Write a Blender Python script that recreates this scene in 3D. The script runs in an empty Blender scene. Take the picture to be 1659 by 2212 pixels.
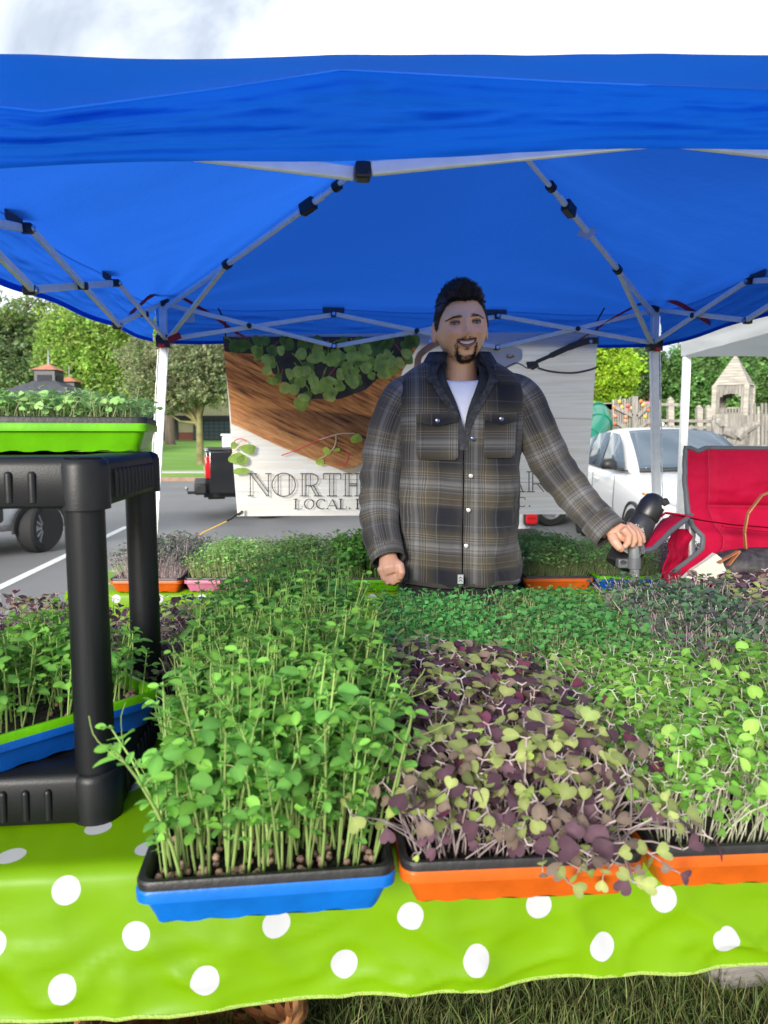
import bpy, bmesh, math, random
import numpy as np
from mathutils import Vector, Matrix, Euler
from mathutils import noise as mnoise
from mathutils.bvhtree import BVHTree

R = math.radians
random.seed(7)
rng = np.random.default_rng(7)
scene = bpy.context.scene
COL = scene.collection

# ------------------------------------------------------------------ camera, sky, sun, exposure
CZ, PITCH, FPX, UC, VC = 1.28, R(6.0), 1560.0, 829.5, 1106.0
cam_d = bpy.data.cameras.new('camera')
cam = bpy.data.objects.new('camera', cam_d)
COL.objects.link(cam)
cam.location = (0, 0, CZ)
cam.rotation_euler = (R(90) - PITCH, 0, 0)
cam_d.sensor_fit = 'VERTICAL'
cam_d.sensor_height = 36.0
cam_d.lens = 36.0 * FPX / 2212.0
cam_d.clip_start = 0.02
cam_d.clip_end = 2000.0
cam_d.dof.use_dof = True
cam_d.dof.focus_distance = 1.7
cam_d.dof.aperture_fstop = 7.0
scene.camera = cam

SUN_EL, SUN_AZ = R(19), R(202)      # azimuth: compass bearing of the sun, 0 = +Y, clockwise
world = bpy.data.worlds.new('World')
scene.world = world
world.use_nodes = True
wn, wl = world.node_tree.nodes, world.node_tree.links
wn.clear()
w_out = wn.new('ShaderNodeOutputWorld')
w_bg = wn.new('ShaderNodeBackground')
w_sky = wn.new('ShaderNodeTexSky')
w_sky.sky_type = 'NISHITA'
w_sky.sun_disc = False
w_sky.sun_elevation = SUN_EL
w_sky.sun_rotation = SUN_AZ
w_tc = wn.new('ShaderNodeTexCoord')
w_map = wn.new('ShaderNodeMapping')
w_map.inputs['Scale'].default_value = (1.0, 1.0, 2.2)
w_map.inputs['Location'].default_value = (0.35, 0.1, 0.2)
w_no = wn.new('ShaderNodeTexNoise')
w_no.inputs['Scale'].default_value = 2.1
w_no.inputs['Detail'].default_value = 7
w_no.inputs['Roughness'].default_value = 0.55
w_no.inputs['Distortion'].default_value = 0.6
w_cr = wn.new('ShaderNodeValToRGB')
w_cr.color_ramp.elements[0].position = 0.43
w_cr.color_ramp.elements[0].color = (0.215, 0.242, 0.28, 1)
w_cr.color_ramp.elements[1].position = 0.70
w_cr.color_ramp.elements[1].color = (1.0, 1.0, 1.0, 1)
w_sc = wn.new('ShaderNodeVectorMath'); w_sc.operation = 'SCALE'
w_sc.inputs['Scale'].default_value = 6.6
w_mix = wn.new('ShaderNodeMix'); w_mix.data_type = 'RGBA'
w_mix.inputs['Factor'].default_value = 0.92
wl.new(w_tc.outputs['Generated'], w_map.inputs['Vector'])
wl.new(w_map.outputs['Vector'], w_no.inputs['Vector'])
wl.new(w_no.outputs['Fac'], w_cr.inputs['Fac'])
wl.new(w_cr.outputs['Color'], w_sc.inputs[0])
wl.new(w_sky.outputs['Color'], w_mix.inputs['A'])
wl.new(w_sc.outputs['Vector'], w_mix.inputs['B'])
wl.new(w_mix.outputs['Result'], w_bg.inputs['Color'])
w_bg.inputs['Strength'].default_value = 0.1
wl.new(w_bg.outputs['Background'], w_out.inputs['Surface'])

sun_d = bpy.data.lights.new('sun', 'SUN')
sun_d.energy = 1.5
sun_d.angle = R(20)
sun_d.color = (1.0, 0.95, 0.87)
sun = bpy.data.objects.new('sun', sun_d)
COL.objects.link(sun)
_sd = Vector((math.sin(SUN_AZ) * math.cos(SUN_EL), math.cos(SUN_AZ) * math.cos(SUN_EL), math.sin(SUN_EL)))
sun.rotation_euler = _sd.to_track_quat('Z', 'Y').to_euler()
sun.location = _sd * 30

scene.view_settings.view_transform = 'Standard'
scene.view_settings.look = 'None'
scene.view_settings.exposure = 2.1
scene.view_settings.gamma = 1.0
scene.view_settings.use_curve_mapping = False
cy = scene.cycles
cy.use_denoising = True
cy.max_bounces = 9
cy.diffuse_bounces = 5
cy.glossy_bounces = 3
cy.transmission_bounces = 5
cy.transparent_max_bounces = 6
cy.sample_clamp_indirect = 6
cy.caustics_reflective = False
cy.caustics_refractive = False

# ------------------------------------------------------------------ helpers
def ray(u, v):
    a, b = (u - UC) / FPX, (VC - v) / FPX
    return Vector((a, math.cos(PITCH) + b * math.sin(PITCH), -math.sin(PITCH) + b * math.cos(PITCH)))
def PY(u, v, Y):
    d = ray(u, v); t = Y / d.y
    return Vector((d.x * t, Y, CZ + d.z * t))
def PZ(u, v, z):
    d = ray(u, v); t = (z - CZ) / d.z
    return Vector((d.x * t, d.y * t, z))

def lin(c):
    return tuple((x / 255 / 12.92) if x / 255 <= 0.04045 else ((x / 255 + 0.055) / 1.055) ** 2.4 for x in c)

MATS = {}
def mat(name, col, rough=0.6, metal=0.0, var=0.0, vscale=12.0, bump=0.0, bscale=60.0, col2=None, trans=0.0,
        coat=0.0, spec=0.5, stretch=(1, 1, 1), detail=4.0, sheen=0.0, bdist=0.01, emit=None):
    if name in MATS:
        return MATS[name]
    m = bpy.data.materials.new(name)
    m.use_nodes = True
    n, l = m.node_tree.nodes, m.node_tree.links
    b = n['Principled BSDF']
    out = n['Material Output']
    b.inputs['Roughness'].default_value = rough
    b.inputs['Metallic'].default_value = metal
    b.inputs['Specular IOR Level'].default_value = spec
    b.inputs['Coat Weight'].default_value = coat
    b.inputs['Coat Roughness'].default_value = 0.08
    b.inputs['Sheen Weight'].default_value = sheen
    b.inputs['Base Color'].default_value = (*col, 1)
    cs = None
    if var or bump:
        tc = n.new('ShaderNodeTexCoord')
        mp = n.new('ShaderNodeMapping'); mp.inputs['Scale'].default_value = stretch
        l.new(tc.outputs['Object'], mp.inputs['Vector'])
    if var:
        no = n.new('ShaderNodeTexNoise')
        no.inputs['Scale'].default_value = vscale; no.inputs['Detail'].default_value = detail
        l.new(mp.outputs['Vector'], no.inputs['Vector'])
        cr = n.new('ShaderNodeValToRGB')
        c2 = col2 or tuple(min(1, x * (1 + var)) for x in col)
        c1 = col if col2 else tuple(x * (1 - var) for x in col)
        cr.color_ramp.elements[0].position = 0.32; cr.color_ramp.elements[0].color = (*c1, 1)
        cr.color_ramp.elements[1].position = 0.68; cr.color_ramp.elements[1].color = (*c2, 1)
        l.new(no.outputs['Fac'], cr.inputs['Fac'])
        l.new(cr.outputs['Color'], b.inputs['Base Color'])
        cs = cr.outputs['Color']
    if bump:
        nb = n.new('ShaderNodeTexNoise')
        nb.inputs['Scale'].default_value = bscale; nb.inputs['Detail'].default_value = 5
        l.new(mp.outputs['Vector'], nb.inputs['Vector'])
        bp = n.new('ShaderNodeBump'); bp.inputs['Strength'].default_value = bump
        bp.inputs['Distance'].default_value = bdist
        l.new(nb.outputs['Fac'], bp.inputs['Height'])
        l.new(bp.outputs['Normal'], b.inputs['Normal'])
    if trans:
        tr = n.new('ShaderNodeBsdfTranslucent'); tr.inputs['Color'].default_value = (*col, 1)
        if cs: l.new(cs, tr.inputs['Color'])
        mx = n.new('ShaderNodeMixShader'); mx.inputs['Fac'].default_value = trans
        l.new(b.outputs['BSDF'], mx.inputs[1]); l.new(tr.outputs['BSDF'], mx.inputs[2])
        l.new(mx.outputs['Shader'], out.inputs['Surface'])
    if emit:
        b.inputs['Emission Color'].default_value = (*col, 1); b.inputs['Emission Strength'].default_value = emit
    MATS[name] = m
    return m

def leaf_mat(name, trans=0.35, rough=0.5, objvar=0.25, spec=0.4):
    """leaf colour comes from the mesh's own per-leaf 'tint' attribute"""
    m = bpy.data.materials.new(name); m.use_nodes = True
    n, l = m.node_tree.nodes, m.node_tree.links
    b, out = n['Principled BSDF'], n['Material Output']
    at = n.new('ShaderNodeAttribute'); at.attribute_name = 'tint'
    oi = n.new('ShaderNodeObjectInfo')
    mr = n.new('ShaderNodeMapRange'); mr.inputs['To Min'].default_value = 1 - objvar; mr.inputs['To Max'].default_value = 1 + objvar
    l.new(oi.outputs['Random'], mr.inputs['Value'])
    sc = n.new('ShaderNodeVectorMath'); sc.operation = 'SCALE'
    l.new(at.outputs['Color'], sc.inputs[0]); l.new(mr.outputs['Result'], sc.inputs['Scale'])
    b.inputs['Roughness'].default_value = rough; b.inputs['Specular IOR Level'].default_value = spec
    l.new(sc.outputs['Vector'], b.inputs['Base Color'])
    tr = n.new('ShaderNodeBsdfTranslucent')
    l.new(sc.outputs['Vector'], tr.inputs['Color'])
    mx = n.new('ShaderNodeMixShader'); mx.inputs['Fac'].default_value = trans
    l.new(b.outputs['BSDF'], mx.inputs[1]); l.new(tr.outputs['BSDF'], mx.inputs[2])
    l.new(mx.outputs['Shader'], out.inputs['Surface'])
    return m

def xmat(loc=(0, 0, 0), rot=(0, 0, 0), s=1.0):
    return Matrix.Translation(Vector(loc)) @ Euler(rot).to_matrix().to_4x4() @ Matrix.Scale(s, 4)

class MB:
    """collects shapes, then links them as ONE mesh object"""
    def __init__(s):
        s.v, s.f, s.mi, s.uv, s.M, s.cm = [], [], [], [], Matrix.Identity(4), 0
    def add(s, vs, fs, uvs=None):
        o = len(s.v); M = s.M
        s.v += [tuple(M @ Vector(p)) for p in vs]
        for k, f in enumerate(fs):
            s.f.append(tuple(i + o for i in f)); s.mi.append(s.cm)
            s.uv.append(uvs[k] if uvs else None)
        return s
    def box(s, c, d, rot=(0, 0, 0)):
        m = Euler(rot).to_matrix(); c = Vector(c)
        x, y, z = d[0] / 2, d[1] / 2, d[2] / 2
        vs = [c + m @ Vector(p) for p in ((-x, -y, -z), (x, -y, -z), (x, y, -z), (-x, y, -z), (-x, -y, z), (x, -y, z), (x, y, z), (-x, y, z))]
        return s.add(vs, [(0, 3, 2, 1), (4, 5, 6, 7), (0, 1, 5, 4), (1, 2, 6, 5), (2, 3, 7, 6), (3, 0, 4, 7)])
    def bar(s, p, q, w, h, up=(0, 0, 1)):
        """rectangular bar from p to q; w sideways, h along up"""
        p, q = Vector(p), Vector(q); d = (q - p).normalized()
        sd = d.cross(Vector(up));
        if sd.length < 1e-5: sd = d.cross(Vector((1, 0, 0)))
        sd.normalize(); u = sd.cross(d)
        a, b = sd * (w / 2), u * (h / 2)
        vs = [p - a - b, p + a - b, p + a + b, p - a + b, q - a - b, q + a - b, q + a + b, q - a + b]
        return s.add(vs, [(0, 1, 2, 3), (7, 6, 5, 4), (0, 4, 5, 1), (1, 5, 6, 2), (2, 6, 7, 3), (3, 7, 4, 0)])
    def tube(s, pts, r, n=8, cap=True, sx=1.0, sy=1.0, up=None, uvscale=None, rf=None):
        pts = [Vector(p) for p in pts]; k = len(pts)
        rs = r if isinstance(r, (list, tuple)) else [r] * k
        T = []
        for i in range(k):
            a = pts[max(i - 1, 0)]; b = pts[min(i + 1, k - 1)]
            t = (b - a); T.append(t.normalized() if t.length > 1e-9 else Vector((0, 0, 1)))
        ref = Vector(up) if up else (Vector((0, 0, 1)) if abs(T[0].z) < 0.9 else Vector((0, 1, 0)))
        N = (ref - T[0] * ref.dot(T[0])).normalized()
        vs = []
        for i in range(k):
            N = (N - T[i] * N.dot(T[i])).normalized(); B = T[i].cross(N)
            for j in range(n):
                a = 2 * math.pi * j / n
                rr = rs[i] * (rf(i, a) if rf else 1.0)
                vs.append(pts[i] + N * (math.cos(a) * rr * sx) + B * (math.sin(a) * rr * sy))
        fs, uvs = [], []
        L = [0.0]
        for i in range(1, k): L.append(L[-1] + (pts[i] - pts[i - 1]).length)
        for i in range(k - 1):
            for j in range(n):
                j2 = (j + 1) % n
                fs.append((i * n + j, i * n + j2, (i + 1) * n + j2, (i + 1) * n + j))
                if uvscale:
                    c = 2 * math.pi * uvscale / n
                    uvs.append(((j * c, L[i]), ((j + 1) * c, L[i]), ((j + 1) * c, L[i + 1]), (j * c, L[i + 1])))
        if cap:
            fs.append(tuple(range(n - 1, -1, -1))); fs.append(tuple((k - 1) * n + j for j in range(n)))
            if uvscale: uvs += [[(0, 0)] * n] * 2
        return s.add(vs, fs, uvs if uvscale else None)
    def lathe(s, prof, n=20, loc=(0, 0, 0), rot=(0, 0, 0), cap=True):
        m = xmat(loc, rot); vs, fs = [], []
        for r, z in prof:
            for j in range(n):
                a = 2 * math.pi * j / n
                vs.append(m @ Vector((r * math.cos(a), r * math.sin(a), z)))
        k = len(prof)
        for i in range(k - 1):
            for j in range(n):
                j2 = (j + 1) % n
                fs.append((i * n + j, i * n + j2, (i + 1) * n + j2, (i + 1) * n + j))
        if cap:
            fs.append(tuple(range(n - 1, -1, -1))); fs.append(tuple((k - 1) * n + j for j in range(n)))
        return s.add(vs, fs)
    def prism(s, poly, h, m=None):
        """2-D polygon (x,y) extruded to z = h, placed by matrix m"""
        m = m or Matrix.Identity(4); k = len(poly)
        vs = [m @ Vector((x, y, 0)) for x, y in poly] + [m @ Vector((x, y, h)) for x, y in poly]
        fs = [tuple(range(k - 1, -1, -1)), tuple(range(k, 2 * k))] + [(i, (i + 1) % k, k + (i + 1) % k, k + i) for i in range(k)]
        return s.add(vs, fs)
    def grid(s, fn, nu, nv, wrapu=False, uvf=None):
        vs = [fn(i / (nu if wrapu else nu - 1), j / (nv - 1)) for j in range(nv) for i in range(nu)]
        fs, uvs = [], []
        for j in range(nv - 1):
            for i in range(nu if wrapu else nu - 1):
                i2 = (i + 1) % nu
                fs.append((j * nu + i, j * nu + i2, (j + 1) * nu + i2, (j + 1) * nu + i))
                if uvf:
                    e = nu if wrapu else nu - 1
                    uvs.append((uvf(i / e, j / (nv - 1)), uvf((i + 1) / e, j / (nv - 1)), uvf((i + 1) / e, (j + 1) / (nv - 1)), uvf(i / e, (j + 1) / (nv - 1))))
        return s.add(vs, fs, uvs if uvf else None)
    def rings(s, rl, capa=True, capb=True):
        n = len(rl[0]); vs = [p for r in rl for p in r]; fs = []
        for i in range(len(rl) - 1):
            for j in range(n):
                j2 = (j + 1) % n
                fs.append((i * n + j, i * n + j2, (i + 1) * n + j2, (i + 1) * n + j))
        if capa: fs.append(tuple(range(n - 1, -1, -1)))
        if capb: fs.append(tuple((len(rl) - 1) * n + j for j in range(n)))
        return s.add(vs, fs)
    def mesh(s, name):
        me = bpy.data.meshes.new(name)
        me.from_pydata(s.v, [], s.f)
        if any(s.mi): me.polygons.foreach_set('material_index', s.mi)
        if any(u is not None for u in s.uv):
            ul = me.uv_layers.new(name='UVMap'); k = 0; d = []
            for f, u in zip(s.f, s.uv):
                for q in range(len(f)): d += list(u[q]) if u else [0.0, 0.0]
            ul.data.foreach_set('uv', d)
        me.update()
        return me
    def build(s, name, m, parent=None, smooth=40, bevel=0.0, solid=0.0, sub=0, label=None, fix=True):
        me = s.mesh(name)
        if fix:
            bm = bmesh.new(); bm.from_mesh(me); bmesh.ops.recalc_face_normals(bm, faces=bm.faces); bm.to_mesh(me); bm.free()
        for q in (m if isinstance(m, (list, tuple)) else [m]): me.materials.append(q)
        if smooth:
            me.shade_smooth(); me.set_sharp_from_angle(angle=R(smooth))
        o = bpy.data.objects.new(name, me); COL.objects.link(o)
        if parent: o.parent = parent
        if solid:
            d = o.modifiers.new('thickness', 'SOLIDIFY'); d.thickness = solid; d.offset = 0
        if bevel:
            d = o.modifiers.new('bevel', 'BEVEL'); d.width = bevel; d.segments = 2; d.limit_method = 'ANGLE'; d.angle_limit = R(40)
        if sub:
            d = o.modifiers.new('sub', 'SUBSURF'); d.levels = sub; d.render_levels = sub
        if label: o['label'] = label
        return o

def tag(o, label, cat, group=None, kind=None):
    o['label'] = label; o['category'] = cat
    if group: o['group'] = group
    if kind: o['kind'] = kind
    return o
def thing(name, label, cat, loc=(0, 0, 0), rz=0.0, group=None, rot=None):
    o = bpy.data.objects.new(name, None); COL.objects.link(o)
    o.empty_display_size = 0.1
    o.location = loc; o.rotation_euler = rot or (0, 0, rz)
    return tag(o, label, cat, group)
def struct(o):
    o['kind'] = 'structure'; return o
def child(name, me, parent, m4=None):
    o = bpy.data.objects.new(name, me); COL.objects.link(o); o.parent = parent
    if m4 is not None: o.matrix_local = m4
    return o
def smoothstep(a, b, x):
    t = min(1, max(0, (x - a) / (b - a))); return t * t * (3 - 2 * t)
def fbm(x, y, z=0.0, o=4):
    return mnoise.fractal(Vector((x, y, z)), 1.0, 2.0, o)
def rrect(w, d, r, n=4, cx=0, cy=0):
    """rounded rectangle, counter-clockwise"""
    pts = []
    for k, (sx, sy) in enumerate(((1, -1), (1, 1), (-1, 1), (-1, -1))):
        for i in range(n + 1):
            a = -math.pi / 2 + k * math.pi / 2 + (math.pi / 2) * i / n
            pts.append((cx + sx * (w / 2 - r) + r * math.cos(a), cy + sy * (d / 2 - r) + r * math.sin(a)))
    return pts

# vectorised stamping of small templates into one mesh ------------------------------------------------
def tmpl_join(parts):
    V, F, C, o = [], [], [], 0
    for v, f, c in parts:
        V.append(np.asarray(v, float)); F += [tuple(i + o for i in q) for q in f]
        c = np.asarray(c, float)
        C.append(np.tile(c, (len(v), 1)) if c.ndim == 1 else c); o += len(v)
    return np.vstack(V), F, np.vstack(C)
def stamp(name, groups, material, parent=None, smooth=True):
    """groups: list of (template, rot (k,3,3), off (k,3), tint (k,3)); one joined mesh"""
    V, L, LT, C, o = [], [], [], [], 0
    for (tv, tf, tcol), rot, off, tint in groups:
        k = len(off)
        if k == 0: continue
        n = len(tv)
        v = np.einsum('kij,nj->kni', rot, tv) + off[:, None, :]
        V.append(v.reshape(-1, 3))
        C.append((tcol[None] * tint[:, None, :]).reshape(-1, 3))
        fl = np.array([i for f in tf for i in f]); lt = np.array([len(f) for f in tf])
        L.append((fl[None] + (np.arange(k) * n)[:, None]).ravel() + o); LT.append(np.tile(lt, k)); o += n * k
    V = np.vstack(V); L = np.concatenate(L); LT = np.concatenate(LT); C = np.vstack(C)
    me = bpy.data.meshes.new(name)
    me.vertices.add(len(V)); me.loops.add(len(L)); me.polygons.add(len(LT))
    me.vertices.foreach_set('co', V.ravel().astype(np.float32))
    me.loops.foreach_set('vertex_index', L.astype(np.int32))
    me.polygons.foreach_set('loop_start', (np.cumsum(LT) - LT).astype(np.int32))
    me.polygons.foreach_set('loop_total', LT.astype(np.int32))
    me.polygons.foreach_set('use_smooth', np.full(len(LT), smooth))
    ca = me.color_attributes.new('tint', 'FLOAT_COLOR', 'POINT')
    ca.data.foreach_set('color', np.hstack([C, np.ones((len(C), 1))]).ravel().astype(np.float32))
    me.update(calc_edges=True)
    me.materials.append(material)
    ob = bpy.data.objects.new(name, me); COL.objects.link(ob)
    if parent: ob.parent = parent
    return ob
def tmpl_mesh(name, t, material):
    v, f, c = t
    me = bpy.data.meshes.new(name); me.from_pydata([tuple(p) for p in v], [], f)
    ca = me.color_attributes.new('tint', 'FLOAT_COLOR', 'POINT')
    ca.data.foreach_set('color', np.hstack([c, np.ones((len(c), 1))]).ravel().astype(np.float32))
    me.shade_smooth(); me.materials.append(material); me.update()
    return me
def rots(yaw, lean, leandir, scale):
    """(k,3,3): spin by yaw, lean by angle towards leandir, scale"""
    k = len(yaw)
    c, s = np.cos(yaw), np.sin(yaw); z, o = np.zeros(k), np.ones(k)
    Rz = np.stack([np.stack([c, -s, z], -1), np.stack([s, c, z], -1), np.stack([z, z, o], -1)], 1)
    ax = np.stack([-np.sin(leandir), np.cos(leandir), z], -1)
    K = np.zeros((k, 3, 3)); K[:, 0, 1] = -ax[:, 2]; K[:, 0, 2] = ax[:, 1]; K[:, 1, 0] = ax[:, 2]; K[:, 1, 2] = -ax[:, 0]; K[:, 2, 0] = -ax[:, 1]; K[:, 2, 1] = ax[:, 0]
    I = np.eye(3)[None]
    Rl = I + np.sin(lean)[:, None, None] * K + (1 - np.cos(lean))[:, None, None] * (K @ K)
    return (Rl @ Rz) * np.asarray(scale).reshape(-1, 1, 1)
# ------------------------------------------------------------------ ground, car park, lawn
M_asph = mat('asphalt', (0.165, 0.165, 0.17), 0.62, var=0.13, vscale=0.55, bump=0.35, bscale=140, bdist=0.004, detail=8)
M_line = mat('road_paint', (0.72, 0.73, 0.73), 0.6, var=0.12, vscale=9)
M_conc = mat('concrete', (0.42, 0.41, 0.38), 0.8, var=0.1, vscale=3, bump=0.2, bscale=80)
M_kerb = mat('kerb_brick', (0.26, 0.17, 0.12), 0.85, var=0.2, vscale=5)
M_lawn = mat('lawn', (0.10, 0.235, 0.03), 0.9, var=0.32, vscale=0.28, col2=(0.17, 0.33, 0.035), bump=0.7, bscale=22, bdist=0.03, stretch=(0.5, 1.6, 1), detail=9)
M_earth = mat('turf_base', (0.035, 0.05, 0.015), 0.95, var=0.4, vscale=18, bump=0.6, bscale=60)

b = MB()
ys = [-60, -5, 2, 4.2, 5.0, 5.5]; zs = [0, 0, 0, -0.02, -0.13, -0.2]
b.grid(lambda s, t: Vector((-60 + 120 * s, np.interp(t * 5, range(6), ys), np.interp(t * 5, range(6), zs))), 30, 6)
struct(b.build('ground', M_earth))
b = MB(); b.box((0, -3.2, -0.02), (80, 6.2, 0.05)); struct(b.build('bounce_ground', mat('bounce_concrete', (0.50, 0.49, 0.46), 0.85, var=0.08, vscale=2)))  # unseen pale ground, added behind the camera to bounce light under the canopy
b = MB(); b.box((0, 5.57, -0.27), (120, 0.14, 0.15)); struct(b.build('kerb', M_conc, bevel=0.015))
b = MB(); b.grid(lambda s, t: Vector((-70 + 140 * s, 5.6 + 20.6 * t, -0.34)), 20, 8); struct(b.build('car_park', M_asph))
for p, q in (((0, 1268), (262, 1143)),):
    a, c = PZ(*p, -0.336), PZ(*q, -0.336); d = (c - a).normalized()
    a -= d * 2.6; c += d * 0.4
    n_ = Vector((-d.y, d.x, 0)) * 0.06
    b = MB(); b.add([a - n_, a + n_, c + n_, c - n_], [(0, 1, 2, 3)]); struct(b.build('parking_line', M_line))
b = MB(); b.box((0, 26.15, -0.28), (140, 0.3, 0.17)); struct(b.build('kerb', M_kerb, bevel=0.02))
b = MB(); b.grid(lambda s, t: Vector((-70 + 140 * s, 26.3 + 4.2 * t, -0.2 + 0.06 * t)), 3, 3); struct(b.build('grass_verge', M_lawn))
b = MB(); b.box((0, 29.1, -0.155), (140, 1.3, 0.03)); struct(b.build('pavement', M_conc))
ys = [30.5, 40, 52, 68, 90, 200, 700]; zs = [-0.14, 0.16, 0.52, 0.9, 1.1, 1.6, 2.2]
b = MB(); b.grid(lambda s, t: Vector((-400 + 800 * s, np.interp(t * 6, range(7), ys), np.interp(t * 6, range(7), zs))), 30, 7); struct(b.build('lawn', M_lawn))

# ------------------------------------------------------------------ blue canopy tent
TC, TPSI, TH = Vector((0.26, 2.37, 0)), R(5.0), 1.238
def TW(x, y, z):
    c, s = math.cos(TPSI), math.sin(TPSI)
    return Vector((TC.x + x * c - y * s, TC.y + x * s + y * c, z))
def zB(x, y):
    s, t = (x / TH + 1) / 2, (y / TH + 1) / 2
    return (1.628 * (1 - s) + 1.772 * s) * (1 - t) + (1.722 * (1 - s) + 1.727 * s) * t
M_blue = mat('blue_polyester', (0.001, 0.088, 0.48), 0.72, trans=0.6, bump=0.25, bscale=38, bdist=0.005, stretch=(1, 1, 2.2), spec=0.08, var=0.06, vscale=3)
_n, _l = M_blue.node_tree.nodes, M_blue.node_tree.links
_rt = _n.new('ShaderNodeTexNoise'); _rt.name = 'ridged_crease'; _rt.noise_type = 'RIDGED_MULTIFRACTAL'
_rt.inputs['Scale'].default_value = 4.5; _rt.inputs['Detail'].default_value = 4; _rt.inputs['Distortion'].default_value = 0.7
_tc = _n.new('ShaderNodeTexCoord'); _mp = _n.new('ShaderNodeMapping'); _mp.inputs['Scale'].default_value = (0.55, 0.55, 2.6)
_l.new(_tc.outputs['Object'], _mp.inputs['Vector']); _l.new(_mp.outputs['Vector'], _rt.inputs['Vector'])
_b2 = _n.new('ShaderNodeBump'); _b2.inputs['Strength'].default_value = 0.30; _b2.inputs['Distance'].default_value = 0.012
_l.new(_rt.outputs['Fac'], _b2.inputs['Height'])
_b1 = [q for q in _n if q.type == 'BUMP' and q != _b2][0]
_l.new(_b2.outputs['Normal'], _b1.inputs['Normal'])
for _nd in M_blue.node_tree.nodes:
    if _nd.type == 'BSDF_TRANSLUCENT':
        for _lk in list(M_blue.node_tree.links):
            if _lk.to_node == _nd: M_blue.node_tree.links.remove(_lk)
        _nd.inputs['Color'].default_value = (0.016, 0.115, 0.58, 1)
        _l.new(_b1.outputs['Normal'], _nd.inputs['Normal'])
M_frame = mat('frame_enamel', (0.82, 0.83, 0.82), 0.38, var=0.06, vscale=30)
M_blk = mat('black_plastic_joint', (0.012, 0.012, 0.013), 0.42)
M_red_strap = mat('red_webbing', (0.33, 0.012, 0.02), 0.7, bump=0.3, bscale=300)
M_patch = mat('grey_velcro_patch', (0.045, 0.075, 0.12), 0.9)
M_bolt = mat('bolt_steel', (0.6, 0.6, 0.62), 0.25, metal=1.0)

tent = thing('canopy_tent', 'blue pop-up canopy tent with white folding frame over the stall', 'tent', TW(0, 0, 0), TPSI)
tinv = (Matrix.Translation(TW(0, 0, 0)) @ Matrix.Rotation(TPSI, 4, 'Z')).inverted()
def eave(x, y):
    z = zB(x, y) + 0.165
    if y < -TH + 0.02:
        z = 1.28 + TW(x, -TH, 0).y * float(np.interp(x, [-1.24, -1.1, -0.85, -0.62, -0.43, -0.1, 0.35, 1.24], [0.49, 0.45, 0.425, 0.452, 0.477, 0.462, 0.447, 0.45]))
    else:
        q = abs(x) if abs(y) > abs(x) else abs(y)
        z -= 0.012 * math.cos(q / TH * math.pi * 1.5) ** 2
    return z
def roof_z(x, y):
    m = max(abs(x), abs(y)) / TH
    mn = min(abs(x), abs(y)) / TH
    ex, ey = (x / m, y / m) if m > 1e-6 else (0, TH)
    base = eave(ex, ey) if m > 0.985 else (zB(x, y) + 0.165)
    if m <= 0.985 and -y / TH > 0.8: base += (eave(x, -TH) - zB(x, -TH) - 0.165) * smoothstep(0.8, 0.985, -y / TH)
    z = base + 0.50 * (1 - m)
    diag = 1 - (mn / m if m > 1e-6 else 1)              # 0 along a rafter, 1 mid panel
    z -= 0.055 * math.sin(math.pi * min(1, m)) * smoothstep(0, 0.9, diag)
    r = math.hypot(abs(x) - TH, abs(y) - TH)            # wrinkles that fan from the corners
    a = math.atan2(TH - abs(y), TH - abs(x) + 1e-6)
    z += 0.010 * math.sin(a * 19 + (x > 0) * 1.3 + (y > 0) * 0.7) * math.exp(-r * 1.6) * smoothstep(0.02, 0.3, r) * (1 - smoothstep(0.95, 1.0, m))
    z += 0.006 * fbm(x * 1.7 + 3, y * 4.2, 0.3) * (1 - smoothstep(0.92, 0.99, m))
    if y < -0.8:                                         # slack fabric bulging behind the front edge
        rz = 1.28 + TW(x, -1.10, 0).y * (0.490 + 0.002 * math.sin(x * 5 + 1)) + 0.004 * fbm(x * 3, 1.1, 0.4)
        z += (rz - z) * math.exp(-((y + 1.10) / 0.065) ** 2) * (1 - smoothstep(0.93, 1.0, abs(x) / TH))
    return z
b = MB(); N_ = 97
b.M = Matrix.Identity(4)
b.grid(lambda s, t: Vector(((2 * s - 1) * TH, (2 * t - 1) * TH, roof_z((2 * s - 1) * TH, (2 * t - 1) * TH))), N_, N_)
b.build('roof_fabric', M_blue, tent, smooth=180)
def valance(name, fx, nu, wrinkle):
    """fx(s) -> (x, y, outward normal) along one side"""
    b = MB()
    def fn(s, t):
        x, y, nx, ny = fx(s)
        zt, zb = eave(x, y), zB(x, y) - 0.004 * math.sin(s * 23)
        z = zt + (zb - zt) * t
        k = s * 2 * TH
        d = wrinkle * (0.9 * ((1 - abs(fbm(k * 0.9 + 0.5 * t, t * 2.4 + 0.55 * abs(k - 0.8), 1.7, 2))) ** 3 - 0.5) + 0.55 * ((1 - abs(fbm(k * 2.6 + t, t * 5.5 - 0.7 * k, 4.2, 3))) ** 4 - 0.4) + 0.12 * fbm(k * 14, t * 16, 2.2, 3)) * (0.35 + 0.65 * math.sin(math.pi * min(1, t + 0.12)))
        d = (d + 0.014 * t + 0.004) * smoothstep(0, 0.12, t) - 0.003 * (1 - smoothstep(0, 0.12, t))
        return Vector((x + nx * d, y + ny * d, z))
    b.grid(fn, nu, 34)
    o = b.build(name, M_blue, tent, smooth=180)
    h = MB()
    def hem(s, t):
        p = fn(s, 0.90 + 0.105 * t); x, y, nx, ny = fx(s)
        return p + Vector((nx, ny, 0)) * (0.0025 if 0 < t < 1 else 0.0012)
    h.grid(hem, nu, 4); h.build('hem', M_blue, o, smooth=180)
    return o
valance('valance', lambda s: ((2 * s - 1) * TH, -TH, 0, -1), 320, 0.016)
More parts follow.
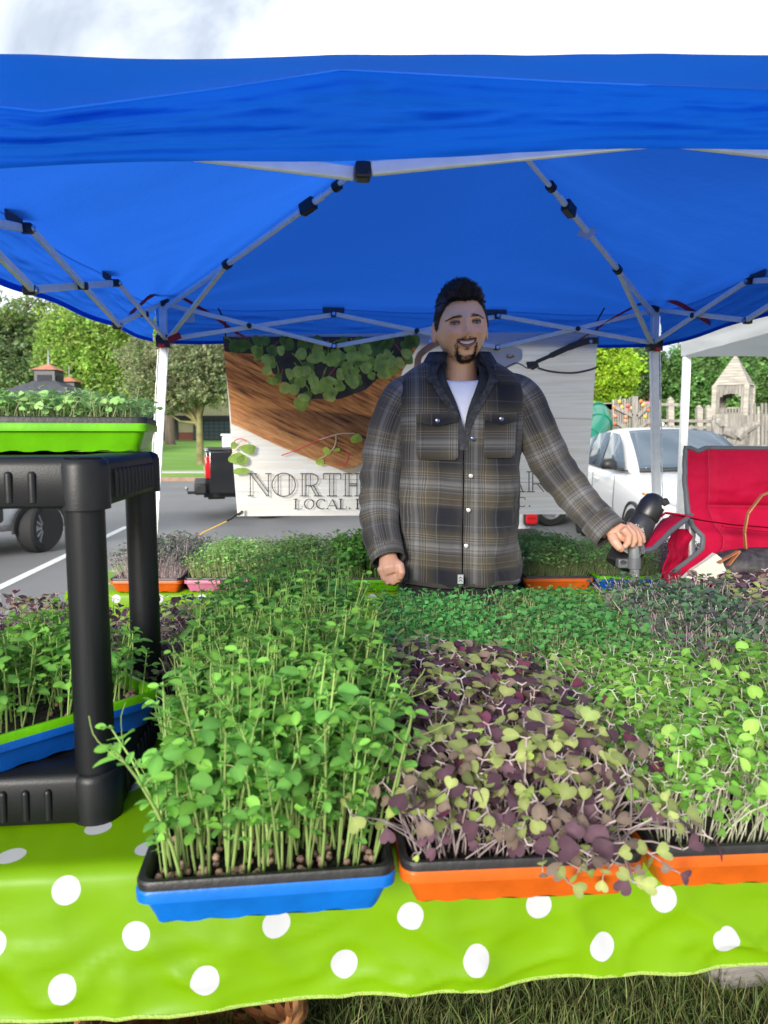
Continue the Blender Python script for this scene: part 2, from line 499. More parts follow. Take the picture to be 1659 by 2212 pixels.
valance('valance', lambda s: ((2 * s - 1) * TH, TH, 0, 1), 120, 0.010)
valance('valance', lambda s: (-TH, (2 * s - 1) * TH, -1, 0), 120, 0.010)
valance('valance', lambda s: (TH, (2 * s - 1) * TH, 1, 0), 120, 0.010)

# folding frame: three scissor crosses a side, rafters, legs
IN = TH - 0.045
def joint(p, d, n):
    """black end cap with a steel bolt; p local, d along the side, n outward normal"""
    b = MB(); b.M = Matrix.Translation(p)
    ang = math.atan2(d[1], d[0])
    b.box((0, 0, 0), (0.024, 0.030, 0.025), (0, 0, ang)); b.build('joint', M_blk, tent, bevel=0.004)
    b = MB(); q = Vector(p) + Vector(n) * -0.0145
    b.tube([q, q + Vector(n) * -0.006], 0.009, 10); b.build('bolt', M_bolt, tent)
    b = MB(); 
def scissor(ax, ay, bx, by, n):
    d = Vector((bx - ax, by - ay, 0)); L = d.length; d.normalize(); n = Vector(n)
    pts = []
    for k in range(4):
        x, y = ax + d.x * L * k / 3, ay + d.y * L * k / 3
        z0 = zB(x, y)
        ztop = eave(x, -TH) - 0.035
        if n.y < -0.5: pts.append((Vector((x, y, min(z0 + 0.16, ztop + 0.012))), Vector((x, y, z0 + (0.01 if k in (0, 3) else 0.002)))))
        elif k in (0, 3): pts.append((Vector((x, y, z0 + (0.085 if n.y < -0.5 else 0.175))), Vector((x, y, z0 + 0.01))))
        else: pts.append((Vector((x, y, z0 + 0.135)), Vector((x, y, z0 + (-0.012 if n.y < -0.5 else -0.015)))))
    for k in range(3):
        u0, l0 = pts[k]; u1, l1 = pts[k + 1]
        for side, (p, q) in enumerate(((u0, l1), (l0, u1))):
            off = n * (0.010 if side else -0.010)
            e = (q - p).normalized() * 0.012
            b = MB(); b.bar(p + off + e, q + off - e, 0.012, 0.021, up=n.cross(q - p)); b.build('truss_bar', M_frame, tent, bevel=0.003)
        mid = (u0 + l0 + u1 + l1) / 4
        b = MB(); b.tube([mid - n * 0.022, mid + n * 0.022], 0.012, 10); b.build('pivot', M_blk, tent)
    for k in (1, 2):
        for p in pts[k]: joint(p, d, n)
        if n.y < -0.5: continue
        u = pts[k][0]
        m = xmat(u + n * 0.030 + Vector((0, 0, 0.035)), (R(90), 0, math.atan2(d.y, d.x)))
        b = MB(); b.prism(rrect(0.105, 0.055, 0.008), 0.002, m); b.build('velcro_patch', M_patch, tent)
scissor(-IN, IN, IN, IN, (0, 1, 0))
scissor(-IN, -IN, IN, -IN, (0, -1, 0))
scissor(-IN, -IN, -IN, IN, (-1, 0, 0))
scissor(IN, -IN, IN, IN, (1, 0, 0))
APEX = Vector((0, 0, roof_z(0, 0) - 0.03))
b = MB(); b.lathe([(0.03, -0.09), (0.05, -0.05), (0.05, 0.0), (0.02, 0.02)], 12, APEX); b.build('hub', M_blk, tent)
for sx, sy in ((-1, 1), (1, 1), (-1, -1), (1, -1)):
    c = Vector((sx * IN, sy * IN, 0)); z0 = zB(c.x, c.y)
    top = Vector((c.x, c.y, z0 + 0.205))
    # bowed rafter just under the cloth
    rp = []
    for k in range(9):
        t = k / 8; p = top.lerp(APEX, t)
        rp.append(Vector((p.x, p.y, roof_z(p.x, p.y) - 0.022 - (0.012 if sy > 0 else 0.125) * (1 - t))))
    b = MB(); b.tube(rp[:6], 0.0125, 8); b.build('rafter', M_frame, tent)
    b = MB(); b.tube([rp[4] + (rp[5] - rp[4]) * 0.4] + rp[5:], 0.0095, 8); b.build('rafter', M_frame, tent)
    d = (rp[5] - rp[4]).normalized()
    b = MB(); b.bar(rp[4] + d * 0.10, rp[4] + d * 0.17, 0.034, 0.044); b.build('bracket', M_blk, tent, bevel=0.004)
    b = MB(); b.tube([rp[5] + d * 0.06, rp[5] + d * 0.085], 0.019, 10); b.build('collar', M_blk, tent)
    b = MB(); b.tube([rp[2] + d * 0.05, rp[2] + d * 0.075], 0.02, 10); b.build('collar', M_blk, tent)
    # strut from the slider to the rafter
    b = MB(); b.bar(Vector((c.x - sx * 0.02, c.y - sy * 0.02, z0 + 0.005)), rp[2] + d * 0.06, 0.012, 0.024, up=(sx, -sy, 0)); b.build('strut', M_frame, tent, bevel=0.003)
    # corner hardware
    b = MB(); b.box((c.x, c.y, z0 + (0.185 if sy > 0 else 0.10)), (0.062, 0.062, 0.05)); b.build('corner_bracket', M_blk, tent, bevel=0.006)
    b = MB(); b.box((c.x, c.y, z0 + 0.0), (0.066, 0.066, 0.055)); b.build('slider', M_blk, tent, bevel=0.006)
    b = MB(); b.bar((c.x, c.y, z0 + 0.02), (c.x, c.y, z0 + (0.17 if sy > 0 else 0.09)), 0.034, 0.034, up=(0, 1, 0)); b.build('post_head', M_frame, tent, bevel=0.004)
    b = MB(); b.box((c.x + sx * 0.004, c.y - sy * 0.03, z0 - 0.022), (0.03, 0.016, 0.018)); b.build('release_button', mat('red_plastic', (0.5, 0.01, 0.015), 0.4), tent, bevel=0.003)
    foot = Vector((c.x + sx * 0.19, c.y + sy * 0.19, 0.0))
    h0 = Vector((c.x, c.y, z0 - 0.02)); mid = h0.lerp(foot, 0.56)
    leg = MB(); leg.bar(h0, mid, 0.037, 0.037, up=(0, 1, 0)); leg = leg.build('leg', M_frame, tent, bevel=0.004)
    b = MB(); b.bar(h0.lerp(foot, 0.5), foot, 0.029, 0.029, up=(0, 1, 0)); b.build('lower_leg', M_frame, leg, bevel=0.003)
    b = MB(); b.prism(rrect(0.09, 0.09, 0.01), 0.006, Matrix.Translation(foot)); b.build('foot_plate', M_frame, leg)
    if sy > 0:
        for q in (-0.022, 0.022):                           # beaded light cord that runs down the leg
            cp = []
            for k in range(40):
                p = h0.lerp(foot, 0.01 + 0.0175 * k * (0.9 if sx < 0 else 1)); cp.append(p + Vector((q + 0.001 * math.sin(k * 1.9 + q * 90), -0.022, 0)))
            b = MB(); b.tube(cp, [0.0018 if k % 2 else 0.0034 for k in range(40)], 6); b.build('cord', M_frame, leg)
# red webbing at the two rear corners
def ribbon(name, pts, w, m, parent, up=(0, 0, 1), thick=0.0015):
    b = MB()
    for p, q in zip(pts[:-1], pts[1:]): b.bar(p, q, thick, w, up=up)
    return b.build(name, m, parent)
for sx in (-1, 1):
    c = Vector((sx * IN, IN, zB(sx * IN, IN)))
    for k, (e, g) in enumerate((((-sx * 0.40, 0.05, 0.005), (-sx * 0.02, -0.05, 0.24)), ((0.06 * sx, -0.42, 0.045), (-sx * 0.03, -0.06, 0.24)))):
        ribbon('strap', [c + Vector(g), c + (Vector(g) + Vector(e)) / 2 + Vector((0, 0, 0.012)), c + Vector(e)], 0.022, M_red_strap, tent, up=(0.2, -1, 0.6))
    b = MB(); e = c + Vector((-sx * 0.41, 0.05, 0.0)); b.tube([e + Vector((0, 0, 0.015)), e + Vector((-sx * 0.03, 0.0, -0.012)), e + Vector((-sx * 0.05, 0.0, -0.05))], 0.004, 6); b.build('hook', M_blk, tent)
b = MB(); c = Vector((-IN, IN, zB(-IN, IN))); b.bar(c + Vector((0.03, -0.05, 0.0)), c + Vector((0.09, -0.07, 0.022)), 0.003, 0.03); b.build('strap', M_red_strap, tent)
# torn scrap of white tape on the right rafter, tag by the left corner
p = TW(0.62, 0.62, roof_z(0.62, 0.62) - 0.04); p = tinv @ p
b = MB(); b.prism([(-0.03, 0.03), (0.03, 0.02), (0.04, -0.005), (0.005, -0.035), (-0.008, -0.012), (-0.04, -0.005)], 0.001, xmat(p, (R(70), 0, R(-40)))); b.build('tape_scrap', mat('tape', (0.55, 0.56, 0.58), 0.6), tent)
b = MB(); b.prism(rrect(0.05, 0.06, 0.004), 0.001, xmat(Vector((-IN + 0.12, IN - 0.0, zB(-IN, IN) + 0.12)), (R(90), 0, 0))); b.build('care_tag', mat('tag_paper', (0.5, 0.56, 0.65), 0.8), tent)

# ------------------------------------------------------------------ front table, cloth, things under it
TBL = 0.753
def table_edge(x):
    e = 0.835 + 0.107 * (x + 0.26)
    return e + (1.04 - e) * smoothstep(-0.76, -0.82, x)      # the table at the far left stands further back
M_lime = None
def cloth_mat():
    m = bpy.data.materials.new('lime_dot_vinyl'); m.use_nodes = True
    n, l = m.node_tree.nodes, m.node_tree.links; bs = n['Principled BSDF']
    tc = n.new('ShaderNodeTexCoord')
    sp = n.new('ShaderNodeSeparateXYZ'); l.new(tc.outputs['UV'], sp.inputs[0])
    def math_(op, a, b_=None, c=None):
        q = n.new('ShaderNodeMath'); q.operation = op
        for i, x in enumerate((a, b_, c)):
            if x is None: continue
            if isinstance(x, (int, float)): q.inputs[i].default_value = x
            else: l.new(x, q.inputs[i])
        return q.outputs[0]
    DX, DY = 0.167, 0.113
    def lattice(ox, oy):
        fx = math_('SUBTRACT', math_('FRACT', math_('ADD', math_('DIVIDE', sp.outputs['X'], DX), ox)), 0.5)
        fy = math_('SUBTRACT', math_('FRACT', math_('ADD', math_('DIVIDE', sp.outputs['Y'], DY), oy)), 0.5)
        x2 = math_('POWER', math_('MULTIPLY', fx, DX), 2.0); y2 = math_('POWER', math_('MULTIPLY', fy, DY), 2.0)
        return math_('SQRT', math_('ADD', x2, y2))
    OX, OY = 0.0, 0.0
    m['dots'] = 1
    d = math_('MINIMUM', lattice(0.48, 0.30), lattice(0.98, 0.80))
    fac = math_('LESS_THAN', d, 0.0168)
    no = n.new('ShaderNodeTexNoise'); no.inputs['Scale'].default_value = 5; no.inputs['Detail'].default_value = 5
    l.new(tc.outputs['Object'], no.inputs['Vector'])
    cr = n.new('ShaderNodeValToRGB'); cr.color_ramp.elements[0].position = 0.3; cr.color_ramp.elements[1].position = 0.7
    cr.color_ramp.elements[0].color = (0.135, 0.285, 0.0005, 1); cr.color_ramp.elements[1].color = (0.16, 0.325, 0.001, 1)
    l.new(no.outputs['Fac'], cr.inputs['Fac'])
    mx = n.new('ShaderNodeMix'); mx.data_type = 'RGBA'
    l.new(fac, mx.inputs['Factor']); l.new(cr.outputs['Color'], mx.inputs['A']); mx.inputs['B'].default_value = (0.47, 0.48, 0.50, 1)
    l.new(mx.outputs['Result'], bs.inputs['Base Color'])
    bs.inputs['Roughness'].default_value = 0.42; bs.inputs['Specular IOR Level'].default_value = 0.22
    # creases of the vinyl: ridged noise, two directions
    wv = n.new('ShaderNodeTexNoise'); wv.noise_type = 'RIDGED_MULTIFRACTAL'; wv.inputs['Scale'].default_value = 7; wv.inputs['Detail'].default_value = 3; wv.inputs['Distortion'].default_value = 0.8
    l.new(tc.outputs['Object'], wv.inputs['Vector'])
    bp = n.new('ShaderNodeBump'); bp.inputs['Strength'].default_value = 0.42; bp.inputs['Distance'].default_value = 0.006
    l.new(wv.outputs['Fac'], bp.inputs['Height']); l.new(bp.outputs['Normal'], bs.inputs['Normal'])
    tr = n.new('ShaderNodeBsdfTranslucent'); l.new(mx.outputs['Result'], tr.inputs['Color'])
    ms = n.new('ShaderNodeMixShader'); ms.inputs['Fac'].default_value = 0.15
    l.new(bs.outputs['BSDF'], ms.inputs[1]); l.new(tr.outputs['BSDF'], ms.inputs[2]); l.new(ms.outputs['Shader'], n['Material Output'].inputs['Surface'])
    return m
M_lime = cloth_mat()
M_ttop = mat('table_plastic', (0.55, 0.55, 0.53), 0.6)
M_tleg = mat('table_steel', (0.2, 0.2, 0.21), 0.4, metal=0.8)
def folding_table(label, x0, x1, yf, yb, z, legs=True):
    t = thing('folding_table', label, 'table', ((x0 + x1) / 2, (yf(x0) + yb(x0)) / 2, 0))
    ox, oy = t.location.x, t.location.y
    xs_ = [x0 + (x1 - x0) * k / 60 for k in range(61)]
    b = MB(); b.prism([(x - ox, yf(x) - oy) for x in xs_] + [(x1 - ox, yb(x1) - oy), (x0 - ox, yb(x0) - oy)], 0.04, Matrix.Translation((0, 0, z - 0.045)))
    b.build('table_top', M_ttop, t, bevel=0.006)
    for x in (x0 + 0.25, x1 - 0.25):
        for y in (yf(x) + 0.22, yb(x) - 0.12):
            b = MB(); b.tube([(x - ox, y - oy, 0), (x - ox, y - oy, z - 0.05)], 0.014, 10); b.build('leg', M_tleg, t)
        b = MB(); b.tube([(x - ox, yf(x) + 0.22 - oy, 0.25), (x - ox, yb(x) - 0.12 - oy, 0.25)], 0.01, 8); b.build('crossbar', M_tleg, t)
    return t
TX0, TX1 = -1.75, 1.52
def table_back(x): return 2.0 + 0.107 * (x + 0.26) - 0.04
folding_table('folding table under the lime dotted cloth at the front of the stall', TX0, TX1, lambda x: table_edge(x) + 0.012, table_back, TBL)
def cloth(name, label, x0, x1, ef, eb, z, drop, nu, nv, slant, wr, uvo):
    b = MB(); Rr = 0.02
    def prof(x, t):
        L1 = eb(x) - ef(x) - Rr; La = Rr * math.pi / 2
        tot = L1 + La + drop; q = t * tot
        if q < L1: return eb(x) - q, z + 0.003, (0, 1)
        if q < L1 + La:
            a = (q - L1) / Rr; return ef(x) + Rr - Rr * math.sin(a) - 0.0, z + 0.003 - Rr + Rr * math.cos(a), (math.sin(a), math.cos(a))
        h = q - L1 - La
        return ef(x) - h * slant, z + 0.003 - Rr - h, (1, 0.1)
    tb = None
    def fn(s, t):
        x = x0 + (x1 - x0) * s
        tt = 1 - (1 - t) ** 1.55 if True else t
        y, zz, (ny, nz) = prof(x, tt)
        L1 = eb(x) - ef(x); tot = L1 + drop
        hang = smoothstep(z, z - drop, zz)
        w = wr * ((1 - abs(fbm(x * 5.0 + 2.5 * zz, zz * 8 + x * 2.2 + y, 2.2, 2))) ** 4 + 0.6 * (1 - abs(fbm(x * 9 - 6 * zz, zz * 15 + 3 * y, 7.2, 2))) ** 5 - 0.55) * (0.12 + 0.55 * hang)
        w += hang * 0.004 * math.sin(x * 13 + 1.3 * math.sin(x * 5))
        return Vector((x, y - ny * w, zz + (nz * max(w, -0.001) * 0.5 if hang < 0.02 else -0.002 * math.sin(x * 4.0) * hang)))
    def uvf(s, t):
        x = x0 + (x1 - x0) * s; tt = 1 - (1 - t) ** 1.55
        tot = eb(x) - ef(x) - Rr + Rr * math.pi / 2 + drop
        return (x + uvo[0], (1 - tt) * tot + uvo[1])
    b.grid(fn, nu, nv, uvf=uvf)
    o = b.build(name, M_lime, smooth=180, solid=0.0012)
    tag(o, label, 'tablecloth')
    h = MB(); h.tube([fn(s / 160, 1.0) for s in range(161)], 0.0022, 5); h.build('hem', mat('hem_thread', (0.36, 0.50, 0.10), 0.7, bump=0.6, bscale=500), o)
    return o
cloth('tablecloth', 'lime green vinyl cloth with white dots on the front table', TX0, TX1, table_edge, table_back, TBL, 0.152, 300, 110, 0.16, 0.016, (0.262 + 0.0035 - 0.045, -0.014))

def crate():
    t = thing('wooden_crate', 'weathered grey slatted wooden crate on grass under the table', 'crate', (0.752, 1.535, 0), R(6))
    m = mat('weathered_wood', (0.19, 0.175, 0.16), 0.85, var=0.25, vscale=6, stretch=(1, 12, 12), bump=0.3, bscale=30)
    for k in range(3):
        for y in (0, 0.36):
            b = MB(); b.box((0.27, y, 0.06 + k * 0.105), (0.5, 0.013, 0.085)); b.build('slat', m, t, bevel=0.002)
    for x in (0.012, 0.528):
        b = MB(); b.box((x, 0.18, 0.165), (0.02, 0.345, 0.30)); b.build('end_board', m, t, bevel=0.002)
    b = MB(); b.box((0.27, 0.18, 0.014), (0.49, 0.34, 0.012)); b.build('base_board', m, t)
    for x in (0.012, 0.528):
        for k in range(3):
            for dz in (-0.02, 0.02):
                b = MB(); b.tube([(x, -0.0075, 0.06 + k * 0.105 + dz), (x, -0.0065, 0.06 + k * 0.105 + dz)], 0.003, 8); b.build('nail', M_blk, t)
crate()
def basket():
    p = PZ(418, 2260, 0.10)
    t = thing('wicker_basket', 'brown wicker basket under the front table cloth', 'basket', (p.x, p.y + 0.02, 0))
    ms = [mat('wicker_a', (0.42, 0.19, 0.07), 0.6, var=0.3, vscale=30), mat('wicker_b', (0.28, 0.11, 0.04), 0.6, var=0.3, vscale=30)]
    n = 28
    for k in range(9):
        z = 0.02 + k * 0.022; pts = []
        for j in range(n * 3 + 1):
            a = 2 * math.pi * j / (n * 3); r = 0.15 + z * 0.18 + 0.006 * math.sin(n / 2 * a + k * math.pi)
            pts.append((r * math.cos(a) * 1.15, r * math.sin(a), z))
        b = MB(); b.tube(pts, 0.011, 6); b.build('weave_strand', ms[k % 2], t)
    for j in range(n // 2):
        a = 2 * math.pi * j / (n / 2)
        b = MB(); b.tube([(0.152 * math.cos(a) * 1.15, 0.152 * math.sin(a), 0.01), (0.19 * math.cos(a) * 1.15, 0.19 * math.sin(a), 0.22)], 0.006, 6); b.build('stake', ms[1], t)
    b = MB(); b.lathe([(0.0, 0.008), (0.16, 0.008), (0.16, 0.014), (0, 0.014)], 20); b.build('base', ms[1], t)
basket()

# grass under and behind the table
M_grass = leaf_mat('grass_blade', trans=0.25, rough=0.6)
def grass():
    blades = []
    for k in range(6):
        h, c = 0.05 + 0.012 * k, 0.25 + 0.12 * k
        v = [(-0.0016, 0, 0), (0.0016, 0, 0), (-0.0014, c * h * 0.3, h * 0.55), (0.0014, c * h * 0.3, h * 0.55), (0, c * h, h * (1 - 0.12 * c))]
        blades.append(tmpl_join([(v, [(0, 1, 3, 2), (2, 3, 4)], (1, 1, 1))]))
    gr = []
    for x0, x1, y0, y1, n in ((-0.9, 2.2, 0.95, 2.1, 60000), (-2.5, 3.5, 2.1, 4.6, 26000)):
        for tb in blades:
            k = n // 6
            off = np.stack([rng.uniform(x0, x1, k), rng.uniform(y0, y1, k), np.zeros(k)], -1)
            base = np.array([0.085, 0.135, 0.030]); dry = np.array([0.24, 0.21, 0.09])
            q = rng.random((k, 1)) ** 3
            tint = (base * (1 - q) + dry * q) * rng.uniform(0.55, 1.5, (k, 1))
            gr.append((tb, rots(rng.uniform(0, 6.28, k), rng.uniform(0, 0.7, k), rng.uniform(0, 6.28, k), rng.uniform(0.4, 0.95, k)), off, tint))
    o = stamp('grass', gr, M_grass, smooth=False)
    tag(o, 'rough green grass under and behind the stall tables', 'grass', kind='stuff')
grass()

# ------------------------------------------------------------------ rear table
RZ = 0.672
folding_table('folding table behind the man under rows of trays', -1.25, 1.75, lambda x: 2.80 + 0.012 * x, lambda x: 3.5 + 0.012 * x, RZ)
cloth('tablecloth', 'lime dotted cloth hanging from the rear table behind the man', -1.25, 1.75, lambda x: 2.79 + 0.012 * x, lambda x: 3.5 + 0.012 * x, RZ, 0.34, 150, 60, 0.05, 0.012, (0.05, 0.03))
# ------------------------------------------------------------------ black plastic shelf on the table
M_shelf = mat('black_resin', (0.007, 0.0075, 0.009), 0.42, var=0.2, vscale=25, bump=0.12, bscale=420, bdist=0.002, spec=0.3)
M_post = mat('black_pipe', (0.006, 0.0065, 0.008), 0.40, spec=0.28, var=0.25, vscale=14, stretch=(8, 8, 0.3), bump=0.05, bscale=60)
SH_O, SH_A = Vector((-0.366, 0.930, TBL + 0.006)), R(5.4)
shelf = thing('plastic_shelf', 'black plastic two-tier shelf standing on the front table', 'shelf', SH_O, SH_A)
SW, SD = 0.42, 0.37
def shelf_plate(z0, h):
    cx, cy_ = -SW / 2, SD / 2
    rl = []
    for ins, z in ((0.004, 0.0), (0.0, 0.004), (0.003, h - 0.012), (0.006, h - 0.004), (0.012, h), (0.06, h), (0.064, h - 0.003)):
        rl.append([(x, y, z0 + z) for x, y in rrect(SW - 2 * ins, SD - 2 * ins, max(0.012, 0.034 - ins), 5, cx, cy_)])
    b = MB(); b.rings(rl); o = b.build('shelf_board', M_shelf, shelf, smooth=50)
    rib = MB(); rh = h - 0.026
    rib.rings([[(r * math.cos(a), r * math.sin(a) * 0.8, z) for a in [k * math.pi / 4 for k in range(8)]] for r, z in ((0.0052, 0), (0.0052, rh * 0.86), (0.0045, rh * 0.94), (0.002, rh))])
    me = None
    def put(x, y):
        nonlocal me
        if me is None:
            q = rib.build('rib', M_shelf, o, smooth=60); me = q.data; q.location = (x, y, z0 + 0.008)
        else: child('rib', me, o, Matrix.Translation((x, y, z0 + 0.008)))
    for k in range(9): put(-0.085 - k * 0.029, 0.001)
    for k in range(11): put(-0.001, 0.075 + k * 0.0225)
    for cxx, cyy in ((-0.03, 0.03), (-0.03, SD - 0.03), (-SW + 0.03, 0.03), (-SW + 0.03, SD - 0.03)):
        b = MB(); b.lathe([(0.0335, 0), (0.0335, h - 0.01), (0.031, h - 0.002), (0.0265, h + 0.001)], 24, (cxx, cyy, z0 - 0.003)); b.build('corner_boss', M_shelf, o, smooth=50)
        b = MB(); b.lathe([(0.027, h - 0.0012), (0.0235, h - 0.0008), (0.022, h - 0.006), (0.0, h - 0.007)], 24, (cxx, cyy, z0 + 0.0005), cap=False); b.build('socket', mat('socket_dark', (0.006, 0.006, 0.007), 0.5), o)
    return o
shelf_plate(0.0, 0.068)
shelf_plate(0.428, 0.066)
for x, y in ((-0.03, 0.03), (-0.03, SD - 0.03), (-SW + 0.03, 0.03), (-SW + 0.03, SD - 0.03)):
    b = MB(); b.tube([(x, y, 0.062), (x, y, 0.25), (x, y, 0.432)], [0.0262, 0.0256, 0.0258], 28); b.build('post', M_post, shelf, smooth=60)

# ------------------------------------------------------------------ microgreens
def leaf_oval(L, W, fold=0.25, curl=0.2):
    ts = (0, 0.12, 0.40, 0.70, 0.92, 1.0)
    ws = (0, 0.60, 1.0, 0.94, 0.52, 0)
    mid = [(L * t, 0, -curl * L * t * t) for t in ts]
    v = list(mid)
    for sgn in (1, -1):
        for t, w in zip(ts[1:5], ws[1:5]):
            v.append((L * t, sgn * W * 0.5 * w, -curl * L * t * t + fold * W * 0.5 * w))
    f = [(0, 6, 1), (1, 6, 7, 2), (2, 7, 8, 3), (3, 8, 9, 4), (4, 9, 5), (0, 1, 10), (1, 2, 11, 10), (2, 3, 12, 11), (3, 4, 13, 12), (4, 5, 13)]
    return np.array(v), f, np.array([1.22] * 6 + [0.95] * 8)[:, None]
def leaf_heart(L, W, fold=0.15, curl=0.25):
    o = [(0.03, 0.04), (0.20, 0.24), (0.42, 0.42), (0.65, 0.51), (0.86, 0.49), (1.0, 0.36), (1.04, 0.20), (0.97, 0.07)]
    mid = [(0, 0), (0.45, 0), (0.84, 0)]
    z = lambda x, y: -curl * L * x * x + fold * W * abs(y)
    v = [(L * x, 0, z(x, 0)) for x, y in mid]
    for sgn in (1, -1): v += [(L * x, sgn * W * y, z(x, y)) for x, y in o]
    f = [(0, 3, 4, 5, 1), (1, 5, 6, 7, 2), (2, 7, 8, 9, 10), (0, 1, 13, 12, 11), (1, 2, 15, 14, 13), (2, 18, 17, 16, 15)]
    return np.array(v), f, np.array([1.35, 1.2, 1.1] + [0.93] * 16)[:, None]
def leaf_lo(L, W):
    v = [(0, 0, 0), (L * 0.5, W * 0.5, 0.1 * W), (L, W * 0.25, -0.12 * L), (L * 0.88, 0, -0.1 * L), (L, -W * 0.25, -0.12 * L), (L * 0.5, -W * 0.5, 0.1 * W), (L * 0.5, 0, -0.03 * L)]
    return np.array(v), [(0, 6, 1), (6, 3, 2, 1), (0, 5, 6), (6, 5, 4, 3)], np.ones((7, 1))
def rotm(yaw, pitch, roll=0):
    return np.array((Matrix.Rotation(yaw, 3, 'Z') @ Matrix.Rotation(-pitch, 3, 'Y') @ Matrix.Rotation(roll, 3, 'X')))
def np_tube(pts, rs, n=4):
    b = MB(); b.tube(pts, list(rs), n, cap=False)
    return np.array(b.v), b.f
C_PEA = np.array([0.150, 0.365, 0.075]); C_PEAS = np.array([0.33, 0.46, 0.15])
def pea_shoot(rn, H):
    parts = []
    bend = rn.uniform(-0.25, 0.25); bd = rn.uniform(0, 6.28)
    def at(t): return Vector((math.cos(bd) * bend * H * (t ** 2 - 0.3 * t), math.sin(bd) * bend * H * (t ** 2 - 0.3 * t), H * t))
    parts.append((*np_tube([at(t) for t in (0, 0.25, 0.5, 0.75, 1.0)], (0.0021, 0.0019, 0.0017, 0.0014, 0.0009), 5), C_PEAS * rn.uniform(0.85, 1.2)))
    az = rn.uniform(0, 6.28)
    hs = [rn.uniform(0.40, 0.52), rn.uniform(0.60, 0.70), rn.uniform(0.78, 0.86), 0.97]
    for i, h in enumerate(hs):
        az += 2.1 + rn.uniform(-0.5, 0.5)
        p = np.array(at(h)); up = rn.uniform(0.2, 0.9) if i < 3 else rn.uniform(0.6, 1.25)
        L = (0.017, 0.0210, 0.0220, 0.0155)[i] * rn.uniform(0.8, 1.2)
        pl = L * rn.uniform(0.35, 0.8)
        d = rotm(az, up)[:, 0]; q = p + d * pl
        parts.append((*np_tube([Vector(p), Vector(q)], (0.0009, 0.0008), 3), C_PEAS))
        for sg in (-1, 1):
            lv, lf, lw = leaf_oval(L, L * rn.uniform(0.62, 0.82), rn.uniform(0.05, 0.40), rn.uniform(0.05, 0.35))
            m = rotm(az + sg * rn.uniform(0.5, 1.15), up * rn.uniform(0.0, 0.8), sg * rn.uniform(-0.2, 0.7))
            c = C_PEA * rn.uniform(0.75, 1.25) * (np.array([1.35, 1.25, 1.0]) if i == 3 or rn.random() < 0.22 else 1)
            parts.append((lv @ m.T + q, lf, lw * (c)))
        # stipules hugging the stem
        for sg in (-1, 1):
            lv, lf, lw = leaf_oval(L * 0.55, L * 0.38, 0.3, 0.1)
            parts.append((lv @ rotm(az + 1.57 * sg, 0.7).T + p, lf, lw * (C_PEA * rn.uniform(0.9, 1.3))))
        if i in (2, 3) and rn.random() < 0.2:
            tp = [Vector(q)]; dd = Vector(d)
            for k in range(6):
                tp.append(tp[-1] + dd * 0.009); dd = (dd + Vector((rn.uniform(-0.5, 0.5), rn.uniform(-0.5, 0.5), rn.uniform(-0.1, 0.5))) * (0.4 + 0.15 * k)).normalized()
            parts.append((*np_tube(tp, [0.0006] * 7, 3), C_PEAS * 1.1))
    return tmpl_join(parts)
def sprout(rn, H, L, leafc, stemc, lo=False, sr=0.0009, bendmax=0.35, third=0.0, vary=0.3):
    parts = []
    bend = rn.uniform(0, bendmax); bd = rn.uniform(0, 6.28)
    def at(t): return Vector((math.cos(bd) * bend * H * t ** 2, math.sin(bd) * bend * H * t ** 2, H * t * (1 - 0.15 * bend * t)))
    ts = (0, 0.35, 0.7, 1.0) if not lo else (0, 0.55, 1.0)
    parts.append((*np_tube([at(t) for t in ts], [sr * (1.15 - 0.3 * t) for t in ts], 4 if not lo else 3), stemc * rn.uniform(0.8, 1.15)))
    az = rn.uniform(0, 6.28); top = np.array(at(1.0))
    for sg in (0, 1):
        a = az + sg * math.pi * rn.uniform(0.75, 1.1); up = rn.uniform(-0.45, 0.8)
        l = L * rn.uniform(0.62, 1.2); d = rotm(a, max(up, 0.35))[:, 0]; q = top + d * L * 0.38
        if not lo: parts.append((*np_tube([Vector(top), Vector(q)], (sr * 0.9, sr * 0.8), 3), stemc))
        lv, lf, lw = leaf_lo(l, l * 1.0) if lo else leaf_heart(l, l * rn.uniform(1.0, 1.2), rn.uniform(-0.25, 0.5), rn.uniform(-0.1, 0.75))
        c = leafc(rn)
        parts.append((lv @ rotm(a, up, rn.uniform(-0.4, 0.4)).T + q, lf, lw * (c * rn.uniform(1 - vary, 1 + vary))))
    if rn.random() < third:
        lv, lf, lw = leaf_oval(L * 0.9, L * 0.5, 0.3, 0.1)
        parts.append((lv @ rotm(az + 1.5, 0.9).T + top, lf, lw * (leafc(rn))))
    return tmpl_join(parts)
def pal(*cs):
    ws = np.array([w for w, _ in cs]); ws = ws / ws.sum(); arr = [np.array(c) for _, c in cs]
    return lambda rn: arr[int(np.searchsorted(np.cumsum(ws), rn.random()))]
P_PURP = pal((0.27, (0.135, 0.072, 0.098)), (0.17, (0.22, 0.165, 0.13)), (0.31, (0.30, 0.35, 0.12)), (0.22, (0.43, 0.56, 0.14)), (0.03, (0.22, 0.06, 0.11)))
P_KALE = pal((0.75, (0.20, 0.44, 0.070)), (0.25, (0.30, 0.54, 0.10)))
P_SHORT = pal((1, (0.105, 0.33, 0.080)), (0.3, (0.15, 0.39, 0.095)))
P_DARK = pal((0.65, (0.11, 0.22, 0.095)), (0.25, (0.10, 0.11, 0.09)), (0.1, (0.18, 0.28, 0.12)))
P_GREEN = pal((1, (0.20, 0.40, 0.10)), (0.5, (0.28, 0.48, 0.14)))
P_GREY = pal((0.6, (0.16, 0.20, 0.13)), (0.4, (0.14, 0.13, 0.13)))
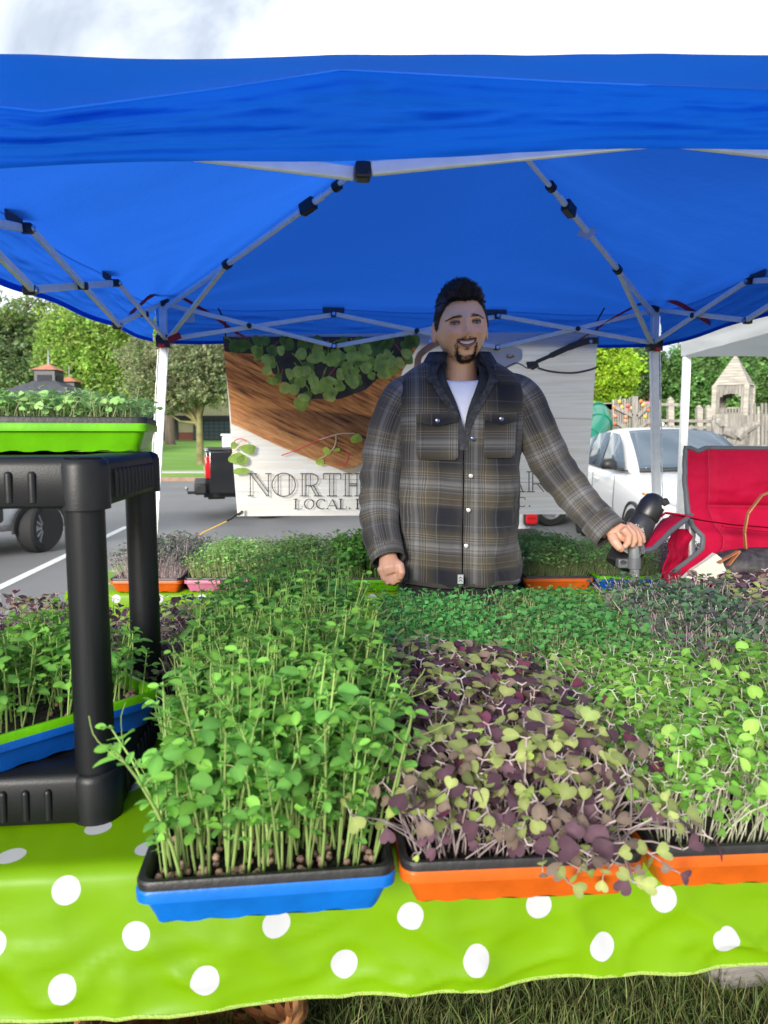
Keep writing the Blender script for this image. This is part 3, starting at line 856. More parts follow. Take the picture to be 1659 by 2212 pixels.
P_RAD = pal((1, (0.28, 0.50, 0.15)), (0.4, (0.38, 0.58, 0.20)))
S_WHITE, S_PALE, S_PURP = np.array([0.66, 0.66, 0.50]), np.array([0.42, 0.50, 0.24]), np.array([0.58, 0.48, 0.48])
M_leaf = leaf_mat('microgreen_leaf', trans=0.42, rough=0.5, spec=0.14)
class RN:
    def __init__(s, seed): s.r = random.Random(seed)
    def uniform(s, a, b): return s.r.uniform(a, b)
    def random(s): return s.r.random()
def kinds(seed0, n, fn): return [fn(RN(seed0 + i)) for i in range(n)]
KIND = {
    'pea': (kinds(100, 14, lambda r: pea_shoot(r, r.uniform(0.150, 0.205))), 'pea_shoot'),
    'pea_low': (kinds(130, 10, lambda r: pea_shoot(r, r.uniform(0.115, 0.16))), 'pea_shoot'),
    'purple': (kinds(200, 16, lambda r: sprout(r, r.uniform(0.085, 0.128), 0.0172, P_PURP, S_PURP, sr=0.00115, bendmax=0.7, third=0.15)), 'radish_sprout'),
    'kale': (kinds(300, 14, lambda r: sprout(r, r.uniform(0.075, 0.110), 0.0132, P_KALE, S_WHITE, sr=0.0009, bendmax=0.6, third=0.1)), 'kale_sprout'),
    'short': (kinds(400, 10, lambda r: sprout(r, r.uniform(0.070, 0.082), 0.0105, P_SHORT, S_PALE, lo=True, sr=0.0007, bendmax=0.3)), 'clover_sprout'),
    'dark': (kinds(500, 10, lambda r: sprout(r, r.uniform(0.070, 0.098), 0.0100, P_DARK, S_PURP, lo=True, sr=0.0007, bendmax=0.6)), 'kohlrabi_sprout'),
    'green': (kinds(600, 10, lambda r: sprout(r, r.uniform(0.085, 0.115), 0.0125, P_GREEN, S_PALE, lo=True, sr=0.0008, bendmax=0.5)), 'broccoli_sprout'),
    'grey': (kinds(700, 10, lambda r: sprout(r, r.uniform(0.085, 0.115), 0.0125, P_GREY, S_PURP, lo=True, sr=0.0008, bendmax=0.5)), 'cabbage_sprout'),
    'radish': (kinds(800, 12, lambda r: sprout(r, r.uniform(0.055, 0.080), 0.0175, P_RAD, S_PALE, sr=0.0011, bendmax=0.35, third=0.1)), 'radish_sprout'),
}
KMESH = {}
def kmesh(k):
    if k not in KMESH: KMESH[k] = [tmpl_mesh(KIND[k][1], t, M_leaf) for t in KIND[k][0]]
    return KMESH[k]

TRW, TRD, TRH = 0.278, 0.533, 0.047
def dense_ring(w, d, r, zf):
    base = rrect(w, d, r, 4); pts = []
    for i in range(len(base)):
        a, c = Vector(base[i]), Vector(base[(i + 1) % len(base)])
        k = max(1, int((c - a).length / 0.012))
        for q in range(k): pts.append(a.lerp(c, q / k))
    return [(p.x, p.y + TRD / 2, zf(i)) for i, p in enumerate(pts)]
def scaled_ring(ref, ins, z, w=TRW, d=TRD):
    out = []
    for x, y, _ in ref:
        yc = y - TRD / 2
        out.append((x * (1 - 2 * ins / w), yc * (1 - 2 * ins / d) + TRD / 2, z))
    return out
def tray_mesh(z_off, inset, slope, h, wall_in, scallop=True):
    ref = dense_ring(TRW - 2 * inset, TRD - 2 * inset, 0.016, lambda i: 0)
    R0 = scaled_ring(ref, slope, z_off)
    R0 = [(x, y, z + (0.0022 if (scallop and (i // 2) % 2) else 0)) for i, (x, y, z) in enumerate(R0)]
    rl = [R0, scaled_ring(ref, slope - 0.002, z_off + 0.008), scaled_ring(ref, 0.006, z_off + h - 0.014), scaled_ring(ref, 0.0005, z_off + h - 0.0135), scaled_ring(ref, 0.0, z_off + h - 0.003), scaled_ring(ref, 0.0015, z_off + h - 0.0005),
          scaled_ring(ref, 0.004, z_off + h), scaled_ring(ref, 0.0075, z_off + h - 0.001), scaled_ring(ref, wall_in, z_off + 0.006)]
    b = MB(); b.rings(rl, True, True)
    return b
TRAYC = {'blue': (0.003, 0.115, 0.45), 'orange': (0.49, 0.092, 0.007), 'lime': (0.11, 0.39, 0.003), 'pink': (0.47, 0.15, 0.225), 'deepblue': (0.004, 0.075, 0.36)}
TM = {k: mat('tray_' + k, c, 0.36, spec=0.3, var=0.12, vscale=22, trans=0.08, bump=0.06, bscale=120) for k, c in TRAYC.items()}
M_ins = mat('tray_black', (0.010, 0.010, 0.011), 0.45, var=0.5, vscale=40, bump=0.1, bscale=200)
M_soil = mat('potting_soil', (0.012, 0.009, 0.007), 0.95, var=0.6, vscale=90, bump=1.0, bscale=260, bdist=0.006)
M_seed = mat('pea_seed', (0.36, 0.24, 0.18), 0.6, var=0.35, vscale=220, col2=(0.20, 0.11, 0.09), bump=0.3, bscale=500)
_tm = {}
def get_tray(colour):
    if colour not in _tm:
        if colour == 'black': b = tray_mesh(0.011, 0.0012, 0.018, TRH - 0.001, 0.02, False); m = M_ins
        else: b = tray_mesh(0.0, 0.0, 0.017, TRH, 0.02, True); m = TM[colour]
        o = b.build('tray', m, None, smooth=35); _tm[colour] = o.data
        bpy.data.objects.remove(o)
    return _tm[colour]
def soil_mesh():
    b = MB(); b.grid(lambda s, t: Vector(((s - 0.5) * 0.248, 0.016 + t * 0.50, 0.040 + 0.006 * fbm(s * 9, t * 16, 3.3))), 30, 56)
    o = b.build('soil', M_soil, None, smooth=180, fix=False); me = o.data; bpy.data.objects.remove(o); return me
SOIL = soil_mesh()
_sd = MB(); _sd.lathe([(0.0008, -0.0044), (0.0032, -0.0032), (0.0045, 0), (0.0032, 0.0032), (0.0008, 0.0044)], 8)
SEED = _sd.build('seed', M_seed, None, smooth=180); SEEDM = SEED.data; bpy.data.objects.remove(SEED)

STUFF = {}
def tray(label, loc, yaw, colour, kind, n, singles=0, hs=1.0, seeds=0, lean_edge=0.5, insert=True, seed=1, share=None, group=None, lean_all=(0, 0), tintm=(1, 1, 1), tilt=(0, 0), droop=0, patchy=0.0, upper=None, jit=0.13):
    t = thing('microgreen_tray', label, 'tray', loc, yaw, group)
    if tilt != (0, 0): t.rotation_euler = (tilt[0], tilt[1], yaw)
    o = child('outer_tray', get_tray(colour), t)
    if insert is True: child('inner_tray', get_tray('black'), t)
    elif insert: child('inner_tray', get_tray(insert), t, Matrix.Translation((0, 0, 0.010)))
    so = child('soil', SOIL, t)
    rg = np.random.default_rng(seed * 77 + 5)
    T, pname = KIND[kind]
    def place(k):
        # jittered grid over the tray
        nx = max(1, int(round(math.sqrt(k * 0.245 / 0.5)))); ny = int(math.ceil(k / nx))
        gx, gy = np.meshgrid(np.arange(nx), np.arange(ny)); gx, gy = gx.ravel()[:k], gy.ravel()[:k]
        x = ((gx + 0.5 + rg.uniform(-0.55, 0.55, len(gx))) / nx - 0.5) * 0.242
        y = 0.022 + (gy + 0.5 + rg.uniform(-0.55, 0.55, len(gy))) / ny * 0.488
        x = np.clip(x, -0.122, 0.122); y = np.clip(y, 0.02, 0.512)
        ex, ey = x / 0.122, (y - 0.266) / 0.246
        edge = np.clip(np.maximum(np.abs(ex) ** 4, np.abs(ey) ** 8), 0, 1)
        ld = np.arctan2(ey * np.abs(ey) ** 5 + 0.02 + rg.normal(0, 0.25, len(x)), ex * np.abs(ex) ** 3 + rg.normal(0, 0.25, len(x)))
        le = np.abs(rg.normal(0, jit, len(x))) + lean_edge * edge * rg.uniform(0.2, 1.0, len(x))
        lx, ly = np.cos(ld) * le + lean_all[0], np.sin(ld) * le + lean_all[1]
        le, ld = np.hypot(lx, ly), np.arctan2(ly, lx)
        sc = hs * np.where((edge > 0.12) & (rg.random(len(x)) < 0.68), rg.uniform(0.42, 1.0, len(x)), rg.uniform(0.80, 1.15, len(x)))
        keep = np.ones(len(x), bool)
        if patchy: keep = np.array([fbm(a * 14, c * 14, seed, 2) > -patchy for a, c in zip(x, y)])
        return x[keep], y[keep], le[keep], ld[keep], sc[keep]
    if share and share in STUFF:
        child('foliage', STUFF[share], t)['kind'] = 'stuff'
        return t
    x, y, le, ld, sc = place(n)
    k = len(x)
    yawp = rg.uniform(0, 6.28, k); which = rg.integers(0, len(T), k)
    RM = rots(yawp, le, ld, sc); off = np.stack([x, y, np.full(k, 0.039)], -1)
    single = np.zeros(k, bool)
    if singles:
        single[np.argsort(y + 0.02 * rg.random(k))[:singles]] = True
        ms = kmesh(kind)
        for i in np.where(single)[0]:
            m4 = np.eye(4); m4[:3, :3] = RM[i]; m4[:3, 3] = off[i]
            child(pname, ms[which[i]], t, Matrix(m4.tolist()))
    gr = []
    for w in range(len(T)):
        s = (which == w) & ~single; kk = int(s.sum())
        if kk:
            tint = rg.uniform(0.8, 1.2, (kk, 1)) * (1 + rg.normal(0, 0.05, (kk, 3))) * np.array(tintm)
            gr.append((T[w], RM[s], off[s], tint))
    if gr:
        f = stamp('foliage', gr, M_leaf, t); f['kind'] = 'stuff'
        if share: STUFF[share] = f.data
    if seeds:
        for i in range(seeds):
            fr = rg.random() < 0.6
            px, py = rg.uniform(-0.118, 0.118), (0.022 + 0.11 * rg.random() ** 1.3 if fr else rg.uniform(0.02, 0.5))
            m4 = xmat((px, py, 0.043 + rg.random() * 0.003), (rg.random() * 3, rg.random() * 3, 0), rg.uniform(0.8, 1.15))
            child('seed', SEEDM, so, m4)
    if droop:                                           # sprouts that flop over the front rim
        ms = kmesh(kind)
        for i in range(droop):
            px = rg.choice([0.03, 0.115]) + rg.normal(0, 0.018); le_, ld_ = rg.uniform(1.2, 1.75), -math.pi / 2 + rg.normal(0, 0.35)
            m3 = rots(np.array([rg.uniform(0, 6.28)]), np.array([le_]), np.array([ld_]), np.array([rg.uniform(0.62, 0.85)]))[0]
            m4 = np.eye(4); m4[:3, :3] = m3; m4[:3, 3] = (px, 0.025 + 0.02 * rg.random(), 0.064 + 0.01 * rg.random())
            child(pname, ms[int(rg.integers(0, len(T)))], t, Matrix(m4.tolist()))
    return t

TZ = TBL + 0.006
def fl(x, y, yaw):   # front-left corner -> tray origin (front middle)
    return (x + TRW / 2 * math.cos(yaw), y + TRW / 2 * math.sin(yaw))
def front(label, x, y, yawd, *a, **k):
    ya = R(yawd); px, py = fl(x, y, ya)
    return tray(label, (px, py, TZ), ya, *a, **k)
front('blue tray of tall pea shoots with bare seeds, nearest the camera', -0.262, 0.706, 6.5, 'blue', 'pea', 760, singles=295, seeds=150, seed=1, lean_edge=0.20, hs=0.98, lean_all=(0.05, 0.0), jit=0.085)
front('orange tray of purple and olive radish sprouts spilling over its front rim', 0.018, 0.742, 4.0, 'orange', 'purple', 1400, singles=295, seed=2, lean_edge=0.7, droop=16, hs=1.08, lean_all=(0.02, -0.14))
front('orange tray of bright green kale sprouts at the front table edge', 0.306, 0.770, 4.0, 'orange', 'kale', 1500, singles=290, seed=3, lean_edge=0.45, patchy=0.55)
front('tray of kale sprouts cut off by the right picture edge', 0.592, 0.80, 4.0, 'orange', 'kale', 1300, singles=0, seed=4, hs=1.02)
front('tray of tall pea shoots directly behind the blue tray', -0.325, 1.255, 4.0, 'lime', 'pea', 740, singles=180, seed=5, hs=0.92, lean_all=(-0.03, -0.02))
front('tray of short dark green clover-like sprouts beside the rear pea shoots', -0.012, 1.285, 1.0, 'pink', 'short', 1900, singles=60, seed=6, hs=1.14, lean_edge=0.2)
front('tray of short green sprouts in front of the jacket hem, right of two alike', 0.272, 1.295, 0.5, 'pink', 'short', 1900, singles=60, seed=7, hs=1.20, lean_edge=0.2, tintm=(1.08, 1.0, 1.05))
front('tray of dark fine sprouts with pale stems below the chair', 0.556, 1.315, 1.0, 'orange', 'dark', 2000, singles=60, seed=8, hs=1.38, lean_edge=0.3)
front('tray of purple and lime radish sprouts below the handbag', 0.840, 1.345, 2.0, 'blue', 'purple', 800, singles=120, seed=9, hs=1.18, lean_edge=0.5)
front('pink tray of wilted purple sprouts between shelf and rear pea shoots', -0.598, 1.235, 2.0, 'pink', 'purple', 480, singles=120, seed=10, hs=0.86, lean_edge=0.8)
front('tray of purple sprouts seen behind the shelf post', -0.890, 1.215, 2.0, 'pink', 'purple', 460, singles=100, seed=11, hs=0.92, lean_edge=0.5)
front('tray of purple sprouts at the left picture edge behind the shelf', -1.18, 1.20, 2.0, 'orange', 'purple', 420, singles=0, seed=12, hs=0.92, lean_edge=0.5)
# trays on the shelf
sz = SH_O.z
_a = R(5.4)
def on_shelf(lx, ly, lz): 
    return (SH_O.x + lx * math.cos(_a) - ly * math.sin(_a), SH_O.y + lx * math.sin(_a) + ly * math.cos(_a), SH_O.z + lz)
tray('lime tray with black liner and leafy radish sprouts on the top shelf', (-0.4236, 1.335, SH_O.z + 0.4955), R(104), 'lime', 'radish', 1200, singles=290, seed=13, lean_edge=0.45, hs=0.76)
tray('blue tray with lime liner and pea shoots on the lower shelf', (-0.448, 1.193, SH_O.z + 0.0695), R(137.9), 'deepblue', 'pea_low', 260, singles=220, seeds=60, seed=14, insert='lime', lean_edge=0.3, hs=0.86)
# rear table
def rear(label, x, y, colour, kind, n, **k):
    return tray(label, (x + TRW / 2, y, RZ + 0.005), R(0.7), colour, kind, n, **k)
rear('orange tray of grey-green cabbage sprouts at the left end of the rear table', -1.062, 2.745, 'orange', 'grey', 1500, seed=21, hs=1.08)
rear('pink tray of pale green sprouts on the rear table', -0.778, 2.755, 'pink', 'green', 1500, seed=22, hs=0.95, tintm=(1.15, 1.1, 1.1))
rear('tray of green sprouts behind the tall pea shoots on the rear table', -0.49, 2.76, 'orange', 'green', 1400, seed=23, hs=1.05)
rear('lime tray of pea shoots on the rear table beside the closed hand', -0.205, 2.765, 'lime', 'pea_low', 380, seed=24, hs=1.0, tintm=(0.8, 0.9, 0.8))
rear('blue tray with a few pink stems on the rear table by the jacket hem', 0.262, 2.78, 'blue', 'green', 1400, seed=25, hs=1.0, insert=None)
rear('orange tray of fine green sprouts on the rear table right of the man', 0.548, 2.79, 'orange', 'green', 1700, seed=26, hs=1.12, tintm=(0.85, 0.9, 0.85))
rear('deep blue tray with lime liner on the rear table by the bottle', 0.838, 2.79, 'deepblue', 'green', 1300, seed=27, hs=0.95, insert='lime')
rear('tray of dark purple sprouts on the rear table behind the chair arm', 1.125, 2.80, 'pink', 'dark', 1300, seed=28, hs=1.05, tintm=(1.25, 0.72, 1.25))
# ------------------------------------------------------------------ printed banner at the back of the tent
BTL, BTR, BBL, BBR = PY(481, 722, 3.50), PY(1294, 716, 3.66), PY(512, 1116, 3.50), PY(1266, 1111, 3.66)
BN = (BTR - BTL).cross(BBL - BTL).normalized()
if BN.y > 0: BN = -BN
banner = thing('banner', 'printed vinyl banner with sprouts on a wooden board hung behind the man', 'banner', (BBL + BBR) / 2)
BI = Matrix.Translation(-Vector(banner.location))
def bp(u, v, off):
    """photo position -> point on the banner plane, lifted by off"""
    d = ray(u, v); o = Vector((0, 0, CZ))
    t = (BTL - o).dot(BN) / d.dot(BN)
    return (o + d * t + BN * off) - Vector(banner.location)
def print_mat(name, c1, c2, scale=6, ang=0.0, stretch=(1, 1, 1), rough=0.55, c3=None):
    m = bpy.data.materials.new(name); m.use_nodes = True
    n, l = m.node_tree.nodes, m.node_tree.links; bs = n['Principled BSDF']
    tc = n.new('ShaderNodeTexCoord'); r_ = n.new('ShaderNodeVectorRotate'); r_.rotation_type = 'Y_AXIS'; r_.inputs['Angle'].default_value = ang
    mp = n.new('ShaderNodeMapping'); mp.inputs['Scale'].default_value = stretch
    l.new(tc.outputs['Object'], r_.inputs['Vector']); l.new(r_.outputs['Vector'], mp.inputs['Vector'])
    no = n.new('ShaderNodeTexNoise'); no.inputs['Scale'].default_value = scale; no.inputs['Detail'].default_value = 9; no.inputs['Roughness'].default_value = 0.62; no.inputs['Distortion'].default_value = 0.3
    l.new(mp.outputs['Vector'], no.inputs['Vector'])
    cr = n.new('ShaderNodeValToRGB'); cr.color_ramp.elements[0].position = 0.34; cr.color_ramp.elements[1].position = 0.66
    cr.color_ramp.elements[0].color = (*c1, 1); cr.color_ramp.elements[1].color = (*c2, 1)
    if c3:
        e = cr.color_ramp.elements.new(0.47); e.color = (*c3, 1)
    l.new(no.outputs['Fac'], cr.inputs['Fac']); l.new(cr.outputs['Color'], bs.inputs['Base Color'])
    bs.inputs['Roughness'].default_value = rough
    tr = n.new('ShaderNodeBsdfTranslucent'); l.new(cr.outputs['Color'], tr.inputs['Color'])
    ms = n.new('ShaderNodeMixShader'); ms.inputs['Fac'].default_value = 0.5
    l.new(bs.outputs['BSDF'], ms.inputs[1]); l.new(tr.outputs['BSDF'], ms.inputs[2]); l.new(ms.outputs['Shader'], n['Material Output'].inputs['Surface'])
    return m
PM_white = print_mat('print_white_boards', (0.74, 0.68, 0.58), (0.88, 0.86, 0.81), 5, 0.02, (0.6, 1, 16))
PM_wood = print_mat('print_brown_board', (0.10, 0.038, 0.014), (0.80, 0.38, 0.11), 5.5, R(-27), (1.2, 1, 13), c3=(0.46, 0.18, 0.050))
PM_edge = print_mat('print_board_edge', (0.50, 0.20, 0.06), (0.9, 0.48, 0.17), 9, R(-27), (1.2, 1, 10))
PM_dark = mat('print_shadow', (0.055, 0.050, 0.022), 0.55, var=0.5, vscale=14, trans=0.3)
PM_ink = mat('print_ink', (0.008, 0.008, 0.008), 0.5)
PM_l1 = mat('print_leaf_light', (0.62, 0.76, 0.12), 0.5, var=0.25, vscale=25, trans=0.4)
PM_l2 = mat('print_leaf_mid', (0.44, 0.60, 0.07), 0.5, var=0.3, vscale=25, trans=0.4)
PM_l3 = mat('print_leaf_dark', (0.20, 0.32, 0.04), 0.5, var=0.3, vscale=25, trans=0.4)
PM_vein = mat('print_leaf_pale', (0.50, 0.60, 0.22), 0.5)
PM_red = mat('print_red_stem', (0.55, 0.06, 0.05), 0.5)
PM_tan = mat('print_tan', (0.42, 0.20, 0.085), 0.5, var=0.3, vscale=20)
PM_metal = mat('print_grey_brown', (0.10, 0.085, 0.06), 0.5, var=0.4, vscale=10)
PM_cream = mat('print_cream', (0.66, 0.61, 0.53), 0.5)
PM_pale = mat('print_pale_stem', (0.58, 0.42, 0.24), 0.5)
b = MB()
def bs_(s, t):
    p = BTL.lerp(BTR, s).lerp(BBL.lerp(BBR, s), t)
    w = 0.010 * math.sin(s * 9 + 0.8) * (0.3 + 0.7 * t) + 0.006 * fbm(s * 3, t * 2, 7)
    return p - Vector(banner.location) - BN * (0.013 + w * 0.5)
b.grid(bs_, 40, 20)
sheet = b.build('vinyl_sheet', PM_white, banner, smooth=180)
class Print:
    def __init__(s, off): s.b = MB(); s.off = off
    def poly(s, pts): s.b.add([bp(u, v, s.off) for u, v in pts], [tuple(range(len(pts)))]); return s
    def line(s, pts, w):
        ws = w if isinstance(w, (list, tuple)) else [w] * len(pts)
        k = len(pts); L, Rr = [], []
        for i in range(k):
            a, c = pts[max(0, i - 1)], pts[min(k - 1, i + 1)]
            dx, dy = c[0] - a[0], c[1] - a[1]; q = math.hypot(dx, dy) or 1
            nx, ny = -dy / q * ws[i] / 2, dx / q * ws[i] / 2
            L.append((pts[i][0] + nx, pts[i][1] + ny)); Rr.append((pts[i][0] - nx, pts[i][1] - ny))
        vs = [bp(*p, s.off) for p in L + Rr]
        s.b.add(vs, [(i, i + 1, k + i + 1, k + i) for i in range(k - 1)]); return s
    def arc(s, cx, cy_, rx, ry, a0, a1, w, n=22):
        return s.line([(cx + rx * math.cos(R(a0 + (a1 - a0) * i / n)), cy_ + ry * math.sin(R(a0 + (a1 - a0) * i / n))) for i in range(n + 1)], w)
    def blob(s, cx, cy_, rx, ry, ang=0.0, notch=0.25, n=18):
        pts = []
        for i in range(n):
            a = 2 * math.pi * i / n
            r = 1 - notch * max(0, math.cos(a)) ** 6 + 0.06 * math.sin(3 * a + cx)
            x, y = rx * r * math.cos(a), ry * r * math.sin(a)
            pts.append((cx + x * math.cos(ang) - y * math.sin(ang), cy_ + x * math.sin(ang) + y * math.cos(ang)))
        return s.poly(pts)
    def out(s, name, m): return s.b.build(name, m, banner, smooth=0, fix=False)
def spline(pts, n=8):
    out = []
    P_ = [pts[0]] + list(pts) + [pts[-1]]
    for i in range(1, len(P_) - 2):
        for k in range(n):
            t = k / n; p0, p1, p2, p3 = P_[i - 1], P_[i], P_[i + 1], P_[i + 2]
            out.append(tuple(0.5 * ((2 * p1[j]) + (-p0[j] + p2[j]) * t + (2 * p0[j] - 5 * p1[j] + 4 * p2[j] - p3[j]) * t * t + (-p0[j] + 3 * p1[j] - 3 * p2[j] + p3[j]) * t ** 3) for j in range(2)))
    return out + [pts[-1]]
# shadow of the board, board, its lighter edge
Print(0.004).poly([(500, 915), (760, 1026), (800, 1008), (840, 930), (840, 900), (560, 880)]).out('board_shadow', mat('print_soft_shadow', (0.30, 0.25, 0.18), 0.55))
Print(0.006).poly([(499, 888), (500, 914), (600, 962), (700, 1003), (735, 1012)] + spline([(735, 1012), (762, 1010), (790, 990), (815, 945), (835, 905), (850, 860), (870, 800)], 5) + [(905, 745), (482, 745), (487, 790)]).out('printed_board', PM_wood)
Print(0.008).poly([(497, 872), (500, 914), (600, 962), (700, 1003), (735, 1012)] + spline([(735, 1012), (762, 1010), (790, 990), (815, 945), (835, 905)], 5) + spline([(822, 905), (800, 950), (775, 980), (750, 985), (720, 978)], 4) + [(600, 925)]).out('printed_board_edge', PM_edge)
Print(0.010).poly([(482, 728), (486, 760), (545, 765), (600, 815), (640, 850), (670, 862), (735, 862), (790, 842), (835, 800), (870, 768), (890, 728)]).out('print_dark', PM_dark)
pr = Print(0.010); pr.line(spline([(950, 738), (925, 752), (905, 770), (900, 800)]), 14); pr.out('printed_string', PM_tan)
# bunch of sprouts
rl = random.Random(11)
leaves = [[], [], []]
stems = Print(0.0125); st2 = Print(0.0125)
def inside(u, v):
    if u < 560: return v < 765 + 0.2 * (u - 520)
    top = np.interp(u, [560, 600, 660, 720, 760, 820, 880, 905], [775, 845, 885, 880, 850, 815, 790, 770])
    return v < top
cnt = 0
while cnt < 112:
    u, v = rl.uniform(490, 903), rl.uniform(735, 890)
    if not inside(u, v): continue
    cnt += 1
    shade = 2 if v < 752 or rl.random() < 0.18 else (1 if rl.random() < 0.38 else 0)
    leaves[shade].append((u, v, rl.uniform(9, 18), rl.uniform(8, 14), rl.uniform(0, 6.28)))
    if rl.random() < 0.5: (stems if rl.random() < 0.5 else st2).line(spline([(u, v), (u + rl.uniform(-14, 14), max(732, v - 18)), (u + rl.uniform(-25, 25), max(730, v - 42))], 4), 2.2)
stems.out('printed_stems', PM_red)['kind'] = 'stuff'; st2.out('printed_stems', PM_l2)['kind'] = 'stuff'
for k, (nm, m) in enumerate((('printed_leaves', PM_l1), ('printed_leaves', PM_l2), ('printed_leaves', PM_l3))):
    pr = Print(0.0142 + 0.0012 * (2 - k))
    for lf in leaves[k]: pr.blob(*lf)
    pr.out(nm, m)['kind'] = 'stuff'
pv = Print(0.0178)
for u, v, rx, ry, a in leaves[0]: pv.line([(u - rx * 0.7 * math.cos(a), v - rx * 0.7 * math.sin(a)), (u + rx * 0.55 * math.cos(a), v + rx * 0.55 * math.sin(a))], [0.4, 1.4])
pv.out('printed_veins', PM_vein)['kind'] = 'stuff'
# loose sprouts on the print
pr = Print(0.012); pr.line(spline([(608, 984), (640, 972), (690, 950), (712, 938)]), 2.4); pr.out('printed_stem', PM_red)
pr = Print(0.012); pr.arc(738, 985, 14, 18, -30, 130, 2.6); pr.out('printed_stem', PM_red)
pr = Print(0.012); pr.arc(520, 957, 14, 9, 180, 360, 2.6); pr.out('printed_stem', PM_red)
pr = Print(0.013); pr.line(spline([(690, 950), (730, 938), (765, 936)]), 2.6); pr.out('printed_stem', PM_pale)
pr = Print(0.013); pr.line(spline([(726, 940), (722, 965), (702, 985), (690, 990)]), 2.6); pr.out('printed_stem', PM_pale)
pr = Print(0.013); pr.line(spline([(500, 985), (515, 965), (535, 955)]), 3); pr.out('printed_stem', PM_pale)
pr = Print(0.0145); pr.blob(770, 948, 11, 13, 1.3); pr.blob(692, 998, 10, 8, 0.4); pr.blob(706, 975, 11, 7, 0.9); pr.blob(728, 972, 9, 4, -0.2); pr.out('printed_leaves', PM_l2)
pr = Print(0.0145); pr.blob(512, 990, 12, 18, 1.4); pr.blob(524, 995, 12, 13, 1.2); pr.blob(522, 1018, 8, 18, 1.5); pr.blob(538, 970, 18, 11, 0.1); pr.blob(506, 962, 8, 8, 0.5); pr.out('printed_leaves', PM_l3)
# scissors in the top right corner
pr = Print(0.006); pr.poly([(1030, 752), (1095, 742), (1128, 756), (1128, 776), (1112, 788), (1060, 812), (1045, 790)]); pr.out('printed_blade', PM_cream)
pr = Print(0.008); pr.line(spline([(1064, 810), (1090, 795), (1112, 785), (1125, 788), (1140, 796), (1158, 790)]), [2, 2, 2.4] + [2.6] * 60); pr.line(spline([(1160, 795), (1190, 803), (1235, 806), (1270, 800), (1290, 793)]), 4.5); pr.out('printed_scissors', PM_metal)
pr = Print(0.008); pr.line(spline([(1158, 782), (1190, 768), (1230, 750), (1265, 738), (1292, 736)]), [8] * 8 + [12] * 8 + [14] * 8 + [14] * 9); pr.poly([(1135, 782), (1158, 780), (1164, 792), (1150, 800), (1138, 794)]); pr.out('printed_scissors', mat('print_handle', (0.03, 0.03, 0.022), 0.5))
pr = Print(0.009); pr.blob(1101, 770, 9, 5, 0, 0); pr.out('printed_screw', mat('print_brass', (0.40, 0.19, 0.06), 0.5)); pr = Print(0.0105); pr.blob(1101, 768, 5, 2.5, 0, 0); pr.out('printed_screw', PM_cream)
# plank joints
pr = Print(0.004)
for v, a, c in ((905, 1150, 1280), (1030, 545, 560), (1062, 512, 560), (1042, 1100, 1272)): pr.line([(a, v), ((a + c) / 2, v - 0.6), (c, v + 0.6)], 1.0)
pr.line([(560, 1038), (690, 1034), (779, 1036)], 0.9); pr.out('printed_joints', mat('print_joint', (0.36, 0.27, 0.18), 0.6))
# lettering, double-line capitals above, serif capitals below
lt = Print(0.006); W = 2.1
def serif(u, v, w): lt.line([(u - w, v), (u + w, v)], W * 0.8)
T0, T1 = 1023, 1071
def stem2(u, gap, t=T0, bt=T1):
    lt.line([(u, t), (u, bt)], W); lt.line([(u + gap, t), (u + gap, bt)], W)
    lt.line([(u - 5, t), (u + gap + 5, t)], W * 0.9); lt.line([(u - 5, bt), (u + gap + 5, bt)], W * 0.9)
# N
lt.line([(541, T0), (541, T1)], W); lt.line([(535, T0), (556, T0)], W); lt.line([(535, T1), (548, T1)], W); lt.line([(580, T0), (580, T1)], W); lt.line([(573, T0), (587, T0)], W)
lt.line([(541, T0), (577, T1)], W); lt.line([(550, T0), (580, T1 - 8)], W); lt.line([(575, T1), (581, T1)], W)
# O
lt.arc(613, 1047, 25, 25, 0, 360, W, 40); lt.line([(601, 1026), (601, 1068)], W); lt.line([(625, 1026), (625, 1068)], W)
# R
stem2(653, 8); lt.line([(660, T0), (672, T0)], W); lt.arc(672, 1036, 15, 13, -90, 90, W); lt.line([(660, 1049), (672, 1049)], W); lt.line([(671, T0), (671, 1049)], W * 0.8); lt.line([(671, 1049), (683, T1)], W); lt.line([(678, 1049), (690, T1)], W); lt.line([(678, T1), (696, T1)], W)
# T
lt.line([(699, T0), (736, T0)], W); lt.line([(699, T0), (699, 1035)], W); lt.line([(736, T0), (736, 1035)], W); lt.line([(712, 1025), (712, T1)], W); lt.line([(721, 1025), (721, T1)], W); lt.line([(706, T1), (728, T1)], W)
# H
stem2(746, 8); stem2(771, 8); lt.line([(754, 1045), (771, 1045)], W); lt.line([(754, 1049), (771, 1049)], W)
# F A R M of the hidden right half (only A and part of R show)
stem2(1052, 8); lt.line([(1060, T0), (1082, T0)], W); lt.line([(1060, 1045), (1076, 1045)], W)
lt.line([(1104, T0 - 4), (1088, T1 - 4)], W); lt.line([(1104, T0 - 4), (1121, T1 - 9)], W); lt.line([(1112, T0 - 4), (1129, T1 - 9)], W); lt.line([(1114, T1 - 9), (1135, T1 - 9)], W); lt.line([(1093, 1048), (1116, 1048)], W)
stem2(1142, 8, T0 - 4, T1 - 9); lt.arc(1160, 1032, 14, 13, -90, 90, W); lt.line([(1150, T0 - 4), (1160, T0 - 4)], W); lt.line([(1150, 1045), (1160, 1045)], W); lt.line([(1160, 1045), (1174, T1 - 9)], W); lt.line([(1166, 1045), (1181, T1 - 9)], W)
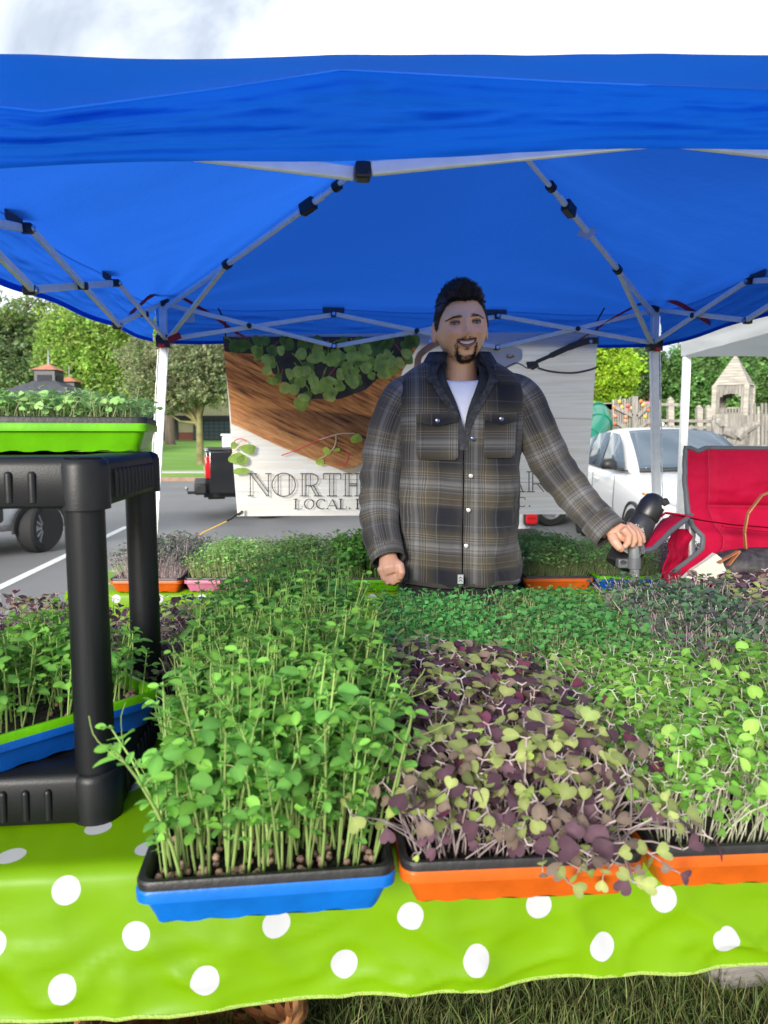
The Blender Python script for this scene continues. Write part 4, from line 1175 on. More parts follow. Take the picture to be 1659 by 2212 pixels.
# LOCAL. H
S0, S1 = 1078, 1099
def st(u, w=3.1, t=S0, bt=S1): lt.line([(u, t), (u, bt)], w); serif(u, t, 4.0); serif(u, bt, 4.0)
def vee(u0, u1, um):
    lt.line([(um, S0), (u0, S1)], 1.2); lt.line([(um, S0), (u1, S1)], 2.6); serif(u0, S1, 3); serif(u1, S1, 3); lt.line([(u0 + 4, S1 - 7), (u1 - 3, S1 - 7)], 1.1)
st(639); lt.line([(639, S1), (652, S1), (653, S1 - 6)], 1.3)
lt.arc(668, 1088.5, 10.5, 10.5, 0, 360, 1.6, 26); lt.arc(668, 1088.5, 9.8, 9.8, 120, 240, 2.0); lt.arc(668, 1088.5, 9.8, 9.8, -60, 60, 2.0)
lt.arc(694, 1088.5, 10.5, 10.5, 50, 310, 1.7, 26); lt.arc(694, 1088.5, 9.8, 9.8, 120, 240, 2.2); lt.line([(701, 1078.5), (701, 1084)], 1.4)
vee(707, 728, 718)
st(736); lt.line([(736, S1), (748, S1), (749, S1 - 6)], 1.3)
lt.blob(755, S1 - 1, 1.8, 1.8, 0, 0)
st(772); st(790); lt.line([(772, 1088), (790, 1088)], 1.3)
# IC. at the right
st(1110, 2.6, 1074, 1094); lt.arc(1127, 1084, 10, 10, 50, 310, 1.7, 26); lt.arc(1127, 1084, 9.3, 9.3, 120, 240, 2.2); lt.line([(1133.5, 1074.5), (1133.5, 1080)], 1.4); lt.blob(1143, 1093, 1.8, 1.8, 0, 0)
lt.out('lettering', PM_ink)
# corner patches, grommets, tie
for u, v, du in ((521, 1107, 1), (1256, 1102, -1)):
    Print(0.005).poly([(u - 7, v - 7), (u + 7, v - 7), (u + 7, v + 7), (u - 7, v + 7)]).out('corner_patch', PM_cream)
    p = bp(u, v, 0.008); b = MB(); b.tube([p, p + BN * 0.003], 0.009, 12); b.build('grommet', M_bolt, banner)
for u in (500, 700, 930, 1120, 1275):
    p = bp(u, 738, 0.006); b = MB(); b.tube([p, p + BN * 0.003], 0.009, 12); b.build('grommet', M_bolt, banner)
c0 = bp(521, 1107, 0.012)
tie = thing('bungee_tie', 'black cord and yellow strap tied to the lower left banner corner', 'strap', PY(470, 1140, 3.44))
tl = Vector(tie.location); c0w = c0 + Vector(banner.location)
b = MB(); b.tube([c0w - tl + Vector((0.006, 0, 0.01)), c0w - tl, PY(508, 1113, 3.48) - tl, PY(500, 1120, 3.47) - tl, PY(488, 1126, 3.46) - tl], 0.005, 8); b.build('cord', M_blk, tie)
b = MB(); b.bar(PY(489, 1126, 3.46) - tl, PY(440, 1149, 3.40) - tl, 0.004, 0.02, up=(0, -1, 0)); b.bar(PY(440, 1149, 3.40) - tl, PY(330, 1230, 3.30) - tl, 0.004, 0.02, up=(0, -1, 0)); b.build('strap', mat('yellow_webbing', (0.75, 0.42, 0.02), 0.6), tie)
for u, v in ((488, 716), (1288, 712)):
    b = MB(); p = bp(u, v + 12, 0.01); b.tube([p, p + Vector((0.0, 0, 0.07)), p + Vector((-0.03 if u < 900 else 0.03, -0.01, 0.13))], 0.004, 6); b.build('cord', M_blk, banner)
# ------------------------------------------------------------------ the man
MX, MY = 0.228, 2.2
man = thing('person', 'man in a dark plaid overshirt standing behind the trays, smiling', 'person', (MX, MY, 0))
HC = Vector((0.0, -0.005, 1.605))          # head centre, local
HT = Matrix.Translation(HC) @ Matrix.Rotation(R(-4), 4, 'Y') @ Matrix.Rotation(R(3), 4, 'X') @ Matrix.Rotation(R(4), 4, 'Z')
def g2(x, z, cx, cz, sx, sz): return math.exp(-((x - cx) / sx) ** 2 - ((z - cz) / sz) ** 2)
def head_pt(dx, dy, dz, full=True):
    """unit direction -> head surface, x right, -y to the front"""
    ax, ay, az = 0.0735, 0.094, 0.112
    q = 2.25
    s = (abs(dx) ** q + abs(dy) ** q + abs(dz) ** q) ** (-1 / q)
    x, y, z = ax * dx * s, ay * dy * s, az * dz * s
    k = min(1, max(0, -z / az))
    x *= 1 - 0.20 * k ** 1.6
    if y > 0: y *= 1 - 0.50 * k
    else: y = y * (1 - 0.06 * k) - 0.006 * k
    x *= 1 + 0.03 * math.exp(-((z + 0.0) / 0.03) ** 2)
    fr = smoothstep(0.1, 0.6, -dy)
    if fr > 0 and full:
        d = 0.0
        d += 0.0225 * g2(x, z, 0, -0.029, 0.0105, 0.013) + 0.015 * g2(x, z, 0, -0.008, 0.0085, 0.020) + 0.007 * g2(x, z, 0, 0.012, 0.009, 0.014)
        for sg in (-1, 1):
            d += 0.0085 * g2(x, z, sg * 0.0135, -0.033, 0.0065, 0.0065)
            d -= 0.0105 * g2(x, z, sg * 0.031, 0.001, 0.0145, 0.0105)
            d += 0.0065 * g2(x, z, sg * 0.030, 0.021, 0.021, 0.0075)
            d += 0.0075 * g2(x, z, sg * 0.041, -0.026, 0.017, 0.014)
            d -= 0.0035 * g2(x, z, sg * 0.034, -0.046, 0.006, 0.012)
        d += 0.003 * g2(x, z, 0, -0.046, 0.025, 0.008) + 0.0105 * g2(x, z, 0, -0.093, 0.018, 0.014) - 0.004 * g2(x, z, 0, -0.074, 0.018, 0.006)
        d += 0.004 * g2(x, z, 0, -0.063, 0.018, 0.006)
        y -= d * fr
    return Vector((x, y, z))
def head_grid(nu, nv):
    b = MB(); vs = []
    for j in range(nv + 1):
        ph = math.pi * j / nv
        for i in range(nu):
            th = 2 * math.pi * i / nu
            vs.append(HT @ head_pt(math.sin(ph) * math.sin(th), -math.sin(ph) * math.cos(th), math.cos(ph)))
    fs = [(j * nu + i, j * nu + (i + 1) % nu, (j + 1) * nu + (i + 1) % nu, (j + 1) * nu + i) for j in range(nv) for i in range(nu)]
    b.add(vs, fs); return b
hb = head_grid(96, 80)
HB = BVHTree.FromPolygons([Vector(v) for v in hb.v], hb.f)
HTI = HT.inverted()
def face(x, z, off=0.0):
    """point on the face (head coordinates x, z) lifted by off towards the front"""
    o = HT @ Vector((x, -0.3, z)); d = (HT.to_3x3() @ Vector((0, 1, 0)))
    h = HB.ray_cast(o, d)
    p = h[0] if h[0] is not None else HT @ Vector((x, -0.08, z))
    return p - d * off
def ML(u, v, Y): return PY(u, v, Y) - Vector((MX, MY, 0))
# body: head, neck, chest, arms, hands, legs joined and remeshed to one skin
bb = MB(); bb.add(hb.v, hb.f)
for sg in (-1, 1):
    bb.M = HT @ xmat((sg * 0.0770, 0.010, -0.014), (R(8), 0, sg * R(-18)))
    bb.rings([[(sg * 0.006 * math.cos(p_) + 0.0, 0.017 * r * math.cos(a), 0.030 * r * math.sin(a) + (0.003 if math.sin(a) > 0 else 0)) for a in [k * math.pi / 8 for k in range(16)]] for p_, r in ((0, 0.4), (0.5, 0.95), (1.57, 1.0), (2.4, 0.9), (3.1, 0.5))])
    bb.M = Matrix.Identity(4)
bb.tube([(0, 0.012, 1.55), (0, 0.018, 1.50), (0, 0.024, 1.455), (0, 0.028, 1.41), (0, 0.03, 1.36)], [0.050, 0.053, 0.056, 0.066, 0.09], 24)
bb.rings([[(a * math.cos(t), 0.02 + d * math.sin(t), z) for t in [k * math.pi / 12 for k in range(24)]] for a, d, z in ((0.14, 0.09, 0.86), (0.15, 0.10, 1.0), (0.155, 0.105, 1.2), (0.16, 0.10, 1.32), (0.13, 0.08, 1.39), (0.07, 0.06, 1.43))])
for sg in (-1, 1):
    bb.tube([(sg * 0.085, 0.01, 0.9), (sg * 0.09, 0.0, 0.5), (sg * 0.095, 0.02, 0.1), (sg * 0.095, 0.0, 0.05)], [0.085, 0.058, 0.042, 0.045], 14)
# arms
RA = [ML(872, 862, 2.2), ML(838, 945, 2.2), ML(828, 1040, 2.19), ML(824, 1125, 2.14), ML(838, 1206, 2.07)]
LA = [ML(1122, 858, 2.2), ML(1160, 930, 2.2), ML(1212, 1030, 2.19), ML(1262, 1095, 2.14), ML(1318, 1150, 2.08)]
bb.tube(RA, [0.05, 0.046, 0.038, 0.034, 0.027], 14); bb.tube(LA, [0.05, 0.046, 0.038, 0.034, 0.027], 14)
# right hand: loose fist hanging at the tray edge
w = RA[-1]
def HR(u, v, Y): return ML(u, v, Y)
bb.tube([HR(838, 1200, 2.07), HR(840, 1213, 2.06), HR(843, 1226, 2.05), HR(846, 1236, 2.05)], [0.025, 0.030, 0.034, 0.031], 14, sx=1.0, sy=0.72, up=(1, 0, 0))
for i, (ku, kv, tu, tv) in enumerate(((822, 1231, 830, 1249), (833, 1238, 838, 1257), (846, 1240, 849, 1258), (858, 1236, 860, 1252))):
    k = HR(ku, kv, 2.045); t = HR(tu, tv, 2.04); m2 = HR(tu + 3, tv + 2, 2.075); e = HR(tu + 2, tv - 12, 2.085)
    bb.tube([HR((ku + 842) / 2, kv - 14, 2.055), k, t, m2, e], [0.0115, 0.0118, 0.0105, 0.0098, 0.0085], 10)
bb.tube([HR(852, 1212, 2.06), HR(865, 1222, 2.04), HR(868, 1237, 2.03), HR(864, 1250, 2.035)], [0.013, 0.0125, 0.0115, 0.009], 10)
# left hand: reaching down on the chair arm
bb.tube([ML(1316, 1148, 2.08), ML(1330, 1150, 2.07), ML(1343, 1150, 2.06), ML(1352, 1148, 2.06)], [0.024, 0.027, 0.029, 0.024], 14, sx=0.75, sy=1.0, up=(0, -1, 0.3))
for pts in (((1345, 1142), (1358, 1157), (1357, 1172), (1347, 1184)), ((1351, 1138), (1367, 1152), (1371, 1168), (1364, 1182)), ((1355, 1136), (1374, 1150), (1381, 1165), (1382, 1180)), ((1355, 1134), (1378, 1147), (1387, 1160), (1390, 1173))):
    i = len(bb.f)
    yy = 2.035 + 0.016 * [(1345, 1142), (1351, 1138), (1355, 1136), (1355, 1134)].index(pts[0])
    bb.tube([ML(*p, yy + (0.0 if k < 3 else 0.004)) for k, p in enumerate(pts)], [0.0125, 0.0112, 0.0102, 0.0078], 10)
bb.tube([ML(1322, 1158, 2.05), ML(1329, 1172, 2.03), ML(1338, 1183, 2.025), ML(1345, 1189, 2.03)], [0.0155, 0.0135, 0.0118, 0.0088], 10)
bob = bb.build('body_tmp', [], None, smooth=0)
md = bob.modifiers.new('r', 'REMESH'); md.mode = 'VOXEL'; md.voxel_size = 0.0032; md.use_smooth_shade = True
ms_ = bob.modifiers.new('s', 'SMOOTH'); ms_.factor = 0.5; ms_.iterations = 3
dg = bpy.context.evaluated_depsgraph_get()
bme = bpy.data.meshes.new_from_object(bob.evaluated_get(dg)); bpy.data.objects.remove(bob)
bme.name = 'body'
co = np.empty(len(bme.vertices) * 3, np.float32); bme.vertices.foreach_get('co', co); co = co.reshape(-1, 3)
mi = np.array(HTI); hc = co @ mi[:3, :3].T + mi[:3, 3]
skin = np.array([0.92, 0.50, 0.27])
C = np.tile(skin, (len(co), 1))
hx, hy, hz = hc[:, 0], hc[:, 1], hc[:, 2]
ishead = (co[:, 2] > 1.47)
def G(cx, cz, sx, sz): return np.exp(-((hx - cx) / sx) ** 2 - ((hz - cz) / sz) ** 2) * (hy < 0)
flush = np.clip(G(-0.042, -0.026, 0.02, 0.018) + G(0.042, -0.026, 0.02, 0.018) + 1.1 * G(0, -0.03, 0.016, 0.014) + (np.abs(hx) > 0.074) * (np.abs(hz) < 0.06) * 1.0, 0, 1) * ishead
C = C * (1 - 0.55 * flush[:, None]) + np.array([0.84, 0.36, 0.21]) * 0.55 * flush[:, None]
# beard shadow on jaw and upper lip
jaw = np.clip(((-hz - 0.035) / 0.03), 0, 1) * np.clip(((np.abs(hx) - 0.030) / 0.02), 0, 1) * (hy < 0.045) * (hz > -0.125) * ishead
side = np.clip((np.abs(hx) - 0.060) / 0.008, 0, 1) * (hy < 0.0) * (hy > -0.055) * (hz < 0.02) * (hz > -0.09) * ishead
st_ = np.clip(0.30 * jaw + 0.42 * side * jaw, 0, 0.6)[:, None]
C = C * (1 - st_) + np.array([0.10, 0.065, 0.05]) * st_
hands = (co[:, 2] < 1.05) & (co[:, 2] > 0.8) & (co[:, 1] < 0.0)
C[hands] = np.array([0.50, 0.27, 0.18])
C *= np.random.default_rng(3).normal(1, 0.02, (len(C), 1))
ca = bme.color_attributes.new('tint', 'FLOAT_COLOR', 'POINT'); ca.data.foreach_set('color', np.hstack([C, np.ones((len(C), 1))]).ravel().astype(np.float32))
M_skin = bpy.data.materials.new('skin'); M_skin.use_nodes = True
_n, _l = M_skin.node_tree.nodes, M_skin.node_tree.links
_a = _n.new('ShaderNodeAttribute'); _a.attribute_name = 'tint'; _b = _n['Principled BSDF']
_l.new(_a.outputs['Color'], _b.inputs['Base Color']); _b.inputs['Roughness'].default_value = 0.48
_b.inputs['Subsurface Weight'].default_value = 0.12; _b.inputs['Subsurface Radius'].default_value = (0.012, 0.005, 0.003); _b.inputs['Subsurface Scale'].default_value = 0.6
_t = _n.new('ShaderNodeTexNoise'); _t.inputs['Scale'].default_value = 260; _p = _n.new('ShaderNodeBump'); _p.inputs['Strength'].default_value = 0.12; _p.inputs['Distance'].default_value = 0.002
_l.new(_t.outputs['Fac'], _p.inputs['Height']); _l.new(_p.outputs['Normal'], _b.inputs['Normal'])
bme.materials.clear(); bme.materials.append(M_skin)
bme.shade_smooth()
body = child('body', bme, man)

# face details -----------------------------------------------------------
M_eye = mat('eye_white', (0.34, 0.31, 0.29), 0.25); M_iris = mat('iris', (0.030, 0.032, 0.030), 0.2); M_pup = mat('pupil', (0.004, 0.004, 0.004), 0.15)
M_lash = mat('lash', (0.03, 0.018, 0.014), 0.6); M_lip = mat('lip', (0.40, 0.135, 0.115), 0.42); M_mouth = mat('mouth_dark', (0.03, 0.008, 0.008), 0.6)
M_teeth = mat('teeth', (0.80, 0.77, 0.70), 0.25); M_hair = mat('hair', (0.034, 0.022, 0.0145), 0.45, var=0.6, vscale=80)
M_lid = mat('eyelid', (0.36, 0.19, 0.13), 0.5)
def patch(name, outline, off, m, parent, dome=0.0):
    """closed outline in face coordinates, triangulated as a fan on the face"""
    cx, cz = sum(p[0] for p in outline) / len(outline), sum(p[1] for p in outline) / len(outline)
    vs = [face(cx, cz, off + dome)]; n = len(outline)
    for r in (0.55, 1.0): vs += [face(cx + (x - cx) * r, cz + (z - cz) * r, off + dome * (1 - r * r)) for x, z in outline]
    fs = [(0, 1 + i, 1 + (i + 1) % n) for i in range(n)] + [(1 + i, 1 + n + i, 1 + n + (i + 1) % n, 1 + (i + 1) % n) for i in range(n)]
    b = MB(); b.add(vs, fs); return b.build(name, m, parent, smooth=180)
def flat_patch(name, pts, m, parent):
    b = MB(); b.add(pts, [tuple(range(len(pts)))]); return b.build(name, m, parent, smooth=180)
for sg in (-1, 1):
    ex, ez = sg * 0.0315, 0.001
    up = [(ex + 0.0135 * math.cos(a), ez + 0.0044 * math.sin(a)) for a in [k * math.pi / 8 for k in range(9)]]
    lo = [(ex + 0.0135 * math.cos(a), ez - 0.0026 * abs(math.sin(a))) for a in [math.pi + k * math.pi / 8 for k in range(1, 8)]]
    e = patch('eye', up + lo, 0.0018, M_eye, body, dome=0.002)
    ctr = face(ex - 0.0005, ez + 0.0012, 0.0042)
    b = MB(); d_ = HT.to_3x3() @ Vector((0, -1, 0)); b.tube([ctr, ctr + d_ * 0.0006], 0.0052, 14); b.build('iris', M_iris, e)
    b = MB(); b.tube([ctr + d_ * 0.0005, ctr + d_ * 0.0011], 0.0020, 10); b.build('pupil', M_pup, e)
    b = MB(); b.tube([face(x, z + 0.0003, 0.0042) for x, z in up], [0.0007] + [0.0014] * 7 + [0.0007], 6); b.build('upper_lash', M_lash, e)
    b = MB(); b.tube([face(x, z + 0.004, 0.002) for x, z in up], [0.0008] + [0.0026] * 7 + [0.0008], 6); b.build('eyelid', M_lid, e)
    b = MB(); b.tube([face(x, z - 0.0008, 0.0028) for x, z in [up[-1]] + lo + [up[0]]], 0.0009, 6); b.build('lower_lid', M_lid, e)
    b = MB(); bx = [(sg * (0.0115 + 0.041 * t), 0.0165 + 0.0026 * math.sin(math.pi * t) - 0.0055 * t ** 2 + (0.001 if sg > 0 else 0)) for t in [k / 9 for k in range(10)]]
    for k in range(95):
        t = rng.random(); i = min(8, int(t * 9)); fx = t * 9 - i
        x = bx[i][0] + (bx[i + 1][0] - bx[i][0]) * fx; z = bx[i][1] + (bx[i + 1][1] - bx[i][1]) * fx + rng.normal(0, 0.0022) * (1.1 - t * 0.7)
        p = face(x, z, 0.0006); q = face(x + sg * 0.006, z + 0.0035 * (1 - 1.6 * t), 0.0022)
        b.tube([p, q], [0.0005, 0.0002], 3, cap=False)
    b.build('eyebrow', M_hair, body)
# mouth: open smile
def curve(xs, f): return [(x, f(x)) for x in xs]
xs = [-0.0295 + 0.059 * k / 16 for k in range(17)]
tilt = 0.0
mid = lambda x: -0.0530 + 7.0 * x * x
upl = lambda x: mid(x) + 0.0028 - 3.0 * x * x
lol = lambda x: mid(x) - 0.0092 * (1 - (x / 0.0298) ** 2)
patch('mouth', curve(xs, upl) + curve(xs[::-1], lol)[1:-1], 0.0024, M_mouth, body)
xt = [-0.0195 + 0.039 * k / 12 for k in range(13)]
teeth_lo = lambda x: mid(x) - 0.0060 * (1 - (x / 0.0245) ** 2)
for k in range(8):
    x0, x1 = -0.0205 + 0.041 * k / 8 + 0.0001, -0.0205 + 0.041 * (k + 1) / 8 - 0.0001
    pts = [face(x0, upl(x0), 0.0040), face(x0, teeth_lo(x0) + 0.0005, 0.0040), face((x0 + x1) / 2, teeth_lo((x0 + x1) / 2), 0.0045), face(x1, teeth_lo(x1) + 0.0005, 0.0040), face(x1, upl(x1), 0.0040), face((x0 + x1) / 2, upl((x0 + x1) / 2), 0.0045)]
    flat_patch('tooth', pts, M_teeth, body)
b = MB(); b.tube([face(x, upl(x) + 0.0010, 0.0030) for x in xs], [0.0006 + 0.0021 * (1 - (x / 0.0298) ** 2) for x in xs], 8); b.build('upper_lip', M_lip, body)
b = MB(); b.tube([face(x, lol(x) - 0.0016, 0.0026) for x in xs], [0.0006 + 0.0034 * (1 - (x / 0.0298) ** 2) for x in xs], 8); b.build('lower_lip', M_lip, body)
# nostril shade painted as small dark discs
for sg in (-1, 1):
    p = face(sg * 0.0068, -0.0395, 0.0006); b = MB(); d_ = HT.to_3x3() @ Vector((0, -0.4, -1)).normalized(); b.tube([p, p + d_ * 0.0008], 0.0028, 8); b.build('nostril_shade', M_mouth, body)

# hair, moustache and goatee: many short tapered strands ------------------
def strands(name, items, parent, m=M_hair):
    b = MB()
    for p, d, L, r, cv in items:
        d = d.normalized(); q = p + d * L * 0.5; e = p + (d + cv).normalized() * L
        b.tube([p, q, e], [r, r * 0.8, r * 0.15], 3, cap=False)
    return b.build(name, m, parent, smooth=180, fix=False)
def hairline(th):
    a = abs(th)
    # lowest z of hair at azimuth a (0 = face front)
    return float(np.interp(a, [0, 0.35, 0.62, 0.80, 1.05, 1.25, 1.45, 1.62, 1.9, 2.4, 3.2], [0.062, 0.064, 0.060, 0.050, 0.022, -0.012, -0.006, 0.026, 0.0, -0.055, -0.06]))
capv = MB(); vs = []; nu, nv = 72, 18
for j in range(nv + 1):
    for i in range(nu):
        th = -math.pi + 2 * math.pi * i / nu; zl = hairline(th)
        t = j / nv
        ph = None
        # march polar angle from the crown to the hairline
        phmax = math.acos(max(-0.9, min(0.97, zl / 0.116)))
        phi = phmax * t
        d = (math.sin(phi) * math.sin(th), -math.sin(phi) * math.cos(th), math.cos(phi))
        p = head_pt(*d, full=False)
        lift = (0.0025 + 0.0075 * smoothstep(0.03, 0.10, p.z)) * (1 - t ** 8 * 0.95)
        lift *= 1 + 0.25 * fbm(p.x * 40, p.y * 40, p.z * 40, 2)
        vs.append(HT @ (p + Vector(d) * lift))
capv.add(vs, [(j * nu + i, j * nu + (i + 1) % nu, (j + 1) * nu + (i + 1) % nu, (j + 1) * nu + i) for j in range(nv) for i in range(nu)])
hair = capv.build('hair', M_hair, man, smooth=180)
its = []
R3 = HT.to_3x3()
for k in range(3200):
    th = rng.uniform(-math.pi, math.pi); zl = hairline(th); phmax = math.acos(max(-0.9, min(0.97, zl / 0.116)))
    phi = phmax * math.sqrt(rng.random()) * 1.0
    d = Vector((math.sin(phi) * math.sin(th), -math.sin(phi) * math.cos(th), math.cos(phi)))
    p = head_pt(*d, full=False); top = smoothstep(0.03, 0.10, p.z)
    dirv = d * (0.35 + 0.5 * top) + Vector((0.10 * math.sin(th * 2), -0.55 * smoothstep(-0.02, -0.08, p.y) * top * 0.55, (0.75 if top > 0.5 else -0.75) * (0.3 + 0.7 * top)))
    if top < 0.4: dirv = d * 0.25 + Vector((0, 0.25, -0.9))
    dirv += Vector((0.25 * top, 0.0, 0.0)) + Vector(rng.normal(0, 0.13, 3))
    L = 0.005 + 0.0125 * top * rng.uniform(0.5, 1.5) * (1 + 0.5 * g2(p.x, p.y, 0.0, -0.03, 0.03, 0.05))
    its.append((HT @ (p + d * 0.003), R3 @ dirv, L, 0.0013 + 0.0010 * top, Vector((0.15, 0.35 * top, -0.1)) + Vector(rng.normal(0, 0.12, 3))))
for k in range(420):                                   # broken fringe over the forehead
    th = rng.uniform(-0.75, 0.75); zl = hairline(th) + rng.uniform(-0.002, 0.010)
    ph_ = math.acos(max(-0.9, min(0.97, zl / 0.116)))
    d = Vector((math.sin(ph_) * math.sin(th), -math.sin(ph_) * math.cos(th), math.cos(ph_)))
    p = head_pt(*d, full=False)
    its.append((HT @ (p + d * 0.002), R3 @ (d * 0.9 + Vector((0.35 * math.sin(th) + rng.normal(0, 0.3), -0.2, rng.uniform(-0.7, 0.9)))), rng.uniform(0.006, 0.015), 0.0009, Vector((rng.normal(0, 0.2), 0, -0.3))))
strands('hair_strands', its, hair)
its = []
def beard(n, fx, L0, L1):
    for k in range(n):
        x, z, dx, dz, den = fx()
        if rng.random() > den: continue
        p = face(x, z, -0.0005); dv = R3 @ Vector((dx + rng.normal(0, 0.25), -0.55, dz + rng.normal(0, 0.25)))
        its.append((p, dv, rng.uniform(L0, L1), 0.00055, R3 @ Vector((0, 0, -0.4))))
def f_m():
    x = rng.uniform(-0.027, 0.027); z = mid(x) + 0.0078 + rng.normal(0, 0.0020) - 6.0 * x * x
    return x, z, 0.9 * np.sign(x), -0.5, 0.35 + 0.65 * min(1, abs(x) / 0.012)
beard(520, f_m, 0.0025, 0.0050)
def f_s():   # strips from mouth corners to the chin
    sg = 1 if rng.random() < 0.5 else -1; t = rng.random()
    return sg * (0.0300 - 0.005 * t + rng.normal(0, 0.0030)), -0.052 - 0.038 * t + rng.normal(0, 0.002), 0.1 * sg, -0.8, 0.35 + 0.6 * t
beard(700, f_s, 0.003, 0.006)
def f_c():   # chin
    t = rng.uniform(-1, 1); q = rng.random()
    return t * 0.0265, -0.084 - 0.024 * (1 - 0.55 * t * t) * q - 0.004 * (1 - abs(t)), 0.2 * t, -0.75, 0.95 if (q > 0.55 or abs(t) > 0.6) else 0.18
beard(1500, f_c, 0.0035, 0.0075)
def f_p(): return rng.normal(0, 0.004), -0.0705 + rng.normal(0, 0.002), 0, -0.8, 0.6
beard(90, f_p, 0.003, 0.004)
def f_j():
    sg = 1 if rng.random() < 0.5 else -1; t = rng.random()
    return sg * (0.030 + 0.028 * t), -0.094 + 0.034 * t ** 1.4 + rng.normal(0, 0.004), 0.2 * sg, -0.7, 0.55
beard(260, f_j, 0.0012, 0.0028)
strands('beard', its, man)

# clothes ------------------------------------------------------------------
def plaid_mat():
    m = bpy.data.materials.new('plaid_flannel'); m.use_nodes = True
    n, l = m.node_tree.nodes, m.node_tree.links; bs = n['Principled BSDF']
    tc = n.new('ShaderNodeTexCoord'); sp = n.new('ShaderNodeSeparateXYZ'); l.new(tc.outputs['UV'], sp.inputs[0])
    def mth(op, a, c):
        q = n.new('ShaderNodeMath'); q.operation = op
        for i, x in enumerate((a, c)):
            if isinstance(x, (int, float)): q.inputs[i].default_value = x
            else: l.new(x, q.inputs[i])
        return q.outputs[0]
    K, D, Gd, G, Lt, Ol, Tn = (0.009, 0.010, 0.014), (0.018, 0.018, 0.021), (0.040, 0.038, 0.036), (0.072, 0.069, 0.065), (0.175, 0.172, 0.165), (0.068, 0.056, 0.034), (0.30, 0.265, 0.225)
    def ramp(src, period, off, stops, smooth):
        fr = mth('FRACT', mth('ADD', mth('DIVIDE', src, period), off), 0.0)
        fr = n.new('ShaderNodeMath'); fr.operation = 'FRACT'; l.new(mth('ADD', mth('DIVIDE', src, period), off), fr.inputs[0])
        cr = n.new('ShaderNodeValToRGB'); cr.color_ramp.interpolation = 'LINEAR' if smooth else 'CONSTANT'
        els = cr.color_ramp.elements
        els[0].position, els[0].color = stops[0][0], (*stops[0][1], 1); els[1].position, els[1].color = stops[-1][0], (*stops[-1][1], 1)
        for p, c in stops[1:-1]:
            e = els.new(p); e.color = (*c, 1)
        l.new(fr.outputs[0], cr.inputs['Fac']); return cr.outputs['Color']
    PV, PH = 0.168, 0.182
    v1 = ramp(sp.outputs['X'], PV, 0.30, [(0.0, K), (0.18, D), (0.30, Gd), (0.42, G), (0.50, Lt), (0.58, G), (0.68, Ol), (0.80, Gd), (0.92, K), (1.0, K)], True)
    h1 = ramp(sp.outputs['Y'], PH, 0.28, [(0.0, K), (0.14, K), (0.24, Ol), (0.36, Ol), (0.44, G), (0.54, Lt), (0.62, G), (0.72, Ol), (0.84, D), (1.0, K)], True)
    Z = (0, 0, 0); lw = 0.012
    def lines(ps, c): 
        s = [(0.0, Z)]
        for p in ps: s += [(p, c), (p + lw, Z)]
        return s
    lv = ramp(sp.outputs['X'], PV, 0.30, lines((0.34, 0.38, 0.42, 0.60, 0.64, 0.68, 0.86), (0.045, 0.042, 0.038)), False)
    lh = ramp(sp.outputs['Y'], PH, 0.28, lines((0.21, 0.30, 0.40, 0.47, 0.63, 0.67, 0.71, 0.88), (0.042, 0.039, 0.035)), False)
    dv = ramp(sp.outputs['X'], PV, 0.30, lines((0.36, 0.40, 0.46, 0.55, 0.62, 0.66, 0.90), (1, 1, 1)), False)
    dh = ramp(sp.outputs['Y'], PH, 0.28, lines((0.27, 0.42, 0.50, 0.59, 0.65, 0.69, 0.80), (1, 1, 1)), False)
    def mix(a, c, f=0.5, mode='MIX'):
        q = n.new('ShaderNodeMix'); q.data_type = 'RGBA'; q.blend_type = mode
        if isinstance(f, float): q.inputs['Factor'].default_value = f
        else: l.new(f, q.inputs['Factor'])
        for k, x in (('A', a), ('B', c)):
            if isinstance(x, tuple): q.inputs[k].default_value = (*x, 1)
            else: l.new(x, q.inputs[k])
        return q.outputs['Result']
    base = mix(v1, h1, 0.5)
    dk = mix(dv, dh, 0.5)
    base = mix(base, mix(base, (0.012, 0.012, 0.016), 0.75), dk)
    base = mix(base, mix(lv, lh, 1.0, 'ADD'), 0.75, 'ADD')
    l.new(base, bs.inputs['Base Color']); bs.inputs['Roughness'].default_value = 0.92; bs.inputs['Sheen Weight'].default_value = 0.12; bs.inputs['Specular IOR Level'].default_value = 0.2
    no = n.new('ShaderNodeTexNoise'); no.inputs['Scale'].default_value = 55; no.inputs['Detail'].default_value = 4; l.new(tc.outputs['Object'], no.inputs['Vector'])
    bp_ = n.new('ShaderNodeBump'); bp_.inputs['Strength'].default_value = 0.35; bp_.inputs['Distance'].default_value = 0.006; l.new(no.outputs['Fac'], bp_.inputs['Height']); l.new(bp_.outputs['Normal'], bs.inputs['Normal'])
    return m
M_plaid = plaid_mat()
TZs = [0.835, 0.86, 0.95, 1.05, 1.15, 1.25, 1.33, 1.395, 1.435, 1.462, 1.485, 1.503, 1.516]
TAs = [0.176, 0.178, 0.176, 0.172, 0.172, 0.178, 0.190, 0.197, 0.186, 0.162, 0.130, 0.098, 0.078]
TBs = [0.128, 0.130, 0.132, 0.130, 0.131, 0.134, 0.131, 0.122, 0.112, 0.102, 0.090, 0.080, 0.072]
TYs = [0.012, 0.012, 0.012, 0.012, 0.012, 0.012, 0.014, 0.018, 0.022, 0.026, 0.028, 0.030, 0.032]
def torso(th, z, off):
    """th = 0 faces the camera, positive to the image right"""
    a, d, yc = np.interp(z, TZs, TAs) + off, np.interp(z, TZs, TBs) + off, np.interp(z, TZs, TYs)
    c, s = math.cos(th), math.sin(th); q = 2.5
    k = (abs(c) ** q + abs(s) ** q) ** (-1 / q)
    return Vector((a * s * k, yc - d * c * k, z))
